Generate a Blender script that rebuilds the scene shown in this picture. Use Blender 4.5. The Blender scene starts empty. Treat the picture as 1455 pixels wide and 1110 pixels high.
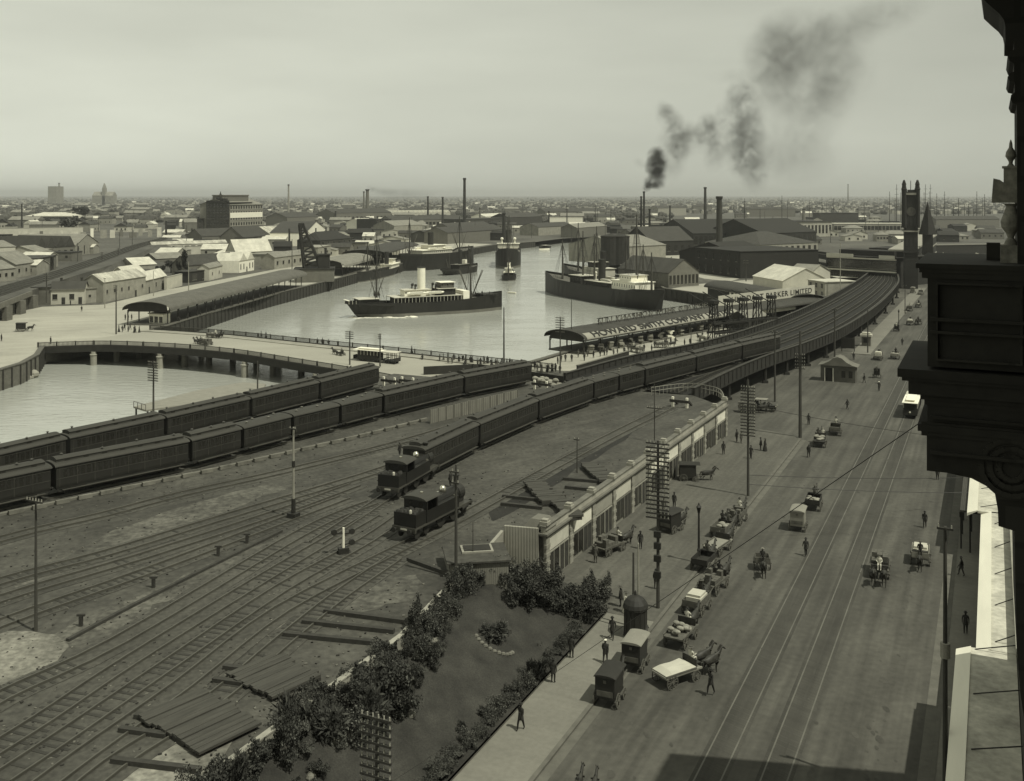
import bpy, math, random
from mathutils import Vector, Matrix, noise
from mathutils.geometry import delaunay_2d_cdt
random.seed(7)
R = math.radians
sc = bpy.context.scene
COL = sc.collection
# ---------------- camera ----------------
F, CX, HY, H = 1438.0, 727.5, 277.0, 36.0        # focal length in photo pixels, horizon row, eye height in metres
TH = math.atan(683/1438.0)                        # bearing of the street from the view axis
cam = bpy.data.objects.new('camera', bpy.data.cameras.new('camera')); COL.objects.link(cam)
cam.location = (0, 0, H); cam.rotation_euler = (R(90), 0, 0)
cam.data.sensor_width = 36; cam.data.lens = 36*F/1455; cam.data.shift_y = -(555-HY)/1455
cam.data.clip_start = 0.3; cam.data.clip_end = 60000
sc.camera = cam
# ---------------- light ----------------
TINT = (0.97, 1.0, 0.845, 1)
sun_dir = Vector((0.81*math.cos(R(60)), -0.586*math.cos(R(60)), math.sin(R(60))))
w = bpy.data.worlds.new("World"); sc.world = w; w.use_nodes = True
nt = w.node_tree; nt.nodes.clear()
out = nt.nodes.new('ShaderNodeOutputWorld'); bg = nt.nodes.new('ShaderNodeBackground')
sky = nt.nodes.new('ShaderNodeTexSky'); sky.sky_type = 'NISHITA'; sky.sun_disc = False
sky.sun_elevation = R(60); sky.sun_rotation = math.atan2(sun_dir.x, sun_dir.y)
sky.altitude = 20; sky.air_density = 1.0; sky.dust_density = 1.0
bw = nt.nodes.new('ShaderNodeRGBToBW'); nt.links.new(sky.outputs[0], bw.inputs[0])
ma = nt.nodes.new('ShaderNodeMath'); ma.operation = 'POWER'; ma.inputs[1].default_value = 0.22; nt.links.new(bw.outputs[0], ma.inputs[0])
tc = nt.nodes.new('ShaderNodeTexCoord'); mp = nt.nodes.new('ShaderNodeMapping'); mp.inputs['Scale'].default_value = (1, 1, 5)
nt.links.new(tc.outputs['Generated'], mp.inputs[0])
ns = nt.nodes.new('ShaderNodeTexNoise'); ns.inputs['Scale'].default_value = 2.2; ns.inputs['Detail'].default_value = 5; nt.links.new(mp.outputs[0], ns.inputs[0])
mr = nt.nodes.new('ShaderNodeMapRange'); mr.inputs[1].default_value = .35; mr.inputs[2].default_value = .75; mr.inputs[3].default_value = 5.5; mr.inputs[4].default_value = 6.7
nt.links.new(ns.outputs[0], mr.inputs[0])
sx_ = nt.nodes.new('ShaderNodeSeparateXYZ'); nt.links.new(tc.outputs['Generated'], sx_.inputs[0])   # the sky is brighter away from the smoky docks
gx_ = nt.nodes.new('ShaderNodeMapRange'); gx_.inputs[1].default_value = -.5; gx_.inputs[2].default_value = .5; gx_.inputs[3].default_value = 1.08; gx_.inputs[4].default_value = .74; nt.links.new(sx_.outputs[0], gx_.inputs[0])
m3 = nt.nodes.new('ShaderNodeMath'); m3.operation = 'MULTIPLY'; nt.links.new(mr.outputs[0], m3.inputs[0]); nt.links.new(gx_.outputs[0], m3.inputs[1])
m2 = nt.nodes.new('ShaderNodeMath'); m2.operation = 'MULTIPLY'; nt.links.new(ma.outputs[0], m2.inputs[0]); nt.links.new(m3.outputs[0], m2.inputs[1])
mx = nt.nodes.new('ShaderNodeVectorMath'); mx.operation = 'SCALE'; mx.inputs[0].default_value = TINT[:3]; nt.links.new(m2.outputs[0], mx.inputs['Scale'])
nt.links.new(mx.outputs[0], bg.inputs[0]); bg.inputs[1].default_value = 0.10; nt.links.new(bg.outputs[0], out.inputs[0])
sl = bpy.data.lights.new('sun', 'SUN'); sl.energy = 5.0; sl.angle = R(0.5); sl.color = (1.0, 0.99, 0.85)
so = bpy.data.objects.new('sun', sl); COL.objects.link(so)
so.rotation_euler = sun_dir.to_track_quat('Z', 'Y').to_euler(); so.location = (0, 0, 200)
sc.view_settings.view_transform = 'Standard'; sc.view_settings.look = 'None'; sc.view_settings.exposure = -0.35; sc.view_settings.gamma = 1
sc.render.engine = 'CYCLES'
# ---------------- helpers ----------------
def G(px, py, z=0.0):
    Y = F*(H-z)/(py-HY); return Vector(((px-CX)/F*Y, Y, z))
def S(u, v, z=0.0):          # street coordinates: u across (right), v along
    return Vector((u*math.cos(TH)+v*math.sin(TH), -u*math.sin(TH)+v*math.cos(TH), z))
def UV(p): return (p[0]*math.cos(TH)-p[1]*math.sin(TH), p[0]*math.sin(TH)+p[1]*math.cos(TH))
def hpx(base, top, z0=0.0): return (base-top)/(base-HY)*(H-z0)
SA = -TH                      # z rotation that turns local +Y to the street direction
MATS = {}
def mat(name, v, rough=.85, var=.22, scale=.6, bump=0.0, metal=0.0, col=(1.02, .985, .82), coord='Object', stretch=(1, 1, 1), detail=6, fine=0.0, fscale=12, spec=.3):
    if name in MATS: return MATS[name]
    m = bpy.data.materials.new(name); m.use_nodes = True; n = m.node_tree; b = n.nodes['Principled BSDF']
    b.inputs['Roughness'].default_value = rough; b.inputs['Metallic'].default_value = metal
    b.inputs['Specular IOR Level'].default_value = spec
    t = n.nodes.new('ShaderNodeTexCoord'); mpn = n.nodes.new('ShaderNodeMapping'); mpn.inputs['Scale'].default_value = stretch
    n.links.new(t.outputs[coord], mpn.inputs[0])
    a = n.nodes.new('ShaderNodeTexNoise'); a.inputs['Scale'].default_value = scale; a.inputs['Detail'].default_value = detail; a.inputs['Roughness'].default_value = .6
    n.links.new(mpn.outputs[0], a.inputs[0])
    r = n.nodes.new('ShaderNodeMapRange'); r.inputs[1].default_value = .3; r.inputs[2].default_value = .7
    r.inputs[3].default_value = v*(1-var); r.inputs[4].default_value = v*(1+var); n.links.new(a.outputs[0], r.inputs[0])
    last = r.outputs[0]
    if fine:
        c = n.nodes.new('ShaderNodeTexNoise'); c.inputs['Scale'].default_value = fscale; c.inputs['Detail'].default_value = 3; n.links.new(mpn.outputs[0], c.inputs[0])
        r2 = n.nodes.new('ShaderNodeMapRange'); r2.inputs[1].default_value = .3; r2.inputs[2].default_value = .7; r2.inputs[3].default_value = 1-fine; r2.inputs[4].default_value = 1+fine
        n.links.new(c.outputs[0], r2.inputs[0]); q = n.nodes.new('ShaderNodeMath'); q.operation = 'MULTIPLY'; n.links.new(last, q.inputs[0]); n.links.new(r2.outputs[0], q.inputs[1]); last = q.outputs[0]
    vm = n.nodes.new('ShaderNodeVectorMath'); vm.operation = 'SCALE'; vm.inputs[0].default_value = col; n.links.new(last, vm.inputs['Scale'])
    n.links.new(vm.outputs[0], b.inputs['Base Color'])
    if bump:
        bp = n.nodes.new('ShaderNodeBump'); bp.inputs['Strength'].default_value = bump; bp.inputs['Distance'].default_value = .1
        n.links.new(a.outputs[0], bp.inputs['Height']); n.links.new(bp.outputs[0], b.inputs['Normal'])
    MATS[name] = m; m['v'] = v; return m
def ribmat(name, v, axis=0, freq=6.0, amt=.25, rough=.75, var=.2):   # corrugated iron, boards: wave bands in object space
    if name in MATS: return MATS[name]
    m = mat(name, v, rough=rough, var=var, scale=.35); n = m.node_tree; b = n.nodes['Principled BSDF']
    t = [x for x in n.nodes if x.type == 'TEX_COORD'][0]
    wv = n.nodes.new('ShaderNodeTexWave'); wv.bands_direction = 'XYZ'[axis]; wv.inputs['Scale'].default_value = freq; wv.inputs['Distortion'].default_value = .15
    n.links.new(t.outputs['Object'], wv.inputs[0])
    r = n.nodes.new('ShaderNodeMapRange'); r.inputs[3].default_value = 1-amt; r.inputs[4].default_value = 1+amt*.4; n.links.new(wv.outputs['Fac'], r.inputs[0])
    src = b.inputs['Base Color'].links[0].from_socket; vm = n.nodes.new('ShaderNodeVectorMath'); vm.operation = 'SCALE'
    n.links.new(src, vm.inputs[0]); n.links.new(r.outputs[0], vm.inputs['Scale']); n.links.new(vm.outputs[0], b.inputs['Base Color'])
    bp = n.nodes.new('ShaderNodeBump'); bp.inputs['Strength'].default_value = .4; bp.inputs['Distance'].default_value = .05
    n.links.new(wv.outputs['Fac'], bp.inputs['Height']); n.links.new(bp.outputs[0], b.inputs['Normal'])
    return m
def brickmat(name, v, mortar, scale=1.5, bw_=.5, bh=.25):
    if name in MATS: return MATS[name]
    m = mat(name, v, rough=.9, var=.15, scale=.3); n = m.node_tree; b = n.nodes['Principled BSDF']
    t = [x for x in n.nodes if x.type == 'TEX_COORD'][0]
    # run courses along x+y and z so any wall direction is covered
    sp = n.nodes.new('ShaderNodeSeparateXYZ'); n.links.new(t.outputs['Object'], sp.inputs[0])
    ad = n.nodes.new('ShaderNodeMath'); n.links.new(sp.outputs[0], ad.inputs[0]); n.links.new(sp.outputs[1], ad.inputs[1])
    cb = n.nodes.new('ShaderNodeCombineXYZ'); n.links.new(ad.outputs[0], cb.inputs[0]); n.links.new(sp.outputs[2], cb.inputs[1])
    br = n.nodes.new('ShaderNodeTexBrick'); br.inputs['Scale'].default_value = scale; br.inputs['Brick Width'].default_value = bw_; br.inputs['Row Height'].default_value = bh
    br.inputs['Color1'].default_value = (.85, .85, .85, 1); br.inputs['Color2'].default_value = (1.1, 1.1, 1.1, 1); k = mortar/v; br.inputs['Mortar'].default_value = (k, k, k, 1); br.inputs['Mortar Size'].default_value = .02
    n.links.new(cb.outputs[0], br.inputs[0])
    src = b.inputs['Base Color'].links[0].from_socket; vm = n.nodes.new('ShaderNodeVectorMath'); vm.operation = 'MULTIPLY'
    n.links.new(src, vm.inputs[0]); n.links.new(br.outputs[0], vm.inputs[1]); n.links.new(vm.outputs[0], b.inputs['Base Color'])
    return m
class MB:
    def __init__(s): s.V = []; s.Fc = []; s.m = []; s.T = Matrix(); s.mi = 0
    def v(s, p): s.V.append(s.T @ Vector(p)); return len(s.V)-1
    def face(s, pts, m=None):
        s.Fc.append([s.v(p) for p in pts]); s.m.append(s.mi if m is None else m)
    def fi(s, idx, m=None): s.Fc.append(list(idx)); s.m.append(s.mi if m is None else m)
    def box(s, x0, x1, y0, y1, z0, z1, m=None):
        if x1 < x0: x0, x1 = x1, x0
        if y1 < y0: y0, y1 = y1, y0
        i = [s.v(p) for p in ((x0, y0, z0), (x1, y0, z0), (x1, y1, z0), (x0, y1, z0), (x0, y0, z1), (x1, y0, z1), (x1, y1, z1), (x0, y1, z1))]
        for f in ((0, 3, 2, 1), (4, 5, 6, 7), (0, 1, 5, 4), (1, 2, 6, 5), (2, 3, 7, 6), (3, 0, 4, 7)): s.fi([i[k] for k in f], m)
        return s
    def prism(s, poly, z0, z1, m=None, mt=None):   # poly: list of (x,y) or 3d
        n = len(poly); ar = sum(poly[k][0]*poly[(k+1) % n][1]-poly[(k+1) % n][0]*poly[k][1] for k in range(n))
        if ar < 0: poly = poly[::-1]
        a = [s.v((p[0], p[1], z0)) for p in poly]; b = [s.v((p[0], p[1], z1)) for p in poly]
        s.fi(a[::-1], m); s.fi(b, m if mt is None else mt)
        for k in range(n): s.fi((a[k], a[(k+1) % n], b[(k+1) % n], b[k]), m)
        return s
    def extr(s, prof, vec, m=None):                # prof: planar 3d outline, vec: extrusion
        n = len(prof); vec = Vector(vec); a = [s.v(p) for p in prof]; b = [s.v(Vector(p)+vec) for p in prof]
        s.fi(a[::-1], m); s.fi(b, m)
        for k in range(n): s.fi((a[k], a[(k+1) % n], b[(k+1) % n], b[k]), m)
        return s
    def tube(s, p0, p1, r0, r1=None, n=6, m=None, caps=True):
        p0 = Vector(p0); p1 = Vector(p1); r1 = r0 if r1 is None else r1; d = p1-p0
        if d.length < 1e-6: return s
        q = d.to_track_quat('Z', 'Y'); a = []; b = []
        for k in range(n):
            c = Vector((math.cos(2*math.pi*k/n), math.sin(2*math.pi*k/n), 0)); a.append(s.v(p0+q @ (c*r0))); b.append(s.v(p1+q @ (c*r1)))
        for k in range(n): s.fi((a[k], a[(k+1) % n], b[(k+1) % n], b[k]), m)
        if caps: s.fi(a[::-1], m); s.fi(b, m)
        return s
    def bar(s, p0, p1, wd, ht, m=None):            # square bar between two points
        p0 = Vector(p0); p1 = Vector(p1); d = (p1-p0); q = d.to_track_quat('Y', 'Z'); L = d.length; T0 = s.T
        s.T = T0 @ Matrix.Translation(p0) @ q.to_matrix().to_4x4(); s.box(-wd/2, wd/2, 0, L, -ht/2, ht/2, m); s.T = T0; return s
    def lathe(s, prof, c=(0, 0, 0), n=10, m=None):
        rings = []
        for r, z in prof: rings.append([s.v((c[0]+r*math.cos(2*math.pi*k/n), c[1]+r*math.sin(2*math.pi*k/n), c[2]+z)) for k in range(n)])
        for a, b in zip(rings, rings[1:]):
            for k in range(n): s.fi((a[k], a[(k+1) % n], b[(k+1) % n], b[k]), m)
        s.fi(rings[0][::-1], m); s.fi(rings[-1], m); return s
    def ell(s, c, r, nu=8, nv=6, m=None):
        rings = []
        for j in range(1, nv):
            t = math.pi*j/nv; rings.append([s.v((c[0]+r[0]*math.sin(t)*math.cos(2*math.pi*k/nu), c[1]+r[1]*math.sin(t)*math.sin(2*math.pi*k/nu), c[2]-r[2]*math.cos(t))) for k in range(nu)])
        bt = s.v((c[0], c[1], c[2]-r[2])); tp = s.v((c[0], c[1], c[2]+r[2]))
        for a, b in zip(rings, rings[1:]):
            for k in range(nu): s.fi((a[k], a[(k+1) % nu], b[(k+1) % nu], b[k]), m)
        for k in range(nu): s.fi((bt, rings[0][(k+1) % nu], rings[0][k]), m); s.fi((tp, rings[-1][k], rings[-1][(k+1) % nu]), m)
        return s
    def mesh(s, name, mats, smooth=False):
        me = bpy.data.meshes.new(name); me.from_pydata([tuple(p) for p in s.V], [], s.Fc)
        if not isinstance(mats, (list, tuple)): mats = [mats]
        for x in mats: me.materials.append(x)
        me.polygons.foreach_set('material_index', [min(i, len(mats)-1) for i in s.m])
        if smooth: me.polygons.foreach_set('use_smooth', [True]*len(me.polygons))
        me.update(); return me
    def build(s, name, mats, parent=None, loc=None, rz=0.0, smooth=False):
        o = bpy.data.objects.new(name, s.mesh(name, mats, smooth)); COL.objects.link(o)
        if parent: o.parent = parent
        if loc is not None: o.location = loc
        o.rotation_euler.z = rz; return o
def tag(o, label=None, cat=None, group=None, kind=None):
    if label and len(label.split()) > 16: print('LONG', label)
    if label: o['label'] = label
    if cat: o['category'] = cat
    if group: o['group'] = group
    if kind: o['kind'] = kind
    return o
def thing(name, label, cat, loc=(0, 0, 0), rz=0.0, group=None):
    o = bpy.data.objects.new(name, None); COL.objects.link(o); o.location = loc; o.rotation_euler.z = rz
    o.empty_display_size = .3; return tag(o, label, cat, group)
def frame(loc, rz=0.0):        # world -> local matrix for unique things whose parts are given in world coordinates
    return (Matrix.Translation(Vector(loc)) @ Matrix.Rotation(rz, 4, 'Z')).inverted()
def clone(o, loc=None, rz=None, label=None, group=None, scale=None, parent=None):
    c = o.copy(); COL.objects.link(c)
    if parent is not None: c.parent = parent
    if loc is not None: c.location = loc
    if rz is not None: c.rotation_euler.z = rz
    if scale is not None: c.scale = scale if hasattr(scale, '__len__') else (scale,)*3
    if label: c['label'] = label
    if group: c['group'] = group
    for ch in list(o.children): clone(ch, parent=c)
    return c
def wobj(name, mb, mats, label, cat, org, group=None, kind=None, smooth=False):  # single-mesh thing given in world coordinates
    org = Vector(org); mb.V = [p-org for p in mb.V]; o = mb.build(name, mats, None, org, smooth=smooth); return tag(o, label, cat, group, kind)
def resample(pts, step):
    out_ = []; acc = 0
    for a, b in zip(pts, pts[1:]):
        L = (b-a).length; t = acc
        while t < L: out_.append((a.lerp(b, t/L), (b-a).normalized())); t += step
        acc = t-L
    return out_
def spline(pts, sub=6):
    o_ = []
    P = [pts[0]*2-pts[1]]+list(pts)+[pts[-1]*2-pts[-2]]
    for i in range(1, len(P)-2):
        for k in range(sub):
            t = k/sub; a, b, c, d = P[i-1], P[i], P[i+1], P[i+2]
            o_.append(.5*((2*b)+(c-a)*t+(2*a-5*b+4*c-d)*t*t+(3*b-a-3*c+d)*t**3))
    o_.append(P[-2]); return o_
def offset(pts, d):            # offset to the right of travel by d
    o_ = []
    for i, p in enumerate(pts):
        a = pts[max(i-1, 0)]; b = pts[min(i+1, len(pts)-1)]; t = (b-a); t.z = 0; t.normalize(); o_.append(p+Vector((t.y, -t.x, 0))*d)
    return o_
def strip(mb, L, Rr, m=None):
    a = [mb.v(p) for p in L]; b = [mb.v(p) for p in Rr]
    for k in range(len(L)-1): mb.fi((a[k], b[k], b[k+1], a[k+1]), m)
def ribbon(mb, pts, wd, ht, m=None):   # solid band following a line: width wd, top ht above the points
    L = offset(pts, -wd/2); Rr = offset(pts, wd/2); up = Vector((0, 0, ht))
    strip(mb, [p+up for p in L], [p+up for p in Rr], m); strip(mb, [p for p in L], [p+up for p in L], m); strip(mb, [p+up for p in Rr], [p for p in Rr], m)
    for e in (0, -1): mb.face([L[e], Rr[e], Rr[e]+up, L[e]+up], m)
def pip(x, y, poly):
    c = False; n = len(poly); j = n-1
    for i in range(n):
        if (poly[i][1] > y) != (poly[j][1] > y) and x < (poly[j][0]-poly[i][0])*(y-poly[i][1])/(poly[j][1]-poly[i][1])+poly[i][0]: c = not c
        j = i
    return c
def wallring(mb, pts, z0, z1, th, m=None, closed=False):
    P = list(pts)+([pts[0]] if closed else [])
    for a, b in zip(P, P[1:]):
        d = Vector((b[0]-a[0], b[1]-a[1], 0))
        if d.length < .01: continue
        d.normalize(); n_ = Vector((d.y, -d.x, 0))*th/2; a3 = Vector((a[0], a[1], 0)); b3 = Vector((b[0], b[1], 0))
        mb.prism([a3+n_, b3+n_, b3-n_, a3-n_], z0, z1, m)
ZY, ZW = 4.3, -3.0
# ---------------- materials ----------------
M_ground = mat('ground_earth', .07, var=.45, scale=.02, fine=.4, fscale=.5)
M_plaza = mat('pale_gravel', .30, var=.12, scale=.05, fine=.06, fscale=1.2)
M_road = mat('road_macadam', .064, var=.22, scale=.09, fine=.14, fscale=1.6, detail=10)
M_deck = mat('bridge_road', .27, var=.10, scale=.1, stretch=(.3, 1, 1), fine=.06)
M_path = mat('asphalt_footpath', .15, var=.12, scale=.15, fine=.08, fscale=3)
M_fore = mat('forecourt_setts', .078, var=.2, scale=.12, fine=.15, fscale=3)
M_yard = mat('yard_ballast', .052, var=.35, scale=.10, fine=.30, fscale=2.2, bump=.3, detail=10)
M_kerb = mat('bluestone', .10, var=.2, scale=1)
M_grass = mat('lawn_grass', .030, var=.45, scale=.45, fine=.3, fscale=9, bump=.3)
M_rail = mat('steel_rail', .11, rough=.45, var=.2, metal=.5)
M_sleep = mat('timber_sleeper', .034, var=.3)
M_wood = mat('weathered_wood', .09, var=.3, scale=2)
M_dwood = mat('tarred_wood', .035, var=.3, scale=2)
M_pale = mat('white_paint', .72, var=.08, scale=.8)
M_cream = mat('cream_stucco', .42, var=.12, scale=.3, fine=.1)
M_grey = mat('grey_paint', .13, var=.15)
M_dgrey = mat('dark_grey_paint', .026, var=.2)
M_black = mat('black_paint', .022, rough=.6, var=.3)
M_glass = mat('dark_window', .02, rough=.15, var=.3, spec=.6)
M_iron = ribmat('iron_roof', .19, 0, 3.0, .2)
M_irond = ribmat('dark_iron_roof', .045, 0, 2.0, .25)
M_ironw = ribmat('pale_iron_roof', .50, 0, 2.5, .12)
M_slate = mat('slate_roof', .022, var=.2, scale=1.5)
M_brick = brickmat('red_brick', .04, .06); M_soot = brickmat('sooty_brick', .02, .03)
M_brickp = brickmat('pale_brick', .30, .36)
M_stone = brickmat('bluestone_blocks', .12, .09, .7)
M_con = mat('cement_render', .24, var=.2, scale=.4, fine=.12)
M_leaf = mat('foliage', .038, var=.5, scale=1.5, col=(1, 1, .85))
M_leaf2 = mat('pale_foliage', .07, var=.5, scale=1.5, col=(1, 1, .85))
M_trunk = mat('bark', .06)
M_carr = ribmat('carriage_panel', .021, 0, 4, .18, rough=.55)
M_croof = mat('carriage_roof', .042, rough=.8, var=.2, scale=.5, stretch=(1, .3, 1))
M_loco = mat('locomotive_paint', .012, rough=.5, var=.3)
M_brass = mat('polished_dome', .55, rough=.25, var=.1, metal=.9)
M_hull = mat('hull_paint', .018, rough=.5, var=.3, scale=.2)
M_boot = mat('hull_boot_top', .12, rough=.6, var=.25, scale=.3)
M_skin = mat('skin', .32, var=.05)
M_suit = mat('dark_suit', .025, var=.3)
M_suit2 = mat('grey_suit', .07, var=.2)
M_white = mat('white_cloth', .42, var=.08)
M_horse = mat('bay_horse', .035, var=.4, scale=3, rough=.55)
M_horse2 = mat('grey_horse', .25, var=.3, scale=3, rough=.6)
M_canvas = mat('canvas', .2, var=.15)
M_rust = mat('rusty_pale_iron', .34, var=.45, scale=.3, fine=.25, fscale=3, stretch=(1, .3, 1))
M_sack = mat('sackcloth', .22, var=.3)
M_far = mat('far_wall', .2, var=.3, scale=.1)
def streaks(m, ang, sc_, amt, stretch=(1, .03, 1)):      # wear that runs along a direction (wheel tracks, dragged dust)
    n = m.node_tree; b = n.nodes['Principled BSDF']; t = [x for x in n.nodes if x.type == 'TEX_COORD'][0]
    r0 = n.nodes.new('ShaderNodeMapping'); r0.inputs['Rotation'].default_value = (0, 0, ang); n.links.new(t.outputs['Object'], r0.inputs[0])
    r1 = n.nodes.new('ShaderNodeMapping'); r1.inputs['Scale'].default_value = stretch; n.links.new(r0.outputs[0], r1.inputs[0])
    a = n.nodes.new('ShaderNodeTexNoise'); a.inputs['Scale'].default_value = sc_; a.inputs['Detail'].default_value = 6; n.links.new(r1.outputs[0], a.inputs[0])
    r = n.nodes.new('ShaderNodeMapRange'); r.inputs[1].default_value = .32; r.inputs[2].default_value = .68; r.inputs[3].default_value = 1-amt; r.inputs[4].default_value = 1+amt; n.links.new(a.outputs[0], r.inputs[0])
    src = b.inputs['Base Color'].links[0].from_socket; vm = n.nodes.new('ShaderNodeVectorMath'); vm.operation = 'SCALE'; n.links.new(src, vm.inputs[0]); n.links.new(r.outputs[0], vm.inputs['Scale']); n.links.new(vm.outputs[0], b.inputs['Base Color'])
streaks(M_road, TH, 1.3, .22); streaks(M_road, TH+.15, .5, .16, (1, .12, 1)); streaks(M_fore, TH, 2.0, .14); streaks(M_path, TH, 1.5, .06, (.1, 1, 1)); streaks(M_yard, TH+.35, .8, .18, (1, .08, 1)); streaks(M_plaza, 1.2, .25, .10, (1, .2, 1))
# water
def water_mat():
    m = bpy.data.materials.new('river_water'); m.use_nodes = True; n = m.node_tree; b = n.nodes['Principled BSDF']
    b.inputs['Base Color'].default_value = (.32, .325, .29, 1); b.inputs['Roughness'].default_value = .10; b.inputs['Specular IOR Level'].default_value = .5; b.inputs['IOR'].default_value = 1.33
    t = n.nodes.new('ShaderNodeTexCoord'); mp_ = n.nodes.new('ShaderNodeMapping'); mp_.inputs['Scale'].default_value = (.35, 1, 1); mp_.inputs['Rotation'].default_value = (0, 0, R(-10)); n.links.new(t.outputs['Object'], mp_.inputs[0])
    a = n.nodes.new('ShaderNodeTexNoise'); a.inputs['Scale'].default_value = 1.1; a.inputs['Detail'].default_value = 6; n.links.new(mp_.outputs[0], a.inputs[0])
    c = n.nodes.new('ShaderNodeTexNoise'); c.inputs['Scale'].default_value = .10; c.inputs['Detail'].default_value = 4; n.links.new(mp_.outputs[0], c.inputs[0])
    r = n.nodes.new('ShaderNodeMapRange'); r.inputs[1].default_value = .35; r.inputs[2].default_value = .65; r.inputs[3].default_value = .07; r.inputs[4].default_value = .34; n.links.new(c.outputs[0], r.inputs[0])
    bp = n.nodes.new('ShaderNodeBump'); bp.inputs['Distance'].default_value = .5; n.links.new(r.outputs[0], bp.inputs['Strength']); n.links.new(a.outputs[0], bp.inputs['Height']); n.links.new(bp.outputs[0], b.inputs['Normal'])
    return m
M_water = water_mat()
ZW = -4.0
# ================= THE SETTING =================
river_px = [(-500,700),(-300,600),(0,527),(30,518),(52,506),(60,494),(215,470),(232,466),(360,426),(470,399),(508,389),(566,377),(590,367),(645,358),(700,349),(760,344),(800,339),(860,336),(900,336),
            (900,341),(850,347),(856,360),(880,376),(945,411),(1016,421),(1042,427),(1000,446),(930,474),(800,503),(770,512),(740,520),(600,548),(500,590),(300,680),(0,840),(-500,1100)]
river = [G(x, y) for x, y in river_px]
riv2 = [(p.x, p.y) for p in river]
def add_ground():
    B = 26000; outer = [(-B, -300), (B, -300), (B, B), (-B, B)]
    vs = [Vector(p) for p in outer]+[Vector(p) for p in riv2]; n = len(riv2)
    ed = [(0, 1), (1, 2), (2, 3), (3, 0)]+[(4+i, 4+(i+1) % n) for i in range(n)]
    ov, oe, of, *_ = delaunay_2d_cdt(vs, ed, [], 0, 1e-3)
    mb = MB(); idx = [mb.v((p.x, p.y, 0)) for p in ov]
    for f in of:
        c = sum((ov[i] for i in f), Vector((0, 0)))/len(f)
        if not pip(c.x, c.y, riv2): mb.fi([idx[i] for i in f])
    tag(mb.build('ground', M_ground), kind='structure')
add_ground()
mb = MB(); mb.face([(-1200, -200, ZW), (900, -200, ZW), (1400, 2400, ZW), (-1200, 2400, ZW)]); tag(mb.build('river_water', M_water), kind='structure')
# sheets of paving a few millimetres proud of each other
def sheet(name, poly, z, m, thick=None):
    mb = MB()
    if thick: mb.prism([(p[0], p[1]) for p in poly], z-thick, z)
    else:
        ar = sum(poly[k][0]*poly[(k+1) % len(poly)][1]-poly[(k+1) % len(poly)][0]*poly[k][1] for k in range(len(poly)))
        mb.face([(p[0], p[1], z) for p in (poly if ar > 0 else poly[::-1])])
    return tag(mb.build(name, m), kind='structure')
gp = lambda L, z=0: [G(x, y, z) for x, y in L]
sheet('plaza_ground', gp([(-400,560),(0,526),(30,517),(52,505),(60,494),(215,469.5),(232,465),(360,425.3),(470,398.5),(508,388.6),(566,376.6),(590,366.6),(620,361),(640,345),(600,343),(520,355),(485,358),(440,371),(390,383),(300,400),(236,412),(147,433),(60,436),(14,446),(-400,520)]), .006, M_plaza)
sheet('wharf_road', gp([(748,520),(772,512.6),(802,503.6),(932,474.6),(1002,446.6),(1044,427.6),(1017,421.4),(947,411.4),(990,404),(1060,398),(1160,396),(1190,420),(1120,455),(1050,490),(1000,505),(860,528),(800,527)]), .006, M_plaza)
sheet('quay_road', gp([(925,379),(940,358),(950,345),(985,352),(992,362),(1050,396),(1038,400),(1000,396),(960,384)]), .006, M_plaza)
sheet('far_road', gp([(590,360),(560,352),(545,345),(600,327),(640,316),(650,318),(615,330),(592,343),(640,345),(700,347),(640,356)]), .010, M_plaza)
st = [S(-25.7, 20), S(-25.7, 151), S(-42, 153), S(-75, 180), S(-62, 250), S(-25.0, 236), S(-23, 420), S(-20, 720), S(2, 720), S(-3.2, 420), S(-3.2, 20)]
sheet('street', st, .008, M_road)
sheet('footpath', [S(-3.2, 20), S(-3.2, 420), S(3, 420), S(3, 20)], .13, M_path, .25)
sheet('footpath', [S(-25.7, 20), S(-25.7, 82), S(-29.9, 82), S(-29.9, 20)], .13, M_path, .25)
fpts = [S(-25.7, 82.05), S(-25.7, 152), S(-27, 154.6), S(-36.5, 158), S(-38.8, 151), S(-39.6, 86), S(-33, 82.05)]
sheet('forecourt', fpts, .13, M_fore, .25)
sheet('footpath', [S(-24.9, 240), S(-23.0, 420), S(-27, 420), S(-29, 240)], .13, M_path, .25)
for u0, v0, v1 in ((-25.7, 20, 152.5), (-3.2, 20, 420)):
    mb = MB(); s_ = 1 if u0 < -10 else -1; mb.prism([S(u0, v0), S(u0, v1), S(u0+.3*s_, v1), S(u0+.3*s_, v0)], -.1, .155); tag(mb.build('kerb', M_kerb), kind='structure')
    mb = MB(); mb.face([S(u0+.32*s_, v0, .014), S(u0+1.0*s_, v0, .014), S(u0+1.0*s_, v1, .014), S(u0+.32*s_, v1, .014)][::(1 if s_ > 0 else -1)]); tag(mb.build('gutter', M_kerb), kind='structure')
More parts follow.
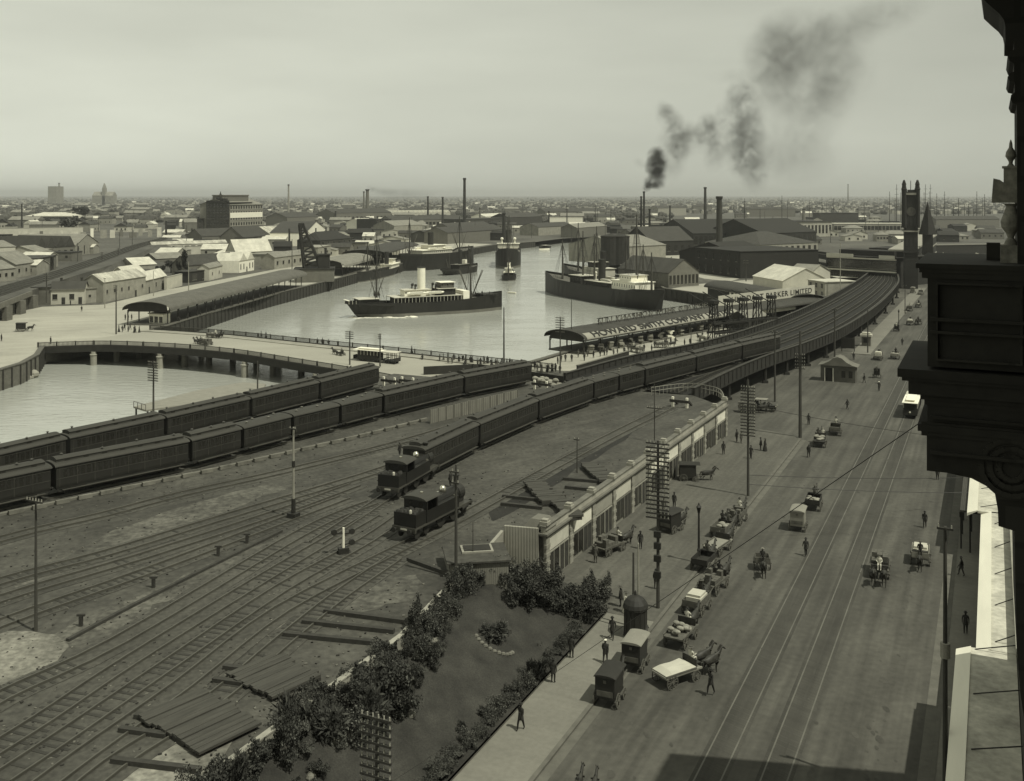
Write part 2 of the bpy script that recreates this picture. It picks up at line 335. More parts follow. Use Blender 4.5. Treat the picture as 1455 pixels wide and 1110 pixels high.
# cable tramway: four running rails and two slots set flush in the street
M_slot = mat('tram_slot', .045); M_worn = mat('tram_rail_worn', .10, rough=.5)
mb = MB()
for u_, wd, mi in ((-16.6, .10, 1), (-15.1, .10, 1), (-15.85, .13, 0), (-12.9, .10, 1), (-11.4, .10, 1), (-12.15, .13, 0)):
    mb.prism([S(u_-wd/2, 25), S(u_+wd/2, 25), S(u_+wd/2, 700), S(u_-wd/2, 700)], -.05, .016, mi)
tag(mb.build('tram_tracks', [M_slot, M_worn]), kind='structure')
M_sett = brickmat('tram_setts_stone', .052, .03, 3.0, .3, .2); streaks(M_sett, TH, 1.2, .2)
mb = MB()
for u0_, u1_ in ((-16.9, -14.8), (-13.2, -11.1)): mb.face([S(u0_, 25, .012), S(u1_, 25, .012), S(u1_, 700, .012), S(u0_, 700, .012)])
tag(mb.build('tramway_setts', M_sett), kind='structure')
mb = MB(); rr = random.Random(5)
M_dung_shade = mat('stain_and_shade', .055, var=.4)
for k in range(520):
    u_ = rr.choice([rr.uniform(-24, -4), rr.gauss(-20.5, 1.6), rr.gauss(-7.5, .8), rr.gauss(-7.0, .7)]); v_ = 45+rr.random()**1.5*210; r_ = rr.uniform(.04, .2)*(1.9 if rr.random() < .15 else 1); c = S(u_, v_); n_ = rr.randint(6, 9)  # droppings and stains; the enlarged few are painted like shadow patches
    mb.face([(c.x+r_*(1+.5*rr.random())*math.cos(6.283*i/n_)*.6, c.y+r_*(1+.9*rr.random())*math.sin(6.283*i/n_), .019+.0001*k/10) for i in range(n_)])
tag(mb.build('droppings_and_shade', M_dung_shade), kind='stuff')
# ---------------- railway yard plateau ----------------
A_base = gp([(-420,800),(0,691),(100,665),(235,633),(357,602),(455,576),(545,551)], ZY)
B_base = gp([(-400,830),(0,729),(80,711),(275,669),(345,650),(418,630),(484,613),(545,597),(660,568),(757,548)], ZY)
C_base = gp([(470,775),(604,684),(682,643),(766,605),(844,576),(880,565),(917,555),(990,535),(1055,517),(1110,503),(1150,488),(1200,464),(1240,435),(1254,405)], ZY)
A_edge = offset(A_base, -6.0)
FA, FB = G(772, 830), G(1030, 620)
yd = [A_edge[0]+(A_edge[0]-A_edge[1])*.5]+A_edge[1:]+gp([(560,531),(640,538),(757,545),(800,548)], ZY)+[G(985,562,ZY)]+[Vector((FB.x, FB.y, 0)), Vector((FA.x, FA.y, 0))]
P1 = Vector((FA.x, FA.y, 0))+Vector((-3.6, .9, 0)); P2 = G(662, 815, ZY); GW = [G(630, 838, ZY), G(565, 905, ZY), G(345, 1065, ZY), G(150, 1205, ZY)]
yd += [P1, P2]+GW+[Vector((-60, 20, 0)), Vector((-140, 20, 0))]
sheet('railway_yard', yd, ZY, M_yard, ZY+6)
# pale worn ground patches between tracks
M_patch = mat('pale_ash', .075, var=.4, scale=.25, fine=.4, fscale=2); M_oily = mat('oily_ballast', .018, var=.3, scale=.4, fine=.2, fscale=3)
M_patch2 = mat('bright_gravel', .15, var=.45, scale=.3, fine=.35, fscale=2.5)
def patch(px, z=ZY, m=M_patch, name='ash_ground', dz=.01):
    pts = spline([G(x, y, z) for x, y in px]+[G(px[0][0], px[0][1], z)], 5)[:-1]; pts = [p+Vector((noise.noise(p*.5)*1.2, noise.noise(p*.5+Vector((9, 9, 9)))*1.2, 0)) for p in pts]
    sheet(name, pts, z+dz, m)
patch([(20,830),(160,755),(330,700),(400,690),(390,700),(250,752),(140,795),(40,842)])
patch([(60,905),(170,860),(330,790),(395,765),(380,780),(250,850),(150,900),(90,920)], dz=.014)
patch([(250,940),(360,880),(440,850),(540,830),(600,820),(590,850),(480,880),(380,900),(300,935),(220,990),(120,1050),(90,1040)], dz=.018)
patch([(690,730),(800,660),(900,600),(930,588),(900,615),(800,680),(720,735)], dz=.014, m=M_oily)
patch([(-60,1000),(60,1085),(200,1060),(300,1010),(330,1060),(150,1200),(-100,1200)], dz=.022, m=M_patch2)
patch([(-100,880),(40,900),(90,915),(40,960),(-60,980),(-200,960)], dz=.026, m=M_patch2)
# ---------------- tracks ----------------
M_bed0 = mat('track_ballast', .056, var=.35, scale=.12, fine=.3, fscale=2.5)
TK = [0]
def track(pts, label, step=.72, name='railway_track', ballast=True):
    TK[0] += 1; dz_ = .0022*TK[0]; pts = [p+Vector((0, 0, dz_)) for p in pts]; org = pts[0].copy(); t = thing(name, label, 'track', org); fr = [p-org for p in pts]
    if ballast:
        mb = MB(); ribbon(mb, [p+Vector((0, 0, -.01)) for p in fr], 2.9, .035); tag(mb.build('ballast_bed', M_bed0, t), kind='stuff')
    mb = MB(); up = Vector((0, 0, 1))
    for p, d in resample(fr, step):
        n_ = Vector((d.y, -d.x, 0)); j0 = random.uniform(-.12, .12); a = p-n_*(1.22+j0)+d*random.uniform(-.06, .06); b = p+n_*(1.22-j0)
        if ballast and noise.noise(p*.09+Vector((TK[0]*5, 0, 0))) > .02+random.uniform(-.15, .15): continue
        mb.bar(a+up*.02, b+up*.02, .24, .06)
    tag(mb.build('sleepers', M_sleep, t), kind='stuff')
    for s_ in (-.72, .72):
        mb = MB(); ribbon(mb, [p+up*.04 for p in offset(fr, s_)], .10, .16); mb.build('rail', M_rail, t)
    return t
tl = lambda L: spline(gp(L, ZY), 4)
track(offset(A_base, -1.45), 'track under the furthest carriage rake beside the river')
track(offset(B_base, -1.45), 'track under the middle carriage rake')
track(offset(C_base[:9], -1.45), 'track carrying the near carriage rake and its tank engine')
track(tl([(-260,850),(0,768),(150,732),(260,703),(400,672),(560,632),(660,602)]), 'track just below the line of pale kerb blocks')
track(tl([(-260,915),(0,828),(150,788),(300,742),(400,712),(520,676),(600,648)]), 'second track below the pale kerb blocks, left of the white banded post')
track(tl([(-260,950),(0,853),(200,793),(400,728),(505,690)]), 'third track below the kerb blocks, fading out at the left tank engine')
track(tl([(-200,975),(0,888),(200,817),(400,742),(490,708)]), 'fourth track below the kerb blocks, nearest the tall wire post')
track(tl([(-100,1060),(0,993),(170,912),(400,775),(470,738),(530,715)]), 'upper track of the junction fan leading to the engine at the head of the train')
track(tl([(-60,1100),(60,1025),(190,938),(400,808),(530,733)]), 'second track of the junction fan')
track(tl([(0,1110),(90,1050),(250,940),(400,838),(520,770),(590,722)]), 'third track of the junction fan')
track(tl([(20,1150),(120,1075),(260,975),(400,868),(560,785),(650,740),(740,690),(860,625),(950,580)]), 'nearest track, running past the lone tank engine to the buffer stop')
track(tl([(60,1180),(160,1090),(300,1000),(400,915),(480,850),(560,795)]), 'lowest siding rails by the pale ash')
# low line of pale blocks along the tracks
kl = spline(gp([(-60,748),(0,735),(162,700),(300,671),(400,648),(520,620),(610,597)], ZY), 4); k0 = kl[0].copy()
t = thing('channel_kerb', 'long low line of pale concrete blocks and pipes below the carriages', 'kerb', k0)
mb = MB()
for i, (p, d) in enumerate(resample([p-k0 for p in kl], 2.3)): mb.bar(p+Vector((0, 0, .25)), p+d*1.4+Vector((0, 0, .22)), .4, .4)
tag(mb.build('concrete_block', mat('block_concrete', .13, var=.4), t), kind='stuff')
mb = MB(); ribbon(mb, offset([p-k0 for p in kl], -.6), .5, .22); mb.build('pipe_cover', M_grey, t)
# plank fence beyond the blocks
fp = [G(612, 602, ZY), G(735, 572, ZY)]; t = thing('plank_fence', 'tall pale corrugated fence beside the middle carriages', 'fence', fp[0])
mb = MB(); d = fp[1]-fp[0]; mb.bar(Vector((0, 0, .95)), d+Vector((0, 0, .95)), .06, 1.9); mb.build('panel', ribmat('fence_boards', .17, 0, 1.2, .4), t)
for k in range(13):
    mb = MB(); p = d*(k/12); mb.box(p.x-.09, p.x+.09, p.y-.16, p.y+.0, 0, 2.0); mb.build('post', M_grey, t)
# ---------------- curved railway viaduct ----------------
VL = gp([(802,540),(900,513),(1000,493),(1090,465),(1150,440),(1200,414),(1228,396),(1236,386),(1226,377),(1195,370),(1150,362),(1100,358)], ZY)
VR = gp([(985,562),(1040,534),(1090,513),(1150,492),(1200,470),(1245,440),(1270,415),(1277,400),(1268,386),(1240,374),(1190,364),(1130,356)], ZY)
VLs, VRs = spline(VL, 6), spline(VR, 6)
t = thing('railway_viaduct', 'long curved iron railway viaduct with plate girders beside the street', 'viaduct', VRs[0]); o0 = VRs[0]
z3 = Vector((0, 0, 1))
mb = MB(); a = [p-o0-z3*.02 for p in VLs]; b = [p-o0-z3*.02 for p in VRs]; strip(mb, a, b); strip(mb, [p-z3*.5 for p in b], [p-z3*.5 for p in a]); mb.build('deck', mat('sooty_ballast', .012, fine=.3), t)
for nm, line in (('girder', VLs), ('girder', VRs)):
    mb = MB(); ribbon(mb, [p-o0-z3*1.2 for p in line], .35, 2.3); g = mb.build(nm, M_dgrey, t)
    mb = MB(); ribbon(mb, [p-o0+z3*1.1 for p in line], .6, .12); mb.build('top_flange', mat('flange_paint', .04), g)
    mb = MB()
    for p, d in resample([p-o0 for p in line], 2.2):
        n_ = Vector((d.y, -d.x, 0)); mb.bar(p-n_*.27-z3*.9, p-n_*.27+z3*1.0, .1, .1); mb.bar(p+n_*.27-z3*.9, p+n_*.27+z3*1.0, .1, .1)
    tag(mb.build('stiffeners', M_dgrey, g), kind='stuff')
cols = resample([p.lerp(q, 0) for p, q in zip(VRs, VLs)], 12.5)
for i in range(6, len(VLs)-6, 3):
    for f in (.03, .36, .68, .97):
        p = VRs[i].lerp(VLs[i], f)-o0; mb = MB(); mb.tube((p.x, p.y, -ZY), (p.x, p.y, -.9), .34, .3, 8); mb.box(p.x-.5, p.x+.5, p.y-.5, p.y+.5, -ZY, -ZY+.5); mb.box(p.x-.5, p.x+.5, p.y-.5, p.y+.5, -1.25, -.95)
        mb.build('column', M_dgrey, t)
for k in range(4):
    f = .14+.24*k; line = [q.lerp(p, f)+z3*.02 for p, q in zip(VRs, VLs)]
    if k == 0: line = line
    track([p for p in line], ['innermost', 'second', 'third', 'outermost'][k]+' of the four tracks round the curved viaduct, counted from the river side', ballast=False)
# ---------------- river bridge ----------------
BN = spline(gp([(54,494.5),(110,494.5),(160,495.5),(250,500.5),(330,508),(400,518),(500,533),(585,547)]), 4)
BF = spline(gp([(213,469),(250,473),(330,480.5),(420,491),(520,501.5),(620,511.5),(700,518.5),(790,526)]), 4)
nb = len(BN); hump = [.02+.75*math.sin(math.pi*i/(nb-1)) for i in range(nb)]
t = thing('road_bridge', 'wide low iron road bridge with lattice parapets over the river', 'bridge', BN[0]); o0 = BN[0]
mb = MB(); L = [BF[i]-o0+z3*hump[i] for i in range(nb)]; Rr = [BN[i]-o0+z3*hump[i] for i in range(nb)]; strip(mb, L, Rr); strip(mb, [p-z3*.45 for p in Rr], [p-z3*.45 for p in L]); mb.build('deck', M_deck, t)
for line, nm in ((Rr, 'near'), (L, 'far')):
    mb = MB(); ribbon(mb, [p-z3*1.3 for p in line], .5, 1.5); mb.build('girder', M_dgrey, t)
    mb = MB(); ribbon(mb, [p+z3*1.12 for p in line], .22, .12); ribbon(mb, [p+z3*.2 for p in line], .22, .1)
    for p, d in resample(line, .3): mb.bar(p+z3*.2, p+z3*1.12, .1, .12)
    for p, d in resample(line, 4.4): mb.bar(p+z3*.2, p+z3*1.32, .28, .28)
    mb.build('parapet', mat('parapet_paint', .05), t)
for f in (.25, .5, .75):
    mb = MB(); ribbon(mb, [a.lerp(b, f)-z3*1.3 for a, b in zip(L, Rr)], .5, .85); mb.build('girder', M_dgrey, t)
for px_, in ((132,), (233,), (341,), (450,)):
    i = min(range(nb), key=lambda k: abs(BN[k].x/BN[k].y*F+CX-px_))
    for f in (0.0, .2, .4, .6, .8, 1.0):
        p = Rr[i].lerp(L[i], f); mb = MB(); mb.lathe([(.75, -6), (.75, hump[i]-2.2), (.9, hump[i]-2.1), (.9, hump[i]-1.9), (.6, hump[i]-1.8), (.6, hump[i]-1.32)], (p.x, p.y, 0), 10); mb.build('pier', M_con if f == 0 else M_grey, t)
for e, nm in ((0, 'left'), (nb-1, 'right')):
    mb = MB(); mb.bar(Rr[e]-z3*1.9+Vector((0, 0, 0)), L[e]-z3*1.9, 1.6, 3.6); mb.build('abutment', M_stone, t)
# pavement strips on the bridge
for line, off in ((Rr, -2.0), (L, 2.0)):
    mb = MB(); ribbon(mb, [p+z3*.01 for p in offset(line, off)], 3.2, .14); mb.build('pavement', M_con, t)
# ---------------- quay walls ----------------
def quay(px, label, m=M_dwood, zt=.25, th=.9):
    P = gp(px); t = thing('quay_wall', label, 'quay wall', P[0]); mb = MB(); wallring(mb, [p-P[0] for p in P], -6, zt, th); mb.build('wall', m, t)
    mb = MB(); ribbon(mb, [p-P[0]+z3*(zt) for p in P], th+.3, .2); mb.build('capping', M_wood, t)
    mb = MB()
    for p, d in resample([p-P[0] for p in P], 3.2):
        n_ = Vector((d.y, -d.x, 0))
        for s_ in (-1, 1): q = p+n_*s_*(th/2+.15); mb.tube((q.x, q.y, -6), (q.x, q.y, zt-.1), .17, n=6)
    tag(mb.build('fender_piles', M_dwood, t), kind='stuff')
quay([(215,470),(232,466),(360,426),(470,399),(508,389),(566,377),(590,367),(645,358),(700,349),(760,344)], 'long timber faced quay wall along the left wharf')
quay([(850,347),(856,360),(880,376),(945,411),(1016,421),(1042,427),(1000,446),(930,474),(800,503),(770,512),(745,519)], 'dark timber quay wall round the right hand wharf basin')
quay([(-300,600),(0,527),(30,518),(52,506),(60,494)], 'stone river wall beside the left end of the road bridge', M_stone)
mb = MB()
for i in range(60):
    f = i/59; p = G(-70+115*f, 566-34*f+random.uniform(-5, 3), -3.6); mb.ell((p.x, p.y, p.z+random.uniform(-1, 1)), (random.uniform(.8, 1.8), random.uniform(.8, 1.8), random.uniform(.6, 1.3)), 7, 5)
tag(mb.build('bank_rocks', M_con), kind='stuff')
# landing stage behind the carriages
ls = gp([(190,578),(207,583),(300,571),(372,556),(378,546),(345,543.5),(280,555),(230,568)], .2); o0 = ls[0]
t = thing('landing_stage', 'pale timber landing stage on piles between river and carriages', 'jetty', (o0.x, o0.y, 0))
mb = MB(); mb.prism([(p.x-o0.x, p.y-o0.y) for p in ls], -.05, .25); mb.build('deck', mat('bleached_planks', .20, stretch=(1, 6, 1)), t)
for i in range(9):
    for L_ in (0,):
        p = ls[0].lerp(ls[5], i/8)-o0; mb = MB(); mb.tube((p.x+.3, p.y+.3, -5.5), (p.x+.3, p.y+.3, -.05), .16); mb.build('pile', M_dwood, t)
mb = MB(); p, q = ls[0]-o0, ls[1]-o0; mb.bar(p+z3*1.1, q+z3*1.1, .08, .08); [mb.bar(p.lerp(q, f), p.lerp(q, f)+z3*1.1, .08, .08) for f in (0, .33, .66, 1)]; mb.build('railing', M_wood, t)
mb = MB(); rd_ = random.Random(8)
for i in range(2600):
    f = rd_.random(); x = rd_.uniform(-40, 900); y = rd_.uniform(590, 1090); p = G(x, y, ZY)
    if not pip(p.x, p.y, [(q.x, q.y) for q in yd]): continue
    s_ = rd_.uniform(.03, .10); mb.T = Matrix.Translation(p+Vector((0, 0, .02))) @ Matrix.Rotation(rd_.random()*3, 4, 'Z'); mb.box(-s_, s_, -s_*.6, s_*.6, 0, s_*.7, rd_.randrange(3))
mb.T = Matrix(); tag(mb.build('yard_litter', [M_grey, M_dwood, M_oily]), kind='stuff')
dl = spline(gp([(96,912),(170,872),(260,826),(400,756)], ZY), 4); mb = MB(); ribbon(mb, dl, .3, .22); wobj('drain_kerb', mb, M_dwood, 'long dark timber kerb between the two track fans', 'kerb', dl[0])
# ---------------- railway embankment on the far left ----------------
EMB = gp([(-260,500),(-60,428),(0,406),(70,386),(140,364),(190,347),(232,336),(262,333),(250,341),(222,350),(160,376),(100,394),(44,413),(-20,436),(-260,560)], 5.5)
sheet('railway_embankment', EMB, 5.5, mat('embankment_earth', .06, var=.3, scale=.05, fine=.2, fscale=.6), 5.5)
mb = MB(); top_ = [EMB[i] for i in (7, 8, 9, 10, 11, 12)]; bot_ = [G(x, y, 0) for x, y in ((275,349),(268,362),(205,400),(140,412),(92,420),(50,432))]
strip(mb, [p-Vector((0, 0, .05)) for p in top_], bot_); tag(mb.build('embankment_slope', MATS['embankment_earth']), kind='structure')
patch([(60,420),(180,370),(255,345),(262,360),(235,385),(150,420),(90,434)], 0, mat('dark_scrub', .06, var=.4, scale=.06, fine=.3, fscale=.5), 'scrub_ground', .03)
for k in range(4):
    f = k/3.4; L_ = [(-260, 508+f*42), (-60,431+f*13), (0,409+f*12), (70,389+f*9), (140,366+f*8), (190,349+f*6), (236,337+f*3)]
    track(spline(gp(L_, 5.52), 5), ['first', 'second', 'third', 'fourth'][k]+' track on the embankment at the far left, counted from the back', step=1.6, ballast=False)
a_, b_ = G(-40, 447, 5.5), G(45, 414, 5.5); t = thing('girder_bridge', 'low railway girder bridge on stone piers at the left edge', 'bridge', (a_.x, a_.y, 0)); d = b_-a_; d.z = 0
mb = MB(); mb.bar(Vector((0, 0, 4.9)), d+Vector((0, 0, 4.9)), .5, 1.6); mb.build('girder', M_grey, t)
for k in range(5):
    p = d*(k/4); mb = MB(); mb.box(p.x-.7, p.x+.7, p.y-.4, p.y+3, 0, 4.1); mb.build('pier', M_stone, t)
# ---------------- carriages ----------------
CARN = {}
M_cwin = M_glass; M_trim = mat('carriage_moulding', .05, rough=.5)
def carriage(P, Q, kind, label, group='railway carriages'):
    L = round((Q-P).length-.55, 1); key = (L, kind); c = (P+Q)/2; rz = math.atan2((Q-P).y, (Q-P).x)-math.pi/2
    if key in CARN: return clone(CARN[key], c, rz, label, group)
    t = thing('railway_carriage', label, 'railway carriage', c, rz, group); h = L/2; W = 1.4
    prof = [(-W+.06, 1.0), (W-.06, 1.0), (W, 1.5), (W, 2.7), (W-.03, 3.2), (-W+.03, 3.2), (-W, 2.7), (-W, 1.5)]
    mb = MB(); mb.extr([(x, -h, z) for x, z in prof], (0, 2*h, 0)); mb.build('body', M_carr, t)
    mb = MB(); mb.box(-W+.1, W-.1, -h+.1, h-.1, .82, .99)
    for s_ in (-1, 1): mb.box(s_*W*.93-.05, s_*W*.93+.05, -h+.2, h-.2, .55, .7); mb.bar((s_*W*.8, -h+2.8, .6), (s_*W*.8, h-2.8, .45), .08, .1)
    mb.build('underframe', M_black, t)
    arc = [(math.sin(a)*(W+.12), 3.21+.36*(math.cos(a)**.8 if math.cos(a) > 0 else 0)) for a in [(-90+15*k)*math.pi/180 for k in range(13)]]
    mb = MB(); mb.extr([(x, -h-.15, z) for x, z in arc], (0, 2*h+.3, 0)); rf = mb.build('roof', M_croof, t)
    if kind == 'c':
        mb = MB(); a2 = [(-.72, 3.4), (.72, 3.4), (.72, 3.80), (.8, 3.82), (.45, 3.95), (0, 4.0), (-.45, 3.95), (-.8, 3.82), (-.72, 3.80)]
        mb.extr([(x, -h+.25, z) for x, z in a2], (0, 2*h-.5, 0)); cl = mb.build('clerestory', M_croof, rf)
        for k in range(max(3, int(L/3.2))):
            mb = MB(); y_ = -h+1.2+k*(2*h-2.4)/max(1, max(3, int(L/3.2))-1); mb.lathe([(.1, 3.93), (.1, 4.1), (.2, 4.12), (.06, 4.22)], (.28 if k % 2 else -.28, y_, 0), 7); mb.build('roof_vent', M_trim, cl)
        m1 = MB(); m1.box(.725, .745, -.28, .28, 3.58, 3.74); me = m1.mesh('light', M_pale if False else M_glass)
        n_ = int((2*h-1.5)/1.9)
        for k in range(n_):
            o = bpy.data.objects.new('clerestory_light', me); COL.objects.link(o); o.parent = t if False else rf; o.location = (0, -h+1.4+k*(2*h-2.8)/max(1, n_-1), 0)
    else:
        for k in range(4):
            mb = MB(); mb.lathe([(.13, 3.5), (.13, 3.68), (.2, 3.7), (.05, 3.78)], (.5*(-1)**k, -h*.7+k*h*.46, 0), 8); mb.build('roof_vent', M_grey, rf)
    wm = MB(); wm.box(W-.01, W+.025, -.19, .19, 2.05, 2.85); wme = wm.mesh('window', M_cwin)
    wm = MB(); wm.box(-W-.025, -W+.01, -.19, .19, 2.05, 2.85); wme2 = wm.mesh('window', M_cwin)
    sp = .62; n_ = int((2*h-1.2)/sp); st_ = (2*h-1.2-(n_-1)*sp)/2
    for k in range(n_):
        if kind != 'x' and k % 5 == 2 and kind == 'c' and n_ > 12: pass
        for m_ in (wme, wme2):
            o = bpy.data.objects.new('window', m_); COL.objects.link(o); o.parent = t; o.location = (0, -h+.6+st_+k*sp, 0)
    for s_ in (-1, 1):
        mb = MB(); mb.box(s_*W+s_*.0, s_*(W+.035), -h+.05, h-.05, 1.92, 1.98); mb.box(s_*W, s_*(W+.035), -h+.05, h-.05, 2.92, 2.97)
        k = 0
        while -h+.35+k*1.86 < h-.2: y_ = -h+.35+k*1.86; mb.box(s_*W, s_*(W+.03), y_-.03, y_+.03, 1.1, 3.15); k += 1
        mb.build('moulding', M_trim, t)
        mb = MB(); mb.box(s_*W*.98, s_*(W+.28), -h+.6, h-.6, .72, .78); mb.build('footboard', M_trim, t)
    for yc in ((-h+2.1, h-2.1) if L > 9 else (-h+1.6, h-1.6)):
        mb = MB()
        if L > 9: mb.box(-.95, .95, yc-1.25, yc+1.25, .45, .7)
        for dy in ((-.85, .85) if L > 9 else (0,)):
            mb.tube((-.95, yc+dy, .62), (-.8, yc+dy, .62), .45, n=12); mb.tube((.8, yc+dy, .62), (.95, yc+dy, .62), .45, n=12); mb.tube((-.8, yc+dy, .62), (.8, yc+dy, .62), .09)
        mb.build('bogie', M_black, t)
    for e in (-1, 1):
        mb = MB(); y_ = e*h
        for s_ in (-.75, .75): mb.tube((s_, y_, .95), (s_, y_+e*.35, .95), .08); mb.tube((s_, y_+e*.35, .95), (s_, y_+e*.4, .95), .2, n=10)
        mb.build('buffer', M_black, t)
        mb = MB(); mb.box(-.4, .4, y_-.02 if e < 0 else y_-.0, y_+.02 if e > 0 else y_+.0, 1.3, 2.9); mb.build('end_door', M_trim, t)
    CARN[key] = t; return t
def at_x(line, px):
    for a, b in zip(line, line[1:]):
        xa = a.x/a.y*F+CX; xb = b.x/b.y*F+CX
        if xa <= px <= xb: return a.lerp(b, (px-xa)/(xb-xa))
    return line[-1] if px > 0 else line[0]
ORD = ['first', 'second', 'third', 'fourth', 'fifth', 'sixth', 'seventh', 'eighth', 'ninth', 'tenth']
def rake(base, xs, kinds, what):
    line = offset(base, -1.45)
    b2 = [Vector(p) for p in base]
    pts = [at_x(b2, x) for x in xs]; n_ = len(pts)-1
    for i in range(n_):
        d = (pts[i+1]-pts[i]); d.normalize(); nn = Vector((d.y, -d.x, 0))*-1.45
        carriage(pts[i]+nn+z3*.2, pts[i+1]+nn+z3*.2, kinds[i], ORD[i]+' carriage from the left of '+what)
rake(A_base, [-120, -8, 97, 236, 357, 455, 540], 'cccccc', 'the rake nearest the river')
rake(B_base, [-140, -20, 76, 271, 345, 416, 484, 545, 660, 757], 'cccc'+'ss'+'scc', 'the middle rake')
rake(C_base, [602, 682, 766, 844, 880, 917, 990, 1055, 1110], 'ccc'+'ss'+'ccc', 'the train behind the tank engine')
# ---------------- tank locomotives ----------------
def locomotive(loc, rz, label, seed=0):   # local +Y is the chimney end
    t = thing('tank_locomotive', label, 'locomotive', loc, rz, 'tank engines')
    mb = MB(); mb.box(-1.25, 1.25, -4.9, 4.9, 1.05, 1.25); mb.box(-1.28, 1.28, 4.8, 4.98, .8, 1.25); mb.box(-1.28, 1.28, -4.98, -4.8, .8, 1.25); mb.build('running_plate', M_trim, t)
    mb = MB(); mb.tube((0, -1.3, 2.15), (0, 3.6, 2.15), .72, n=18); mb.build('boiler', M_loco, t, smooth=False)
    mb = MB(); mb.tube((0, 3.6, 2.12), (0, 4.55, 2.12), .78, n=18); mb.box(-.6, .6, 3.6, 4.5, 1.25, 2.0); mb.build('smokebox', M_black, t)
    mb = MB(); mb.lathe([(.3, 0), (.26, .15), (.22, .3), (.25, .9), (.34, .95), (.34, 1.05), (.25, 1.1)], (0, 4.05, 2.8), 12); mb.build('chimney', M_black, t)
    mb = MB(); mb.lathe([(.36, 0), (.34, .3), (.28, .5), (.16, .62), (.03, .66)], (0, 1.6, 2.75), 12); mb.build('dome', M_brass, t, smooth=True)
    mb = MB(); mb.lathe([(.13, 0), (.13, .25), (.05, .45)], (0, -.5, 2.82), 8); mb.build('safety_valve', M_brass, t)
    for s_ in (-1, 1):
        mb = MB(); mb.box(s_*.75, s_*1.25, -1.2, 2.6, 1.25, 2.35); mb.build('side_tank', M_loco, t)
        mb = MB(); mb.tube((s_*.98, 2.3, 2.35), (s_*.98, 2.3, 2.46), .16, n=10); mb.build('tank_filler', M_brass, t)
        for y_ in (-.1, 2.2): mb = MB(); mb.tube((s_*.8, y_, .82), (s_*.95, y_, .82), .78, n=16); mb.tube((s_*.95, y_, .82), (s_*1.0, y_, .82), .14, n=8); mb.build('driving_wheel', M_black, t)
        for y_ in (4.1, -2.6, -4.1): mb = MB(); mb.tube((s_*.8, y_, .5), (s_*.92, y_, .5), .46, n=12); mb.build('carrying_wheel', M_black, t)
        mb = MB(); mb.tube((s_*1.05, 3.2, .85), (s_*1.05, 4.3, .95), .26, n=10); mb.bar((s_*1.05, 3.3, .85), (s_*1.05, -.1, .8), .08, .12); mb.build('cylinder', M_black, t)
        for e in (-1, 1): mb = MB(); mb.tube((s_*.85, e*4.95, 1.0), (s_*.85, e*5.35, 1.0), .09); mb.tube((s_*.85, e*5.35, 1.0), (s_*.85, e*5.42, 1.0), .24, n=10); mb.build('buffer', M_black, t)
    mb = MB()
    for s_ in (-1, 1): mb.box(s_*1.2, s_*1.26, -3.1, -1.2, 1.25, 2.35); mb.box(s_*1.2, s_*1.26, -3.1, -2.9, 2.35, 3.3); mb.box(s_*1.2, s_*1.26, -1.4, -1.2, 2.35, 3.3)
    mb.box(-1.26, 1.26, -1.26, -1.2, 1.25, 3.3); mb.box(-1.26, 1.26, -3.1, -3.04, 1.25, 3.3); mb.build('cab', M_loco, t)
    for x_ in (-.6, .6):
        mb = MB(); mb.tube((x_, -3.12, 2.85), (x_, -3.09, 2.85), .27, n=12); mb.build('cab_window', M_glass, t)
    arc = [(math.sin(a)*1.4, 3.3+.34*math.cos(a)) for a in [(-90+18*k)*math.pi/180 for k in range(11)]]
    mb = MB(); mb.extr([(x, -3.4, z) for x, z in arc], (0, 2.5, 0)); r_ = mb.build('cab_roof', M_croof, t)
    mb = MB(); mb.lathe([(.16, 0), (.16, .14), (.03, .2)], (.1, -2.2, 3.62), 8); mb.build('roof_whistle', M_brass, r_)
    mb = MB(); mb.box(-1.22, 1.22, -4.8, -3.12, 1.25, 2.45); b_ = mb.build('coal_bunker', M_loco, t)
    mb = MB(); [mb.ell((random.uniform(-.95, .95), random.uniform(-4.6, -3.3), 2.45), (.25, .25, .2), 6, 4) for _ in range(24)]; tag(mb.build('coal', M_black, b_), kind='stuff')
    mb = MB(); mb.lathe([(.11, 0), (.13, .05), (.13, .28), (.05, .36)], (.6, -4.75, 2.47), 8); mb.build('head_lamp', mat('lamp_tin', .4), t)
    mb = MB(); mb.box(-.35, .35, -4.99, -4.96, .95, 1.12); mb.build('number_plate', mat('plate', .4), t)
    return t
p, q = G(556, 716, ZY), G(640, 665, ZY); dd = (q-p); rz = math.atan2(dd.y, dd.x)-math.pi/2
locomotive(p.lerp(q, .36)+Vector((-.6, .6, .2)), rz, 'black tank engine coupled to the head of the near train')
p, q = G(590, 770, ZY), G(680, 722, ZY); dd = (q-p); rz = math.atan2(dd.y, dd.x)-math.pi/2
locomotive(p.lerp(q, .36)+Vector((-.6, .5, .2)), rz, 'black tank engine standing alone in front of the train')
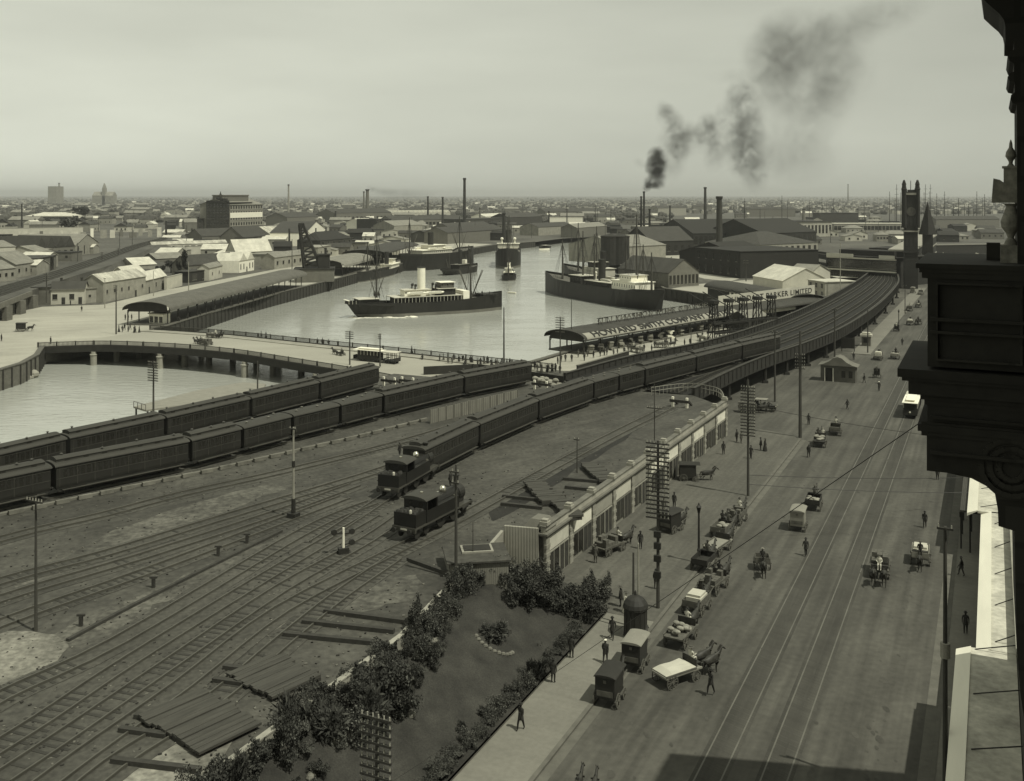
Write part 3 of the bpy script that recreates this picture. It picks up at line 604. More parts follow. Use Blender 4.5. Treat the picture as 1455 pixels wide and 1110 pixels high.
# ---------------- buffer stops ----------------
def buffer_stop(px, py, rz, label):
    t = thing('buffer_stop', label, 'buffer stop', G(px, py, ZY), rz, 'buffer stops')
    for s_ in (-1, 1): mb = MB(); mb.box(s_*1.1-.16, s_*1.1+.16, -.16, .16, 0, 1.5); mb.build('post', M_pale, t); mb = MB(); mb.bar((s_*1.1, .2, 1.2), (s_*1.1, 2.2, 0), .25, .25); mb.build('brace', M_dwood, t)
    mb = MB(); mb.box(-1.5, 1.5, -.34, -.17, .75, 1.15); mb.build('buffer_beam', M_dwood, t)
buffer_stop(579, 549, -.5, 'buffer stop with white posts between the two far rakes'); buffer_stop(966, 579, -.5, 'buffer stop with two white posts beyond the nearest track'); buffer_stop(768, 554, -.5, 'buffer stop with a white post at the end of the middle rake')
buffer_stop(553, 549, -.5, 'buffer stop right behind the last carriage of the river rake')
# ================= SHOPS UNDER THE YARD =================
sd = (FB-FA); SL = sd.length; srz = math.atan2(sd.y, sd.x); org = Vector((FA.x, FA.y, 0))
t = thing('shop_row', 'long row of single storey brick shops built into the railway yard wall', 'shops', org, srz)
# local: x along the facade away from the camera, -y towards the street
NB_ = 11; bwid = SL/NB_; fy = -.15
M_fac = brickmat('shop_brick', .17, .22)
mb = MB(); mb.box(0, SL, fy, fy+.9, 0, 4.55); mb.build('wall', M_fac, t)
mb = MB(); mb.box(-.35, SL+.3, fy-.42, fy+.95, 4.56, 4.74); mb.box(-.2, SL+.2, fy-.22, fy-.003, 4.3, 4.555); mb.build('cornice', mat('cornice_cement', .13, var=.3), t)
mb = MB(); mb.box(-.1, SL+.1, fy-.1, fy+.35, 4.745, 5.32); mb.build('parapet', mat('parapet_cement', .30, var=.25, scale=.6), t)
mb = MB(); mb.box(-.25, SL+.2, fy-.2, fy+.45, 5.325, 5.42); mb.build('coping', mat('coping_dark', .12, var=.3), t)
pil = MB(); pil.box(-.38, .38, fy-.2, fy-.004, 0, 4.29)
for z in (.9, 1.7, 2.5, 3.3): pil.box(-.43, .43, fy-.25, fy-.003, z, z+.35)
pme = pil.mesh('pilaster', [M_con]); ur = MB(); ur.box(-.4, .4, fy-.3, fy+.5, 5.43, 5.75); ur.box(-.28, .28, fy-.2, fy+.4, 5.75, 5.95); ume = ur.mesh('pier_cap', [M_con])
for k in range(NB_+1):
    for nm, me in (('pilaster', pme), ('pier_cap', ume)):
        o = bpy.data.objects.new(nm, me); COL.objects.link(o); o.parent = t; o.location = (min(max(k*bwid, .3), SL-.3), 0, 0)
for k in range(NB_):
    x0 = k*bwid+.5; x1 = (k+1)*bwid-.5
    pale = k in (1, 4, 6, 8); v = [.42, .62, .25, .45, .20, .58, .62, .40, .60, .25, .62][k]
    mb = MB(); mb.box(x0+.05, x1-.05, fy-.1, fy-.002, 2.85, 4.15); mb.build('sign_board', mat('sign_board_%d' % k, v, var=.15, scale=.8), t)
    xm = x0+(x1-x0)*.56
    for a, b, nm in ((x0+.1, xm-.15, 'shop_window'), (xm+.05, x1-.1, 'shop_door')):
        mb = MB(); mb.box(a, b, fy-.07, fy-.001, .5 if nm == 'shop_window' else .02, 2.6); w_ = mb.build(nm, M_glass if nm == 'shop_window' else M_dwood, t)
        mb = MB(); z0 = .45 if nm == 'shop_window' else .02
        for (p_, q_, r_, s_) in ((a-.1, a-.001, z0, 2.72), (b+.001, b+.1, z0, 2.72), (a, b, 2.605, 2.72), ((a+b)/2-.04, (a+b)/2+.04, z0+.06, 2.6)): mb.box(p_, q_, fy-.12, fy-.072 if (p_, q_) == ((a+b)/2-.04, (a+b)/2+.04) else fy-.0015, r_, s_)
        mb.build('frame', M_grey if k % 2 else M_con, w_)
# end wall and small structures at the near end
t = thing('end_wall', 'pale boarded wall closing the near end of the shop row', 'wall', org)
pts = [Vector((0, 0, 0)), P1-org, P2-org]; pts[2].z = 0; pts[1].z = 0
mb = MB(); wallring(mb, [pts[0]+Vector((-.45, -.1, 0)), pts[1]+Vector((0, -.2, 0))], 0, 5.2, .3); mb.build('panel', ribmat('boards_pale', .24, 0, 1.2, .12), t)
mb = MB(); wallring(mb, [pts[1]+Vector((-.2, -.2, 0)), pts[2]+Vector((.2, -.3, 0))], 0, 4.75, .3); mb.build('side_panel', M_con, t)
c = G(678, 806, ZY); t = thing('yard_hut', 'low flat roofed hut with white rimmed skylight behind the end wall', 'hut', (c.x, c.y, ZY-1.2), srz*.1+.05)
mb = MB(); mb.box(-2.6, 2.4, -2, 2, 0, 2.3); mb.build('wall', ribmat('boards_hut', .15, 0, 2, .1), t)
mb = MB(); mb.box(-2.8, 2.6, -2.2, 2.2, 2.305, 2.45); mb.build('roof', M_yard, t)
mb = MB(); mb.box(-1.3, 1.4, -.2, 1.6, 2.455, 2.6); mb.box(-1.1, 1.2, 0, 1.4, 2.6, 2.65, 1); mb.build('skylight', [M_con, M_dgrey], t)
c = G(768, 757, ZY); t = thing('tank_box', 'dark hipped box standing on the yard edge above the first shop', 'box', (c.x, c.y, ZY), srz)
mb = MB(); mb.box(-1, 1, -1, 1, 0, .7); mb.build('body', M_dgrey, t)
mb = MB(); mb.face([(-1.2, -1.2, .72), (1.2, -1.2, .72), (.8, -.6, 1.5), (-.8, -.6, 1.5)]); mb.face([(1.2, -1.2, .72), (1.2, 1.2, .72), (.8, .6, 1.5), (.8, -.6, 1.5)]); mb.face([(1.2, 1.2, .72), (-1.2, 1.2, .72), (-.8, .6, 1.5), (.8, .6, 1.5)]); mb.face([(-1.2, 1.2, .72), (-1.2, -1.2, .72), (-.8, -.6, 1.5), (-.8, .6, 1.5)]); mb.face([(-.8, -.6, 1.5), (.8, -.6, 1.5), (.8, .6, 1.5), (-.8, .6, 1.5)]); mb.face([(-1.2, -1.2, .72), (-1.2, 1.2, .72), (1.2, 1.2, .72), (1.2, -1.2, .72)]); mb.build('lid', M_grey, t)
# curved railing and sign panel at the far end of the row
e0 = Vector((FB.x, FB.y, ZY)); rl = spline([e0, G(1024, 566, ZY), G(1008, 560, ZY), G(975, 556, ZY), G(925, 562, ZY)], 4)
t = thing('iron_railing', 'curved iron railing round the far end of the yard above the shops', 'railing', rl[0]); mb = MB()
for zz in (1.25, .65): ribbon(mb, [p-rl[0]+z3*zz for p in rl], .07, .07)
for p, d in resample([p-rl[0] for p in rl], .8): mb.bar(p, p+z3*1.3, .06, .06)
mb.build('rails', M_con, t)
# ================= GARDEN =================
gtop = [Vector((p.x, p.y, 0)) for p in [P2]+GW]
org = gtop[0].copy(); t = thing('garden_wall', 'pale rendered retaining wall between railway yard and garden', 'wall', org)
mb = MB(); wallring(mb, [p-org+Vector((.25, -.15, 0)) for p in gtop], 0, ZY+.12, .35); mb.build('wall', M_con, t)
mb = MB(); ribbon(mb, [p-org+Vector((.25, -.15, ZY+.125)) for p in gtop], .42, .1); mb.build('coping', mat('coping_pale', .24, var=.4), t)
lawn = [S(-29.95, 20), S(-29.95, 82), S(-33.1, 82.2), S(-38.7, 85.6)]+[Vector((p.x, p.y, 0)) for p in [P1, P2]+GW]+[S(-36, 20)]
def gz(p):
    u, v = UV(p); s_ = min(1, max(0, (-30.9-u)/6.6)); return .06+3.5*(s_**1.15)*min(1, max(.12, (89-v)/9))
def Gg(px, py):
    z = 1.0
    for _ in range(8): z = gz(G(px, py, z))
    return G(px, py, z)
mb = MB(); us = [-29.95-.55*k for k in range(22)]; vs_ = [20+1.5*k for k in range(46)]
vi = {}
for i, u_ in enumerate(us):
    for j_, v_ in enumerate(vs_): q_ = S(u_, v_); vi[i, j_] = mb.v((q_.x, q_.y, gz(q_)))
for i in range(len(us)-1):
    for j_ in range(len(vs_)-1):
        if us[i] > -33.5 and vs_[j_+1] > 82.0: continue
        if vs_[j_+1] > 85.5 and us[i] > -38: continue
        mb.fi((vi[i, j_], vi[i, j_+1], vi[i+1, j_+1], vi[i+1, j_]))
tag(mb.build('lawn', M_grass, smooth=True), kind='structure')
pa = spline([S(-30.6, 58), S(-33.2, 62), S(-35, 70), S(-34.6, 77), S(-32.5, 81)], 5); 
M_bed = mat('garden_soil', .05, var=.4, fine=.3, fscale=4)
for c_, r_ in () and ((S(-35.6, 52), 2.2), (S(-35.9, 60), 2.3), (S(-36.2, 68), 2.4), (S(-36.6, 76), 2.6), (S(-30.7, 55), 1), (S(-30.7, 70), 1)):
    mb = MB(); mb.face([(c_.x+(r_*math.cos(a)*1.0+.3*math.sin(3*a)), c_.y+r_*1.9*math.sin(a), .056+r_*.001) for a in [k*math.pi/8 for k in range(16)]]); tag(mb.build('garden_bed', M_bed), kind='structure')
def crown_mesh(nm, n, rx, ry, rz_, zc, leaf, mats, seed, spiky=0.0, lump=.45):
    r = random.Random(seed); mb = MB()
    blobs = []
    for k in range(11):
        a = r.uniform(0, 6.283); e = r.uniform(-.6, .95); f = r.uniform(.25, .78)
        blobs.append((Vector((math.cos(a)*rx*f, math.sin(a)*ry*f, zc+e*rz_*.7)), r.uniform(.28, .5)))
    for i in range(n):
        b, br = r.choice(blobs); v = Vector((r.gauss(0, 1), r.gauss(0, 1), r.gauss(0, 1))).normalized()*r.random()**.33*br
        p = b+Vector((v.x*rx, v.y*ry, v.z*rz_)); 
        if p.z < .05: p.z = .05+r.random()*.2
        p += Vector((noise.noise(p*1.7+Vector((seed, 0, 0))), noise.noise(p*1.7+Vector((0, seed, 0))), noise.noise(p*1.7+Vector((0, 0, seed)))))*lump*min(rx, 1)
        d = Vector((r.gauss(0, 1), r.gauss(0, 1), r.gauss(0, 1)+spiky)).normalized(); s_ = leaf*r.uniform(.6, 1.4); q = d.orthogonal().normalized(); q2 = d.cross(q)
        if spiky: mb.face([p, p+q*s_*.18+d*s_*.7, p+d*s_*1.6, p-q*s_*.18+d*s_*.7], 0 if r.random() < .75 else 1)
        else: mb.face([p-q*s_*.5, p+q2*s_*.45, p+q*s_*.6+d*s_*.2, p-q2*s_*.45], 0 if r.random() < .72 else 1)
    return mb.mesh(nm, mats)
M_leaf3 = mat('grey_foliage', .12, var=.4, scale=2, col=(1, 1, .85)); LM = [M_leaf, M_leaf2]
bushes = [crown_mesh('foliage', 3000, 1.0, 1.0, .9, .85, .10, LM, 1), crown_mesh('foliage', 2600, .9, 1.1, .7, .7, .09, [M_leaf2, M_leaf], 2), crown_mesh('foliage', 2400, .8, .8, 1.2, 1.1, .095, LM, 3), crown_mesh('foliage', 1500, .9, .9, .8, .7, .26, LM, 4, 1.2), crown_mesh('foliage', 3000, .85, .95, 1.0, .95, .08, [M_leaf, M_leaf3], 5)]
for me in bushes:
    zs = sorted(v_.co.z for v_ in me.vertices); z0 = zs[len(zs)//50]
    for v_ in me.vertices: v_.co.z -= z0
stem = MB(); [stem.tube((0, 0, 0), (math.cos(k)*.4, math.sin(k)*.4, .8), .05, .02, 5) for k in range(5)]; stemme = stem.mesh('stem', M_trunk)
def bush(p, k, s, name='bush', label='', group=None, sz=1.0, rz=None):
    t = thing(name, label, 'shrub', p, random.uniform(0, 6.28) if rz is None else rz, group); t.scale = (s, s, s*sz)
    for nm, me in (('foliage', bushes[k]), ('stem', stemme)):
        o = bpy.data.objects.new(nm, me); COL.objects.link(o); o.parent = t
    return t
rg = random.Random(21)
wl = resample(list(reversed([p for p in gtop])), 1.25)
gi = 0
for p, d in wl:
    v_ = UV(p)[1]
    if v_ < 40 or v_ > 86: continue
    wd_ = 3.9-2.1*min(1, max(0, (v_-52)/20))
    n_ = Vector((d.y, -d.x, 0))
    for io, off in enumerate((rg.uniform(.6, 1.1), rg.uniform(.45, .7)*wd_, rg.uniform(.8, 1.0)*wd_)):
        k = rg.choice([0, 1, 2, 4, 3]); s_ = (rg.uniform(.6, 1.3), rg.uniform(.5, 1.15), rg.uniform(.35, .85))[io]
        if rg.random() < (.08, .2, .3)[io]: continue; gi += 1
        pp = p+n_*off+Vector((0, rg.uniform(-.4, .4), 0)); pp.z = gz(pp); zn_ = 'in the thicket behind the lattice pole' if v_ < 58 else ('in the thicket beside the dark yard beams' if v_ < 72 else 'in the hedge below the yard hut'); kn_ = ['round dark', 'pale leaved', 'upright dark', 'spiky', 'fine leaved'][k]+(' tall' if io == 0 else ' low')+' bush '+zn_
        bush(pp, k, s_, label=kn_, group=kn_, sz=rg.uniform(.9, 1.5))
for px_, py_, s_, k, lb_ in ((548,985,2.0,0,'biggest dark round bush bulging into the lawn'), (520,1000,1.7,2,'tall upright bush just above the lattice pole'), (500,1040,1.4,4,'fine leaved bush half hidden by the lattice pole'), (575,1000,1.3,0,'round bush farthest out on the lawn above the lattice pole')):
    bush(Gg(px_, py_+18), k, s_*.8, label=lb_, sz=1.3)
for i in range(20):
    f = i/19; p = Gg(705, 850).lerp(Gg(862, 868), f)+Vector((0, rg.uniform(-.6, 2.6), 0)); p.z = gz(p); kb_ = rg.choice([0, 4, 2]); lb_ = {0: 'round dark', 4: 'fine leaved', 2: 'upright dark'}[kb_]+' bush '+('before the end wall of the shops' if f < .5 else 'beside the footpath end below the first shops'); bush(p, kb_, rg.uniform(.9, 1.35), label=lb_, group=lb_, sz=1.1)
for i in range(40):
    v_ = 46+i*.93; 
    if rg.random() < .1: continue
    bush(S(-30.5-rg.random()*.6, v_+rg.uniform(-.3, .3), .05), rg.choice([1, 4, 3, 1]), rg.uniform(.5, .9), label='low shrub in the border along the footpath, '+['near the bottom edge', 'midway up', 'close to the iron kiosk'][min(2, i//14)], group='shrubs along the footpath, part '+'abc'[min(2, i//14)], sz=rg.uniform(.8, 1.2))
for i, (px_, py_, s_) in enumerate(((740,960,1.1), (690,1020,1.2), (660,1045,1.3), (640,1100,1.3), (770,925,1.1))):
    bush(G(px_, py_, .05)+Vector((-.3, 0, 0)), 3, s_*.42, 'spiky_shrub', 'spiky dark shrub on the lawn side of the footpath border', 'spiky shrubs on the lawn')
c = Gg(702, 908); bush(c, 3, 1.0, 'spiky_shrub', 'lone spiky palm like shrub in the little bed on the lawn', sz=.9)
bush(c+Vector((.7, .4, 0)), 0, .6, label='dark rounded shrub beside the palm like shrub in the little bed')
bush(c+Vector((-.7, .3, .1)), 4, .6, label='small leafy shrub left of the palm like shrub in the little bed')
mb = MB()
for k in range(11):
    a = 3.6+k/10*2.3; mb.ell((c.x+1.5*math.cos(a), c.y-.2+1.2*math.sin(a), gz((c.x+1.5*math.cos(a), c.y-.2+1.2*math.sin(a)))+.03), (.2, .18, .12+.08*rg.random()), 6, 4)
wobj('stone_edging', mb, mat('pale_rocks', .14, var=.3), 'short arc of stones below the spiky shrub on the lawn', 'rockery', c)
for px_, py_, r_ in ((880-265, 915, .5), (475, 1048, .6), (585, 1018, .45), (612, 912, .5), (445, 1105, .5)):
    p = Gg(px_, py_); mb = MB(); [mb.ell((p.x+rg.uniform(-.4, .4), p.y+rg.uniform(-.4, .4), p.z+.1), (r_*.6, r_*.5, r_*.6), 7, 5) for _ in range(3)]
    wobj('garden_rock', mb, mat('pale_rocks', .14), 'pale garden rocks among the bushes by the lawn', 'rock', p, 'garden rocks')
mb = MB(); 
for k in range(2): ribbon(mb, [S(-29.98, 20, .13), S(-29.98, 82, .13)], .15, .12)
wobj('garden_edging', mb, M_kerb, 'low stone edging between garden border and footpath', 'edging', S(-29.98, 50))
# ================= POLES =================
M_pole = mat('pole_wood', .05, var=.3, stretch=(1, 1, .1)); M_ins = mat('porcelain', .3)
def pole(px, base, top, label, arms=0, aw=2.0, sp=.45, z0=0.0, r=.17, dbl=True, rz=None, name='telegraph_pole', start=.25, m=None, group=None):
    p = G(px, base, z0); h = (base-top)/(base-HY)*(H-z0); t = thing(name, label, 'pole', p, SA if rz is None else rz, group)
    mb = MB(); mb.tube((0, 0, -.1), (0, 0, h), r, r*.6, 8); mb.build('post', m or M_pole, t)
    if arms:
        am = MB(); am.box(-aw/2, aw/2, -.2, -.08, -.06, .06)
        n_ = int(aw/.28)
        for k in range(n_):
            x = -aw/2+.1+k*(aw-.2)/max(1, n_-1)
            if abs(x) > .15: am.tube((x, -.14, .06), (x, -.14, .24), .045, .035, 5, m=1)
        me = am.mesh('cross_arm', [M_dwood, M_ins])
        for k in range(arms):
            o = bpy.data.objects.new('cross_arm', me); COL.objects.link(o); o.parent = t; o.location = (0, 0, h-start-k*sp)
    return t
pole(935, 866, 626, 'tall telegraph pole with eighteen crowded cross arms on the kerb', 18, 2.1, .38)
t = [o for o in COL.objects if o.name.startswith('telegraph_pole')][0]
mb = MB(); [mb.box(-.3, .3, -.32, -.05, z, z+.55) for z in (2.8+.0, 4.2, 5.3, 6.3)]; pass
for z in (2.8, 4.2, 5.3, 6.3): mb = MB(); mb.box(-.3, .3, -.32, -.05, z, z+.55); mb.build('cable_box', M_black, t)
pole(1063, 706, 540, 'tall telegraph pole with a ladder of sixteen arms beside the forecourt', 16, 1.75, .38, start=.9)
pole(1137, 622, 470, 'dark telegraph pole with clustered insulators at the forecourt corner', 5, 1.5, .5, start=3.6, r=.26)
p = G(548, 1330); 
pole(536, 1290, 1012, 'double lattice telegraph pole with many stacked arms at the bottom edge', 12, 1.85, .42, r=.16)
pole(497, 522, 470, 'short telegraph pole with four arms on the bridge edge', 4, 2.0, .45)
pole(540, 524, 474, 'slim pole beside the cable tram on the bridge', 3, .8, .4)
pole(716, 517, 437, 'very tall slim pole rising over the river at the bridge end', 0, r=.2)
pole(796, 524, 450, 'telegraph pole with seven arms in front of the right wharf shed', 7, 2.0, .5)
pole(812, 500, 425, 'slim flagpole like mast behind the right wharf shed', 0, r=.12)
pole(218, 590, 513, 'telegraph pole with eight wide arms behind the river carriages', 8, 2.2, .42, z0=0)
pole(366, 556, 513, 'plain pole at the end of the landing stage', 0, r=.15, z0=0)
pole(51, 897, 706, 'tall slim pole with a fan of wires in the left of the yard', 1, 1.7, z0=ZY, r=.12, start=.3)
t = pole(417, 736, 607, 'white banded post between the tracks with dark foot', 1, .8, z0=ZY, r=.14, name='signal_post', start=.15, m=M_con)
mb = MB(); mb.tube((0, 0, -.1), (0, 0, 1.9), .22, .2, 8); mb.tube((0, 0, 5.0), (0, 0, 5.6), .17, .16, 8); mb.box(-.5, .5, -.4, .4, 0, .5); mb.build('dark_foot', M_black, t)
pole(648, 823, 660, 'tall plain pole rising beside the garden wall', 2, .7, .9, z0=ZY, r=.15, start=.6)
pole(820, 672, 622, 'short pole with a small arm in the yard behind the shops', 1, .7, z0=ZY, r=.08, start=.2)
pole(930, 628, 540, 'thin pole above the timber stacks in the yard', 1, 2.0, z0=ZY, r=.08, start=3.6)
pole(672, 790, 742, 'thin pipe standing on the low hut roof', 0, z0=ZY+1, r=.05)
pole(982, 505, 465, 'slim pole before the right wharf shed', 0, r=.12)
pole(1101, 571, 470, 'dark pole under the viaduct beside the carts', 1, 1.0, r=.18)
pole(1186, 541, 438, 'tall pole passing in front of the viaduct by the small pavilion', 1, 1.0, r=.2)
pole(1233, 502, 440, 'slim pole beside the pale kiosk under the viaduct', 0, r=.15)
pole(1286, 446, 405, 'thin kerb pole far down the street', 1, .9, r=.14)
pole(1194, 425, 345, 'pale signal mast rising before the market building', 0, r=.18, m=M_con, z0=0)
pole(1234, 395, 352, 'pale thin mast before the market building, nearer the tower', 0, r=.18, m=M_con)
pole(165, 475, 405, 'pole with three arms at the near corner of the left plaza', 3, 1.4, .5, r=.2)
pole(66, 430, 388, 'white footed pole with arms beside the girder bridge', 4, 2.2, .6, z0=5.5)
pole(149, 438, 395, 'pale pole in front of the plain wall across the plaza', 1, 1, r=.15, m=M_con)
pole(268, 413, 372, 'white topped pole beside the dark cypress', 0, r=.18, m=M_con)
pole(218, 421, 385, 'pale pole in front of the gabled shop', 0, r=.15, m=M_con)
pole(415, 392, 340, 'dark post near the big derrick crane', 0, r=.2)
for i, (x, b, tp) in enumerate(((170,360,330), (188,355,322), (145,385,358), (168,378,352), (110,372,345), (265,352,320), (302,345,315))): pole(x, b, tp, 'distant telegraph pole along the embankment railway', 3, 2.2, .8, r=.2, group='poles along the embankment railway')
pole(900, 893, 785, 'dark thin pipe beside the iron kiosk on the footpath', 0, r=.13)
pole(907, 900, 772, 'pale tall pipe in front of the iron kiosk on the footpath', 0, r=.11, m=M_con)
# right edge pole with white band
t = pole(1343, 1150, 748, 'tall dark pole with white band beside the right footpath', 1, .9, .4, r=.16, start=.1)
mb = MB(); mb.tube((0, 0, 8.9), (0, 0, 9.75), .28, .28, 10); mb.build('band', M_con, t)
# street lamps
def lamp(px, base, top, label):
    p = G(px, base); h = (base-top)/(base-HY)*H; t = thing('street_lamp', label, 'lamp post', p, 0)
    mb = MB(); mb.lathe([(.28, 0), (.28, .5), (.2, .7), (.16, 1.3), (.2, 1.4), (.12, 1.6), (.09, h-.9), (.16, h-.85)], n=10); mb.build('post', M_black, t)
    mb = MB(); mb.lathe([(.12, h-.85), (.24, h-.35), (.2, h-.32)], n=6); mb.build('lantern', M_glass, t)
    mb = MB(); mb.lathe([(.28, h-.31), (.1, h-.1), (.04, h+.1)], n=6); mb.build('finial', M_black, t)
lamp(993, 802, 716, 'cast iron street lamp on the kerb among the parked drays')
lamp(1277, 470, 440, 'far street lamp on the kerb beyond the viaduct piers')
# ground signal with discs
p = G(488, 787, ZY); t = thing('ground_signal', 'small white signal post with dark arms left of the lone engine', 'signal', p, .4)
mb = MB(); mb.tube((0, 0, .3), (0, 0, 2.3), .12, .1, 8); mb.build('post', M_pale, t); mb = MB(); mb.box(-.45, .45, -.3, .3, 0, .55); mb.build('base', M_black, t)
for x_, z_ in ((-.85, 2.0), (.75, 1.9), (.75, .95)):
    mb = MB(); mb.bar((0, 0, z_-.15), (x_, 0, z_-.1), .08, .1); mb.tube((x_, -.12, z_), (x_, .12, z_), .26, n=10); mb.build('signal_lamp', M_black, t)
# telegraph wires
def wire(a, b, sag, label, r=.012, m=None, name='overhead_wire'):
    mb = MB(); pts = [a.lerp(b, k/14)-z3*sag*4*(k/14)*(1-k/14) for k in range(15)]
    for p_, q_ in zip(pts, pts[1:]): mb.tube(p_-a, q_-a, r, n=4, caps=False)
    o = mb.build(name, m or M_black, None, a); tag(o, label, 'wire')
def at(px, py, Y): return Vector(((px-CX)/F*Y, Y, H-(py-HY)*Y/F))
wire(at(1330, 585, 9.2), at(552, 1114, 49.5), .05, 'single wire sloping from the near balcony pier down across the street', .005)
wire(at(1063, 675, 108), at(1400, 678, 116), .25, 'upper of two level wires crossing the street from the ladder pole', .03)
wire(at(1063, 688, 104), at(1420, 700, 108), .3, 'lower of two level wires crossing the street from the ladder pole', .03)
wire(at(1100, 583, 150), at(1420, 630, 130), .4, 'wire crossing the street from under the viaduct', .03)
# ================= IRON KIOSK =================
p = G(903, 905); t = thing('iron_kiosk', 'round dark cast iron kiosk with domed roof on the footpath', 'kiosk', p)
mb = MB(); mb.lathe([(1.0, 0), (1.0, .3), (.93, .32), (.93, 2.3), (1.02, 2.35), (1.02, 2.5)], n=14); mb.build('body', mat('kiosk_iron', .03, rough=.6), t)
mb = MB(); [mb.box(.92*math.cos(a)-.04, .92*math.cos(a)+.04, .92*math.sin(a)-.04, .92*math.sin(a)+.04, .3, 2.3) for a in [k*math.pi/7+.1 for k in range(14)]]; mb.build('ribs', M_dgrey, t)
mb = MB(); mb.lathe([(1.05, 2.5), (.95, 2.8), (.7, 3.15), (.35, 3.35), (.1, 3.42), (.08, 3.7), (.02, 3.8)], n=14); mb.build('dome', M_black, t)
# pavilion under the viaduct
p = G(1192, 541); t = thing('street_pavilion', 'small pale arched pavilion with curved roof beside the viaduct', 'pavilion', (p.x, p.y, 0), SA)
mb = MB(); 
mb.box(-3.2, -2.3, -1.6, 1.6, 0, 2.6); mb.box(-.9, 0, -1.6, 1.6, 0, 2.6); mb.box(.001, 3.2, -1.55, 1.55, 0, 2.6); mb.box(-3.2, 3.2, -1.62, 1.62, 2.601, 3.1); mb.build('wall', mat('pavilion_wall', .09), t)
for x_ in (-2.34, -.92): mb = MB(); mb.box(x_, x_+.12 if x_ > -1 else x_-.12, -1.68, -1.63, 0, 2.6); mb.build('door_jamb', M_pale, t)
mb = MB(); mb.box(-2.2, -1.0, -1.3, -1.2, 0, 2.6); mb.build('doorway', M_black, t)
mb = MB(); prof = [(-3.7, 3.1), (3.7, 3.1), (2.6, 3.4), (1.6, 3.9), (.8, 4.6), (0, 4.85), (-.8, 4.6), (-1.6, 3.9), (-2.6, 3.4)]; mb.extr([(x, -1.9, z) for x, z in prof], (0, 3.8, 0)); mb.build('roof', mat('pavilion_roof', .13), t)
for k in range(2): mb = MB(); mb.box(.7+k*1.3, 1.4+k*1.3, -1.6, -1.56, .9, 2.2); mb.build('window', M_glass, t)
p = G(1231, 492); t = thing('ticket_kiosk', 'tiny white kiosk with awning beside the slim pole under the viaduct', 'kiosk', p, SA)
mb = MB(); mb.box(-1, 1, -.8, .8, 0, 2.4); mb.build('wall', M_grey, t); mb = MB(); mb.box(-1.3, 1.3, -1.1, 1.0, 2.41, 2.9); mb.box(-.9, .9, -.7, .7, 2.9, 3.3); mb.build('roof', M_cream, t); mb = MB(); mb.box(-.6, .6, -.84, -.81, .9, 2.0); mb.build('hatch', M_black, t)
mb = MB()
p = G(1205, 500); t = thing('notice_board', 'dark notice board on posts in front of the viaduct columns', 'sign', p, SA); mb = MB(); mb.box(-1.3, 1.3, -.05, .05, .8, 3.2); mb.build('panel', M_dgrey, t); mb = MB(); [mb.box(x-.08, x+.08, -.04, .04, 0, 3.4) for x in (-1.38, 1.38)]; mb.build('posts', M_dwood, t)
# ================= LOGS, TIMBER AND A POLE SHADOW BAR =================
def log(a, b, label, w_=.38, grp=None):
    A, B = G(a[0], a[1], ZY), G(b[0], b[1], ZY); mb = MB(); d = B-A; rr_ = random.Random(int(a[0])); mb.bar(z3*.16, d+z3*.16, w_, .32); o = mb.build('beam_or_shadow_bar', M_dwood, None, A); tag(o, label, 'beam', grp)
for a, b, l in (((461,871),(576,886),'dark squared beam nearest the lone engine, first of three above the bushes'), ((430,886),(560,900),'dark beam lying second of three above the bushes'), ((403,904),(528,916),'dark beam lying third of three above the bushes'),
                ((318,951),(370,957),'short dark beam beside the upper plank stack'), ((303,969),(345,975),'short dark beam left of the upper plank stack'), ((192,1021),(255,1029),'upper dark beam left of the lower plank stack'), ((170,1040),(236,1049),'lower dark beam left of the lower plank stack'), ((159,1084),(285,1099),'long beam on the pale ash at the bottom edge'),
                ((714,707),(790,715),'dark beam behind the first yard timber stack'), ((712,718),(770,724),'second dark beam by the first yard timber stack'), ((800,682),(880,689),'dark beam by the second yard timber stack'), ((803,694),(850,699),'short dark beam in front of the second yard timber stack'), ((580,797),(641,819),'dark bar standing in for the shadow of the tall plain pole')): log(a, b, l)  # last bar is the plain pole's cast shadow, built as dark timber
def plank_stack(px, py, L_, W_, h_, rz, label):
    c = G(px, py, ZY); t = thing('plank_stack', label, 'timber stack', c, rz); rr_ = random.Random(px); mb = MB(); n_ = int(L_/.5)
    for k in range(n_):
        mb.box(-L_/2+k*L_/n_+.02, -L_/2+(k+1)*L_/n_-.03, -W_/2+rr_.uniform(-.15, .15), W_/2+rr_.uniform(-.3, .3), h_*.6, h_+rr_.uniform(-.05, .05))
    mb.build('top_planks', mat('grey_planks', .05, var=.3, stretch=(3, .3, 1), scale=1.5), t)
    mb = MB()
    for k in range(n_*2): x = -L_/2+rr_.random()*L_; mb.bar((x, -W_/2+.1, h_*.3*rr_.random()+.15), (x+rr_.uniform(-.3, .3), W_/2-.2, h_*.3), .25, .25)
    tag(mb.build('lower_planks', M_dwood, t), kind='stuff'); return t
plank_stack(285, 1030, 6.5, 4.4, .42, SA-.25, 'wide stack of weathered planks with ragged dark ends near the bushes')
plank_stack(390, 965, 5.0, 4.0, .38, SA-.25, 'upper plank stack among the short dark beams')
plank_stack(770, 704, 7.5, 2.2, .6, SA-.9, 'plank stack on the yard above the middle shops')
plank_stack(850, 676, 7.5, 2.0, .6, SA-.9, 'plank stack on the yard above the farther shops')
plank_stack(800, 722, 8.5, 1.9, .6, SA-.9, 'low long plank stack right behind the shop parapet')
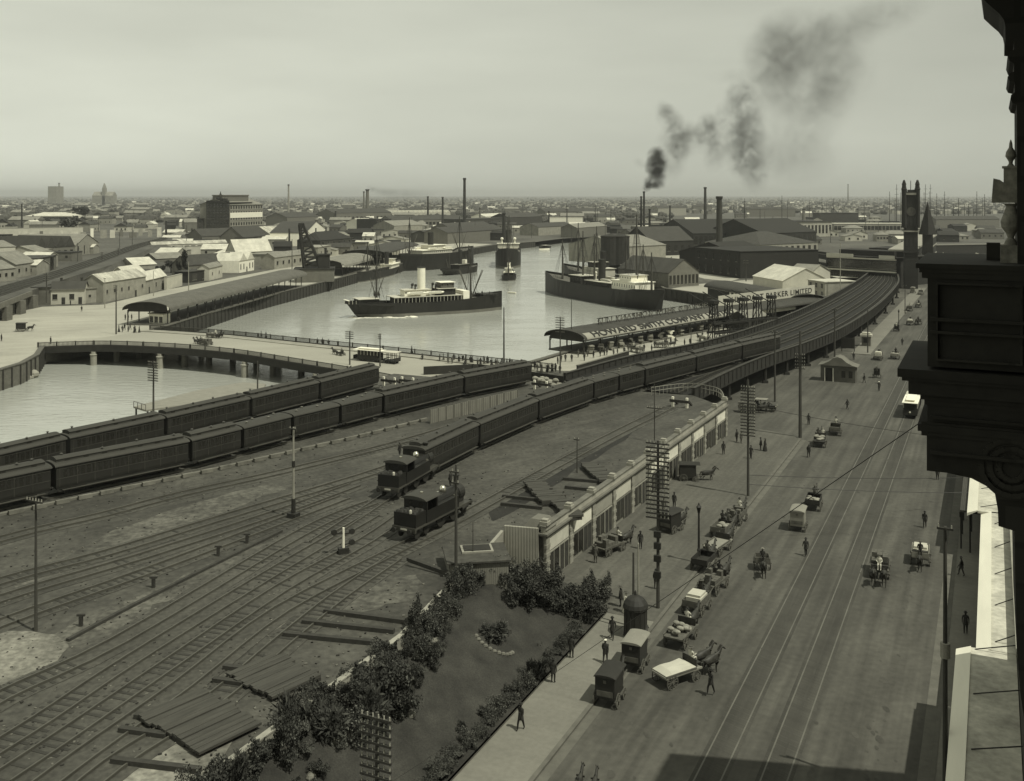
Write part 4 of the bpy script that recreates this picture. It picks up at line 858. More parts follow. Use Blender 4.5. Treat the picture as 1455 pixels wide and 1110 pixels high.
# white rubble
p = G(389, 983, ZY); mb = MB(); [mb.ell((p.x+random.uniform(-.3, .3), p.y+random.uniform(-.2, .2), ZY+.1), (.16, .14, .12), 6, 4) for _ in range(6)]; wobj('rubble', mb, M_pale, 'little heap of white rubble beside the upper plank stack', 'rubble', p)
for i, (x, y) in enumerate(((115,890), (218,835), (310,790), (351,772))):
    q = G(x, y, ZY); mb = MB(); mb.box(-.12, .12, -.12, .12, 0, .75); mb.box(-.3, .3, -.08, .08, .75, .9); o = mb.build('track_marker', M_dwood, None, q); tag(o, 'small dark marker post on the strip between the track fans', 'post', 'marker posts between the tracks')
# ================= PEOPLE, HORSES =================
def skinned(name, verts, edges, radii, root=0, levels=1):
    me = bpy.data.meshes.new(name+'_cage'); me.from_pydata(verts, edges, []); o = bpy.data.objects.new(name+'_cage', me); COL.objects.link(o)
    md = o.modifiers.new('skin', 'SKIN'); md.use_smooth_shade = True
    for i, r_ in enumerate(radii):
        sv = me.skin_vertices[0].data[i]; sv.radius = (r_, r_) if not isinstance(r_, tuple) else r_; sv.use_root = (i == root)
    sb = o.modifiers.new('sub', 'SUBSURF'); sb.levels = levels; sb.render_levels = levels
    dg = bpy.context.evaluated_depsgraph_get(); ev = o.evaluated_get(dg); m2_ = bpy.data.meshes.new_from_object(ev); m2_.name = name
    bpy.data.objects.remove(o); bpy.data.meshes.remove(me); return m2_
def person_mesh(pose, mats, seed=0):    # mats: coat, trousers, skin; faces +Y, 1.75 m
    J = []; E = []; Rd = []
    def j(p, r_, par=None):
        J.append(p); Rd.append(r_)
        if par is not None: E.append((par, len(J)-1))
        return len(J)-1
    sit = pose == 'sit'; dz = 0
    hz = .5 if sit else .93
    pel = j((0, 0, hz), (.15, .12)); sp = j((0, -.01 if not sit else .02, hz+.24), (.15, .115), pel); ch = j((0, 0, hz+.45), (.17, .12), sp); nk = j((0, .01, hz+.58), .055, ch)
    hb = j((0, .02, hz+.66), .085, nk); ht = j((0, .025, hz+.76), .088, hb)
    sw = {'walk': .22, 'walk2': -.2, 'stand': .03, 'sit': 0, 'woman': .05, 'point': .04}[pose]
    for s_ in (-1, 1):
        k = s_*sw; sh = j((s_*.19, 0, hz+.5), .07, ch)
        if sit: el = j((s_*.25, .12, hz+.27), .052, sh); wr = j((s_*.14, .38, hz+.25), .038, el); hd = j((s_*.12, .46, hz+.26), .034, wr)
        elif pose == 'point' and s_ > 0: el = j((.42, .02, hz+.52), .05, sh); wr = j((.66, .02, hz+.56), .036, el); hd = j((.74, .02, hz+.57), .032, wr)
        else: el = j((s_*.25, -k*.5-.02, hz+.24), .054, sh); wr = j((s_*.25, -k+.05, hz+.02), .038, el); hd = j((s_*.245, -k+.08, hz-.07), .034, wr)
        hp = j((s_*.09, 0, hz-.04), .10, pel)
        if sit: kn = j((s_*.12, .42, hz+.02), .085, hp); an = j((s_*.12, .46, hz-.38), .055, kn); to = j((s_*.12, .6, hz-.43), .04, an)
        else: kn = j((s_*.1, k*.75+.03, .5), .078, hp); an = j((s_*.1, k*1.15-.02, .09), .052, kn); to = j((s_*.11, k*1.15+.14, .045), .042, an)
    me = skinned('person', J, E, Rd, 0, 1)
    # fingers, nose, ears and skirt are added to the same mesh
    mb = MB()
    for i, p in enumerate(J):
        pass
    hands = [J[8], J[8+6]] if False else [p for p, r_ in zip(J, Rd) if r_ in (.034, .032)]
    for h_ in hands:
        s_ = 1 if h_[0] > 0 else -1
        for f_ in range(4):
            x = h_[0]; y = h_[1]-.03+f_*.02; L_ = (.07, .08, .075, .06)[3-f_]
            if sit: mb.tube((x-.03*s_+f_*.012, y+.04, h_[2]), (x-.04*s_+f_*.01, y+.04+L_, h_[2]-.03), .009, .006, 5, m=2)
            elif pose == 'point' and s_ > 0: mb.tube((x+.02, y, h_[2]), (x+.02+L_, y, h_[2]-.01), .009, .006, 5, m=2)
            else: mb.tube((x, y, h_[2]-.02), (x-.01*s_, y+.02, h_[2]-.02-L_), .009, .006, 5, m=2)
        mb.tube((h_[0], h_[1]+.03, h_[2]+.01), (h_[0]-.02*s_, h_[1]+.07, h_[2]-.03), .010, .007, 5, m=2)
    hx, hy, hz2 = J[5]
    mb.tube((0, hy+.08, hz2-.045), (0, hy+.115, hz2-.06), .012, .017, 5, m=2); [mb.ell((s_*.09, hy-.01, hz2-.05), (.012, .02, .03), 5, 4, m=2) for s_ in (-1, 1)]
    [mb.ell((s_*.034, hy+.082, hz2-.03), (.012, .008, .008), 5, 4, m=1) for s_ in (-1, 1)]; mb.box(-.025, .025, hy+.078, hy+.09, hz2-.092, hz2-.085, 1)
    if pose == 'woman': mb.lathe([(.33, .03), (.30, .3), (.24, .6), (.17, .9), (.145, 1.08)], n=14, m=1)
    elif not sit: mb.lathe([(.205, .72), (.19, .85), (.17, 1.05), (.165, 1.2)], (0, 0, 0), 12, m=0)
    ex = mb.mesh('x', mats); import bmesh
    bm = bmesh.new(); bm.from_mesh(me)
    for f in bm.faces:
        c = f.calc_center_median(); f.smooth = True
        if c.z > hz+.57: f.material_index = 2
        elif any((c-Vector(h_)).length < .075 for h_ in hands): f.material_index = 2
        elif c.z < hz-.02 or (sit and c.y > .25 and c.z < hz+.12): f.material_index = 1
        else: f.material_index = 0
    bm.from_mesh(ex); bm.to_mesh(me); bm.free(); me.materials.clear()
    for m_ in mats: me.materials.append(m_)
    return me, J[5][2]
HAT = {}
def hat_mesh(kind, m):
    mb = MB()
    if kind == 'bowler': mb.lathe([(.16, 0), (.165, .015), (.1, .02), (.1, .07), (.075, .12), (.03, .135)], n=12)
    elif kind == 'boater': mb.lathe([(.17, 0), (.17, .015), (.095, .02), (.095, .09), (.03, .092)], n=12)
    elif kind == 'cap': mb.lathe([(.12, 0), (.13, .04), (.11, .07), (.03, .08)], n=12); mb.box(-.07, .07, .08, .17, 0, .015)
    else: mb.lathe([(.26, .0), (.27, .02), (.13, .04), (.12, .1), (.03, .12)], n=14)
    return mb.mesh('hat', m)
PM = {}
def get_person(pose, tone):
    key = (pose, tone)
    if key in PM: return PM[key]
    mm = {'dark': (M_suit, M_suit, M_skin), 'grey': (M_suit2, M_suit, M_skin), 'white': (M_white, M_suit2, M_skin), 'allwhite': (M_white, M_white, M_skin)}[tone]
    me, hz_ = person_mesh(pose, list(mm)); me.name = 'person'
    if not hasattr(get_person, 'hats'): get_person.hats = {('bowler', 0): hat_mesh('bowler', M_black), ('boater', 0): hat_mesh('boater', M_canvas), ('cap', 0): hat_mesh('cap', M_suit2), ('white', 0): hat_mesh('cap', M_pale), ('broad', 0): hat_mesh('broad', M_suit2)}
    PM[key] = (me, hz_); return PM[key]
PCOUNT = [0]
def person(p, rz, label, pose='walk', tone='dark', hat='bowler', group=None, s=1.0):
    me, hz_ = get_person(pose, tone); o = bpy.data.objects.new('person', me); COL.objects.link(o); o.location = p; o.rotation_euler.z = rz; o.scale = (s, s, s); tag(o, label, 'person', group)
    h_ = bpy.data.objects.new('hat', get_person.hats[(hat, 0)]); COL.objects.link(h_); h_.parent = o; h_.location = (0, .02, hz_+.035); PCOUNT[0] += 1; return o
def horse_mesh():
    J = []; E = []; Rd = []
    def j(p, r_, par=None):
        J.append(p); Rd.append(r_)
        if par is not None: E.append((par, len(J)-1))
        return len(J)-1
    b = j((0, -.15, 1.22), (.31, .33)); rp = j((0, -.72, 1.3), (.27, .29), b); cs = j((0, .42, 1.25), (.26, .31), b); n1 = j((0, .78, 1.52), (.14, .2), cs); n2 = j((0, 1.02, 1.82), (.10, .15), n1); pl = j((0, 1.15, 2.0), (.10, .12), n2); fc = j((0, 1.38, 1.85), (.075, .09), pl); mz = j((0, 1.58, 1.68), (.06, .07), fc)
    tl_ = j((0, -1.0, 1.32), .06, rp); t2 = j((0, -1.12, .95), .07, tl_); t3 = j((0, -1.1, .55), .035, t2)
    for s_ in (-1, 1):
        k = .14*s_
        a = j((s_*.17, -.72, 1.02), .15, rp); c = j((s_*.18, -.58+k, .8), .10, a); d = j((s_*.17, -.86+k, .52), .062, c); e = j((s_*.17, -.8+k, .18), .045, d); f = j((s_*.17, -.74+k, .05), .062, e)
        a = j((s_*.16, .45, .95), .11, cs); c = j((s_*.16, .47-k, .55), .06, a); d = j((s_*.16, .45-k, .2), .044, c); e = j((s_*.16, .5-k, .05), .062, d)
    me = skinned('horse', J, E, Rd, 0, 1); mb = MB()
    for s_ in (-1, 1): mb.tube((s_*.06, 1.1, 2.08), (s_*.075, 1.1, 2.22), .035, .008, 5, m=0)
    pts = [Vector((0, .62, 1.78)), Vector((0, .82, 2.0)), Vector((0, 1.02, 2.16))]
    for a, c in zip(pts, pts[1:]): mb.bar(a, c, .06, .16, m=1)
    mb.box(-.35, .35, -.02, .06, 1.0, 1.6, 1) if False else None
    mb.lathe([(.30, 0), (.33, .03), (.33, .07), (.30, .1)], (0, .6, 1.3), 12, m=1) if False else None
    mb.bar((-.3, .62, 1.5), (.3, .62, 1.5), .08, .12, m=1); mb.bar((-.31, .66, 1.15), (-.31, -.9, 1.15), .02, .06, m=1); mb.bar((.31, .66, 1.15), (.31, -.9, 1.15), .02, .06, m=1)
    ex = mb.mesh('x', [M_horse]); import bmesh
    bm = bmesh.new(); bm.from_mesh(me); [setattr(f, 'smooth', True) for f in bm.faces]; bm.from_mesh(ex); bm.to_mesh(me); bm.free(); return me
HM = {}
def horse(p, rz, label, grey=False, group=None):
    if 'h' not in HM:
        HM['h'] = horse_mesh(); HM['g'] = HM['h'].copy()
        HM['h'].materials.clear(); HM['g'].materials.clear(); [HM['h'].materials.append(m_) for m_ in (M_horse, M_black)]; [HM['g'].materials.append(m_) for m_ in (M_horse2, M_black)]
    o = bpy.data.objects.new('horse', HM['g' if grey else 'h']); COL.objects.link(o); o.location = p; o.rotation_euler.z = rz; o.scale = (.88,)*3; tag(o, label, 'horse', group); return o
# ================= CARTS =================
def wheel_mesh(r_, n_=12):
    mb = MB()
    for k in range(18):
        a, b = k/18*6.2832, (k+1)/18*6.2832; mb.bar((0, r_*.96*math.cos(a), r_*.96*math.sin(a)), (0, r_*.96*math.cos(b), r_*.96*math.sin(b)), .07, .08)
    for k in range(n_): a = k/n_*6.2832; mb.bar((0, 0, 0), (0, r_*.93*math.cos(a), r_*.93*math.sin(a)), .05, .05)
    mb.tube((-.14, 0, 0), (.14, 0, 0), .12, n=8); return mb.mesh('wheel', M_wood)
WHL = {}
def wheels(t, lst):
    for x, y, r_ in lst:
        if r_ not in WHL: WHL[r_] = wheel_mesh(r_)
        o = bpy.data.objects.new('wheel', WHL[r_]); COL.objects.link(o); o.parent = t; o.location = (x, y, r_)
CM = {}; CS = .84
def cpart(t, key, nm, fn, m):
    if key not in CM: mb = MB(); fn(mb); CM[key] = mb.mesh(nm, m)
    o = bpy.data.objects.new(nm, CM[key]); COL.objects.link(o); o.parent = t; return o
def cart(kind, p, rz, label, tone=0):
    t = _cart(kind, p, rz, label, tone)
    if kind != 'motor': t.scale = (CS,)*3
    return t
def _cart(kind, p, rz, label, tone=0):
    t = thing({'lorry': 'flat_dray', 'van': 'covered_van', 'cab': 'hansom_cab', 'tip': 'two_wheel_cart', 'wagon': 'open_wagon', 'motor': 'motor_car', 'buggy': 'buggy'}[kind], label, {'motor': 'car', 'cab': 'cab', 'van': 'van'}.get(kind, 'cart'), p, rz)
    M1 = [M_wood, M_canvas, M_dgrey][tone]
    if kind == 'lorry':
        cpart(t, ('lb', tone), 'bed', lambda mb: (mb.box(-1.0, 1.0, -2.1, 2.1, 1.0, 1.14), mb.box(-.8, .8, -1.9, 1.9, .82, .99)), [M1])
        cpart(t, 'ls', 'side_rail', lambda mb: [mb.box(s_*1.0-.03, s_*1.0+.03, -2.1, 1.4, 1.145, 1.3) for s_ in (-1, 1)], [M_wood])
        cpart(t, 'lseat', 'seat', lambda mb: (mb.box(-.9, .9, 1.5, 1.95, 1.5, 1.58), mb.box(-.9, .9, 1.45, 1.52, 1.15, 1.85), mb.box(-.85, .85, 2.05, 2.1, 1.15, 1.5)), [M_dwood])
        cpart(t, 'lpole', 'shaft', lambda mb: mb.bar((0, 2.0, .75), (0, 4.6, .95), .1, .12), [M_wood]); wheels(t, [(-1.0, -1.4, .62), (1.0, -1.4, .62), (-1.0, 1.35, .5), (1.0, 1.35, .5)])
    elif kind == 'wagon':
        cpart(t, ('wb', tone), 'bed', lambda mb: (mb.box(-.9, .9, -1.7, 1.7, .9, 1.0), mb.box(-.95, -.88, -1.7, 1.7, 1.0, 1.6), mb.box(.88, .95, -1.7, 1.7, 1.0, 1.6), mb.box(-.9, .9, -1.76, -1.7, 1.0, 1.6), mb.box(-.9, .9, 1.7, 1.76, 1.0, 1.6)), [M1])
        cpart(t, 'wseat', 'seat', lambda mb: mb.box(-.85, .85, 1.2, 1.65, 1.62, 1.7), [M_dwood])
        cpart(t, 'wsh', 'shaft', lambda mb: [mb.bar((s_*.4, 1.7, .8), (s_*.35, 4.1, 1.1), .07, .08) for s_ in (-1, 1)], [M_wood]); wheels(t, [(-1.02, -1.1, .62), (1.02, -1.1, .62), (-1.02, 1.15, .5), (1.02, 1.15, .5)])
    elif kind == 'van':
        cpart(t, ('vb', tone), 'body', lambda mb: (mb.box(-.85, .85, -1.3, 1.3, .75, .9), mb.box(-.85, -.8, -1.3, 1.1, .9, 2.55), mb.box(.8, .85, -1.3, 1.1, .9, 2.55), mb.box(-.8, .8, 1.0, 1.05, .9, 2.55), mb.box(-.8, .8, -1.3, -1.25, .9, 2.55)), [M_black if tone == 0 else M1])
        arc = [(math.sin(a)*.98, 2.56+.22*math.cos(a)) for a in [(-90+20*k)*math.pi/180 for k in range(10)]]
        cpart(t, ('vr', tone), 'roof', lambda mb: mb.extr([(x, -1.4, z) for x, z in arc], (0, 3.1, 0)), [M_dgrey if tone == 0 else M_canvas])
        cpart(t, 'vs', 'shaft', lambda mb: [mb.bar((s_*.4, 1.3, .8), (s_*.35, 3.9, 1.1), .07, .08) for s_ in (-1, 1)], [M_wood])
        cpart(t, 'vw', 'rear_panel', lambda mb: (mb.box(-.7, .7, -1.34, -1.305, 1.0, 1.45), mb.box(-.12, .12, -1.34, -1.305, 2.1, 2.35)), [M_wood]); wheels(t, [(-1.0, -.75, .6), (1.0, -.75, .6), (-1.0, 1.0, .45), (1.0, 1.0, .45)])
    elif kind == 'cab':
        cpart(t, 'cb', 'body', lambda mb: (mb.box(-.65, .65, -.7, .55, .75, 1.0), mb.box(-.65, .65, -.7, -.62, 1.0, 2.1), mb.box(-.66, -.6, -.62, .4, 1.0, 2.1), mb.box(.6, .66, -.62, .4, 1.0, 2.1), mb.box(-.6, .6, .45, .52, 1.0, 1.5)), [M_black])
        cpart(t, 'cr', 'roof', lambda mb: (mb.box(-.72, .72, -.78, .62, 2.11, 2.18), mb.box(-.6, .6, -.65, .5, 2.18, 2.28)), [M_dgrey])
        cpart(t, 'cs', 'driver_seat', lambda mb: (mb.box(-.3, .3, -1.15, -.75, 1.75, 1.85), mb.bar((0, -.75, 1.0), (0, -1.1, 1.75), .08, .08)), [M_dwood])
        cpart(t, 'csh', 'shaft', lambda mb: [mb.bar((s_*.45, .5, .95), (s_*.35, 3.3, 1.15), .06, .07) for s_ in (-1, 1)], [M_wood]); wheels(t, [(-.85, -.1, .7), (.85, -.1, .7)])
    elif kind == 'tip':
        cpart(t, ('tb', tone), 'body', lambda mb: (mb.box(-.75, .75, -1.0, 1.0, .85, .95), mb.box(-.8, -.74, -1.0, 1.0, .95, 1.5), mb.box(.74, .8, -1.0, 1.0, .95, 1.5), mb.box(-.75, .75, .94, 1.0, .95, 1.6), mb.box(-.75, .75, -1.05, -1.0, .95, 1.45)), [M1])
        cpart(t, 'tsh', 'shaft', lambda mb: [mb.bar((s_*.5, 1.0, .9), (s_*.38, 3.6, 1.15), .07, .08) for s_ in (-1, 1)], [M_wood]); wheels(t, [(-.9, 0, .7), (.9, 0, .7)])
    elif kind == 'buggy':
        cpart(t, 'bb', 'body', lambda mb: (mb.box(-.5, .5, -.9, .8, .8, .9), mb.box(-.5, .5, -.6, -.1, .9, 1.25), mb.box(-.5, .5, -.65, -.58, 1.25, 1.7), mb.box(-.5, .5, .75, .8, .9, 1.2)), [M_black])
        cpart(t, 'bsh', 'shaft', lambda mb: [mb.bar((s_*.4, .8, .8), (s_*.35, 3.2, 1.1), .05, .06) for s_ in (-1, 1)], [M_wood]); wheels(t, [(-.7, -.6, .55), (.7, -.6, .55), (-.7, .7, .45), (.7, .7, .45)])
    elif kind == 'motor':
        cpart(t, 'mb', 'body', lambda mb: (mb.box(-.75, .75, -1.6, .5, .5, 1.05), mb.box(-.5, .5, .5, 1.7, .5, 1.05), mb.box(-.7, .7, -1.5, -1.3, 1.05, 1.5), mb.box(-.7, .7, -.3, -.15, 1.05, 1.4)), [M_black])
        cpart(t, 'mh', 'hood', lambda mb: mb.extr([(-.8, -1.7, 1.3), (-.8, -1.6, 1.85), (-.8, .3, 1.95), (-.8, .3, 2.0), (-.8, -1.7, 1.95)], (1.6, 0, 0)), [M_canvas])
        for s_ in (-.55, .55): cpart(t, ('ml', s_), 'headlight', lambda mb, s_=s_: mb.tube((s_, 1.7, .95), (s_, 1.85, .95), .13, n=8), [M_brass])
        cpart(t, 'mg', 'mudguard', lambda mb: [mb.box(s_*.85-.12, s_*.85+.12, y-.45, y+.45, .82, .87) for s_ in (-1, 1) for y in (-1.1, 1.15)], [M_dgrey]); wheels(t, [(-.8, -1.1, .42), (.8, -1.1, .42), (-.8, 1.15, .42), (.8, 1.15, .42)])
    return t
def load_of(kind, p, rz, label):
    mb = MB(); rr_ = random.Random(int(p.x*10))
    if kind == 'sacks':
        for k in range(16): x = rr_.uniform(-.65, .65); y = rr_.uniform(-1.7, .9); mb.ell((x, y, .18+.25*(k % 2)), (.38, .26, .2), 8, 5)
        o = mb.build('sack_load', M_sack, None, p, rz)
    elif kind == 'sheet':
        pts = {}
        for i in range(9):
            for k in range(7):
                x = -1+i*.25; y = -2+k*.58; e = 1-max(abs(x)/1.02, abs(y+.25)/1.8)**4; pts[i, k] = mb.v((x, y, .05+max(0, .35*e)+.12*rr_.random()*max(0, e)))
        for i in range(8):
            for k in range(6): mb.fi((pts[i, k], pts[i+1, k], pts[i+1, k+1], pts[i, k+1]))
        mb.box(-.9, .9, -1.9, 1.4, .0, .06); o = mb.build('canvas_sheet', M_white, None, p, rz)
    elif kind == 'crates':
        for x in (-.6, 0, .6):
            for y in (-1.5, -.9, -.3, .3):
                for z in range(rr_.randint(1, 2)): mb.box(x-.27, x+.27, y-.27, y+.27, z*.5+.01, z*.5+.48)
        o = mb.build('crate_load', M_wood, None, p, rz)
    elif kind == 'barrels':
        for x in (-.5, .5):
            for y in (-1.4, -.6, .2): mb.lathe([(.26, 0), (.34, .3), (.34, .5), (.26, .8)], (x, y, .01), 10)
        o = mb.build('barrel_load', M_wood, None, p, rz)
    elif kind == 'white':
        mb.box(-.8, .8, -1.1, 1.0, .02, .7); mb.box(-.7, .7, -.9, .8, .7, .95); o = mb.build('bale_load', M_white, None, p, rz)
    o.scale = (CS,)*3
    return tag(o, label, 'load')
# rigs: (kind, px, py of the ground under the cart's middle, heading relative to the street in degrees, tone, horses, load, description)
def rig(kind, px, py, hd, desc, tone=0, horses=1, load=None, men=1, grey=False, z=0.0, hl=True):
    p = G(px, py, z); rz = SA+R(hd); q = Matrix.Rotation(rz, 3, 'Z'); f = lambda x, y, zz=0: p+q @ Vector((x*CS, y*CS, zz))
    cart(kind, p, rz, desc, tone)
    yh = {'lorry': 3.7, 'wagon': 3.1, 'van': 2.9, 'cab': 2.3, 'tip': 2.6, 'buggy': 2.2, 'motor': 0}[kind]
    short = desc
    if kind != 'motor':
        if horses == 2: horse(f(-.55, yh), rz, 'left horse drawing the '+short, grey); horse(f(.55, yh), rz+.03, 'right horse drawing the '+short)
        elif horses == 1: horse(f(0, yh), rz, 'horse harnessed to the '+short, grey)
    sx, sy, sz = {'lorry': (0, 1.72, 1.58), 'wagon': (0, 1.42, 1.7), 'van': (0, 1.35, 1.1), 'cab': (0, -.95, 1.85), 'tip': (0, .75, 1.5), 'buggy': (0, -.35, 1.25), 'motor': (.3, -.9, .9)}[kind]
    for k in range(men):
        xx = sx if men == 1 else (-.38 if k == 0 else .38)
        person(f(xx, sy-.1, sz*CS-.42), rz, ('driver' if k == 0 else 'second man')+' seated on the '+short, 'sit', ['dark', 'grey', 'white'][(px+k) % 3] if not isinstance(hl, str) else hl, ['bowler', 'cap', 'broad', 'boater'][(px+py+k) % 4])
    if load: load_of(load, f(0, 0, CS*{'lorry': 1.145, 'wagon': 1.005, 'tip': .955}.get(kind, 1.1)), rz, {'sacks': 'sacks', 'sheet': 'white canvas sheet', 'crates': 'wooden crates', 'barrels': 'barrels', 'white': 'white bales'}[load]+' carried on the '+short)
rig('van', 866, 997, 2, 'dark covered van standing nearest on the left kerb', 0, 1, men=0)
rig('van', 902, 948, 2, 'dark covered van parked just beyond the nearest one at the kerb', 2, 1, men=1)
rig('lorry', 962, 968, -32, 'white sheeted dray leaving the kerb by the vans', 1, 2, 'sheet', hl='white')
rig('lorry', 968, 912, -5, 'flat dray with sacks parked behind the white sheeted one', 0, 1, 'sacks', men=1)
rig('wagon', 990, 868, -5, 'open wagon with white bales in the kerb queue', 0, 1, 'white', men=1)
rig('lorry', 1014, 838, -8, 'dray parked in the queue just before the street lamp', 0, 1, 'crates', men=1)
rig('wagon', 1000, 808, -4, 'dark empty wagon at the foot of the street lamp', 2, 1, None, men=1)
rig('lorry', 1020, 784, -10, 'pale topped dray just beyond the street lamp', 1, 1, None, men=0)
rig('wagon', 1026, 762, -5, 'crowded wagon behind the pale topped dray', 0, 2, 'sacks', men=2)
rig('wagon', 1046, 742, -5, 'foremost wagon of the long queue at the kerb', 0, 1, 'crates', men=1)
rig('lorry', 866, 786, -18, 'loaded dray backed up to the nearest shop doors', 0, 1, 'crates', men=1)
rig('van', 953, 756, -15, 'dark van crossing the forecourt near the tall telegraph pole', 0, 1, men=0)
rig('van', 978, 683, -70, 'small dark covered cart outside the middle shops', 0, 1, men=0)
rig('tip', 1083, 808, -165, 'lone two wheeled cart coming down the middle of the street', 0, 1, None, men=1)
rig('van', 1134, 752, 3, 'square van with canvas top beside the tram lines', 1, 1, men=1)
rig('wagon', 1156, 722, 3, 'wagon just ahead of the square canvas van', 2, 1, 'sacks', men=1)
rig('lorry', 1250, 815, 184, 'two horse dray approaching right of the tram lines', 0, 2, 'crates', men=1)
rig('wagon', 1308, 798, 182, 'cart with white load driving towards the camera near the awnings', 1, 1, 'white', men=1)
rig('lorry', 1165, 633, 5, 'low dray with standing men at the crossing', 2, 1, 'sacks', men=2)
rig('wagon', 1187, 617, 5, 'open wagon ahead of the low dray at the crossing', 0, 1, None, men=1)
rig('cab', 1246, 537, 2, 'hansom cab beyond the white roofed tram', 0, 1)
rig('lorry', 1248, 511, 0, 'dray at the side street beyond the hansom cab', 0, 1, 'white', men=1)
rig('wagon', 1272, 510, 0, 'wagon right of the far dray, beside the balcony pier', 1, 1, 'sacks', men=1)
rig('cab', 1274, 471, 0, 'second hansom cab further down the viaduct street', 0, 1)
rig('wagon', 1293, 462, 0, 'small wagon left of two far carts', 0, 1, 'white', men=1)
rig('wagon', 1305, 461, 180, 'far cart approaching beside the balcony pier', 0, 1, None, men=1)
rig('wagon', 1292, 442, 0, 'far wagon in the upper left of the distant group', 2, 1, 'crates', men=1)
rig('wagon', 1305, 437, 0, 'far wagon in the upper right of the distant group', 0, 1, 'sacks', men=1)
rig('van', 1297, 417, 0, 'tiny van far down the street near the tower', 1, 1, men=0)
rig('lorry', 1308, 419, 0, 'tiny dray far down the street right of the tiny van', 0, 1, None, men=0)
rig('motor', 1088, 584, -90, 'early motor car coming out from under the viaduct', 0, 0)
rig('wagon', 1062, 586, -80, 'dark wagon in the shade beneath the viaduct', 0, 1, 'crates', men=0)
rig('wagon', 812, 1180, 4, 'wagon just entering at the bottom edge of the street', 0, 2, None, men=1)
rig('lorry', 292, 492, 78, 'laden dray crossing the left of the bridge', 0, 2, 'crates', men=2, z=.4)
rig('wagon', 302, 481, -98, 'laden wagon going the other way on the bridge', 0, 2, 'sacks', men=1, z=.4)
rig('buggy', 484, 507, 78, 'open buggy trotting left on the bridge before the tram', 0, 1, men=1, z=.4)
rig('van', 30, 471, -60, 'dark covered van alone on the pale plaza at the left edge', 0, 1, men=0)
# wharf side carts
for px_, py_, hd_, d_ in ((905,501,60,'cart backed against the middle of the right wharf shed'), (940,494,-60,'cart waiting under the right wharf shed eaves'), (1002,486,50,'cart at the foot of the coal cranes'), (1046,489,80,'pale loaded cart between the coal cranes and the viaduct')):
    rig('wagon' if px_ != 1046 else 'lorry', px_, py_, hd_, d_, 1 if px_ > 1000 else 0, 1, 'white' if px_ > 1000 else 'sacks', men=1)
for px_, py_, d_ in ((955,371,'little dray on the pale quay road among the gable sheds'), (938,366,'second little dray on the pale quay road by the dark warehouse')):
    rig('wagon', px_, py_, 30, d_, 2, 1, 'sacks', men=1)
# ================= PEDESTRIANS =================
PPL = [(1145,790,20,'walk','dark','bowler','man in dark suit walking in the roadway left of the tram lines'), (1010,986,150,'walk','dark','bowler','man carrying a bag in the road right of the white sheeted dray'),
 (910,780,200,'stand','dark','bowler','man in dark suit on the forecourt beside the tall telegraph pole'), (870,908,190,'walk2','dark','bowler','man in dark coat on the footpath beyond the white capped man'), (860,942,10,'walk','dark','white','man in a white cap on the footpath by the covered vans'),
 (812,935,0,'stand','dark','bowler','figure in shade against the garden shrubs beside the vans'), (786,970,0,'stand','dark','bowler','second shaded figure against the garden shrubs, lower down'), (740,1037,170,'walk','dark','bowler','lone man on the pale footpath below the covered vans'),
 (882,862,90,'stand','dark','broad','person in dark clothes beside the woman in white near the iron kiosk'), (889,870,270,'woman','allwhite','broad','woman in white standing left of the iron kiosk'), (932,837,0,'stand','dark','bowler','man half hidden behind the tall telegraph pole'),
 (1028,646,10,'stand','dark','bowler','man standing alone before the farthest shops'), (1047,628,60,'stand','dark','bowler','left man of two talking beside the ladder pole'), (1053,630,250,'stand','grey','bowler','right man of two talking beside the ladder pole'),
 (1081,640,80,'stand','dark','bowler','left of a couple standing right of the ladder pole'), (1087,641,260,'woman','dark','broad','woman on the right of the couple right of the ladder pole'), (1067,652,0,'walk2','dark','bowler','man stepping out from behind the ladder pole'),
 (1149,604,180,'stand','dark','bowler','man crossing beside the corner pole'), (1149,650,0,'walk','dark','cap','man on foot between the corner and the low dray'), (1204,582,60,'walk','dark','broad','figure striding across the crossing left of the tram'),
 (1287,588,0,'woman','dark','broad','woman in long skirt crossing right of the tram'), (1228,544,90,'walk','dark','bowler','man walking left of the near hansom cab'), (1249,556,180,'point','dark','white','policeman in a white helmet pointing behind the tram'),
 (1282,491,0,'stand','dark','bowler','man standing in the road beyond the far wagons'), (1314,750,180,'walk','dark','bowler','man walking near the dark shadow by the awnings'), (1332,682,0,'stand','dark','bowler','man at the edge of the shadow below the balcony pier'),
 (1366,818,90,'walk','dark','bowler','man walking out beside the awning past the banded pole'), (1372,900,180,'stand','dark','bowler','man facing the camera beside the right awning'), (1213,512,0,'stand','dark','bowler','man by the kerb beyond the pavilion'),
 (792,826,0,'stand','dark','bowler','man waiting before the first shop'), (958,722,0,'stand','dark','bowler','man at the door of a middle shop'), (943,730,0,'stand','grey','cap','workman beside the middle shop doors'), (846,800,0,'stand','grey','cap','workman beside the dray at the nearest shops'),
 (100,434,0,'stand','dark','bowler','man before the dark door of the little hotel'), (116,443,40,'walk','dark','bowler','man crossing the plaza below the little hotel'), (72,489,0,'stand','dark','bowler','man leaning on the left end of the bridge parapet'),
 (178,455,0,'stand','dark','bowler','left of three men in a row on the plaza'), (182,455,0,'stand','dark','bowler','middle of three men in a row on the plaza'), (187,455,0,'stand','grey','bowler','right of three men in a row on the plaza'),
 (874,518,0,'stand','dark','bowler','man alone on the pale wharf road'), (857,527,0,'stand','dark','cap','man leaning on the viaduct parapet wall'), (2,485,0,'stand','dark','bowler','man at the very left edge of the plaza')]
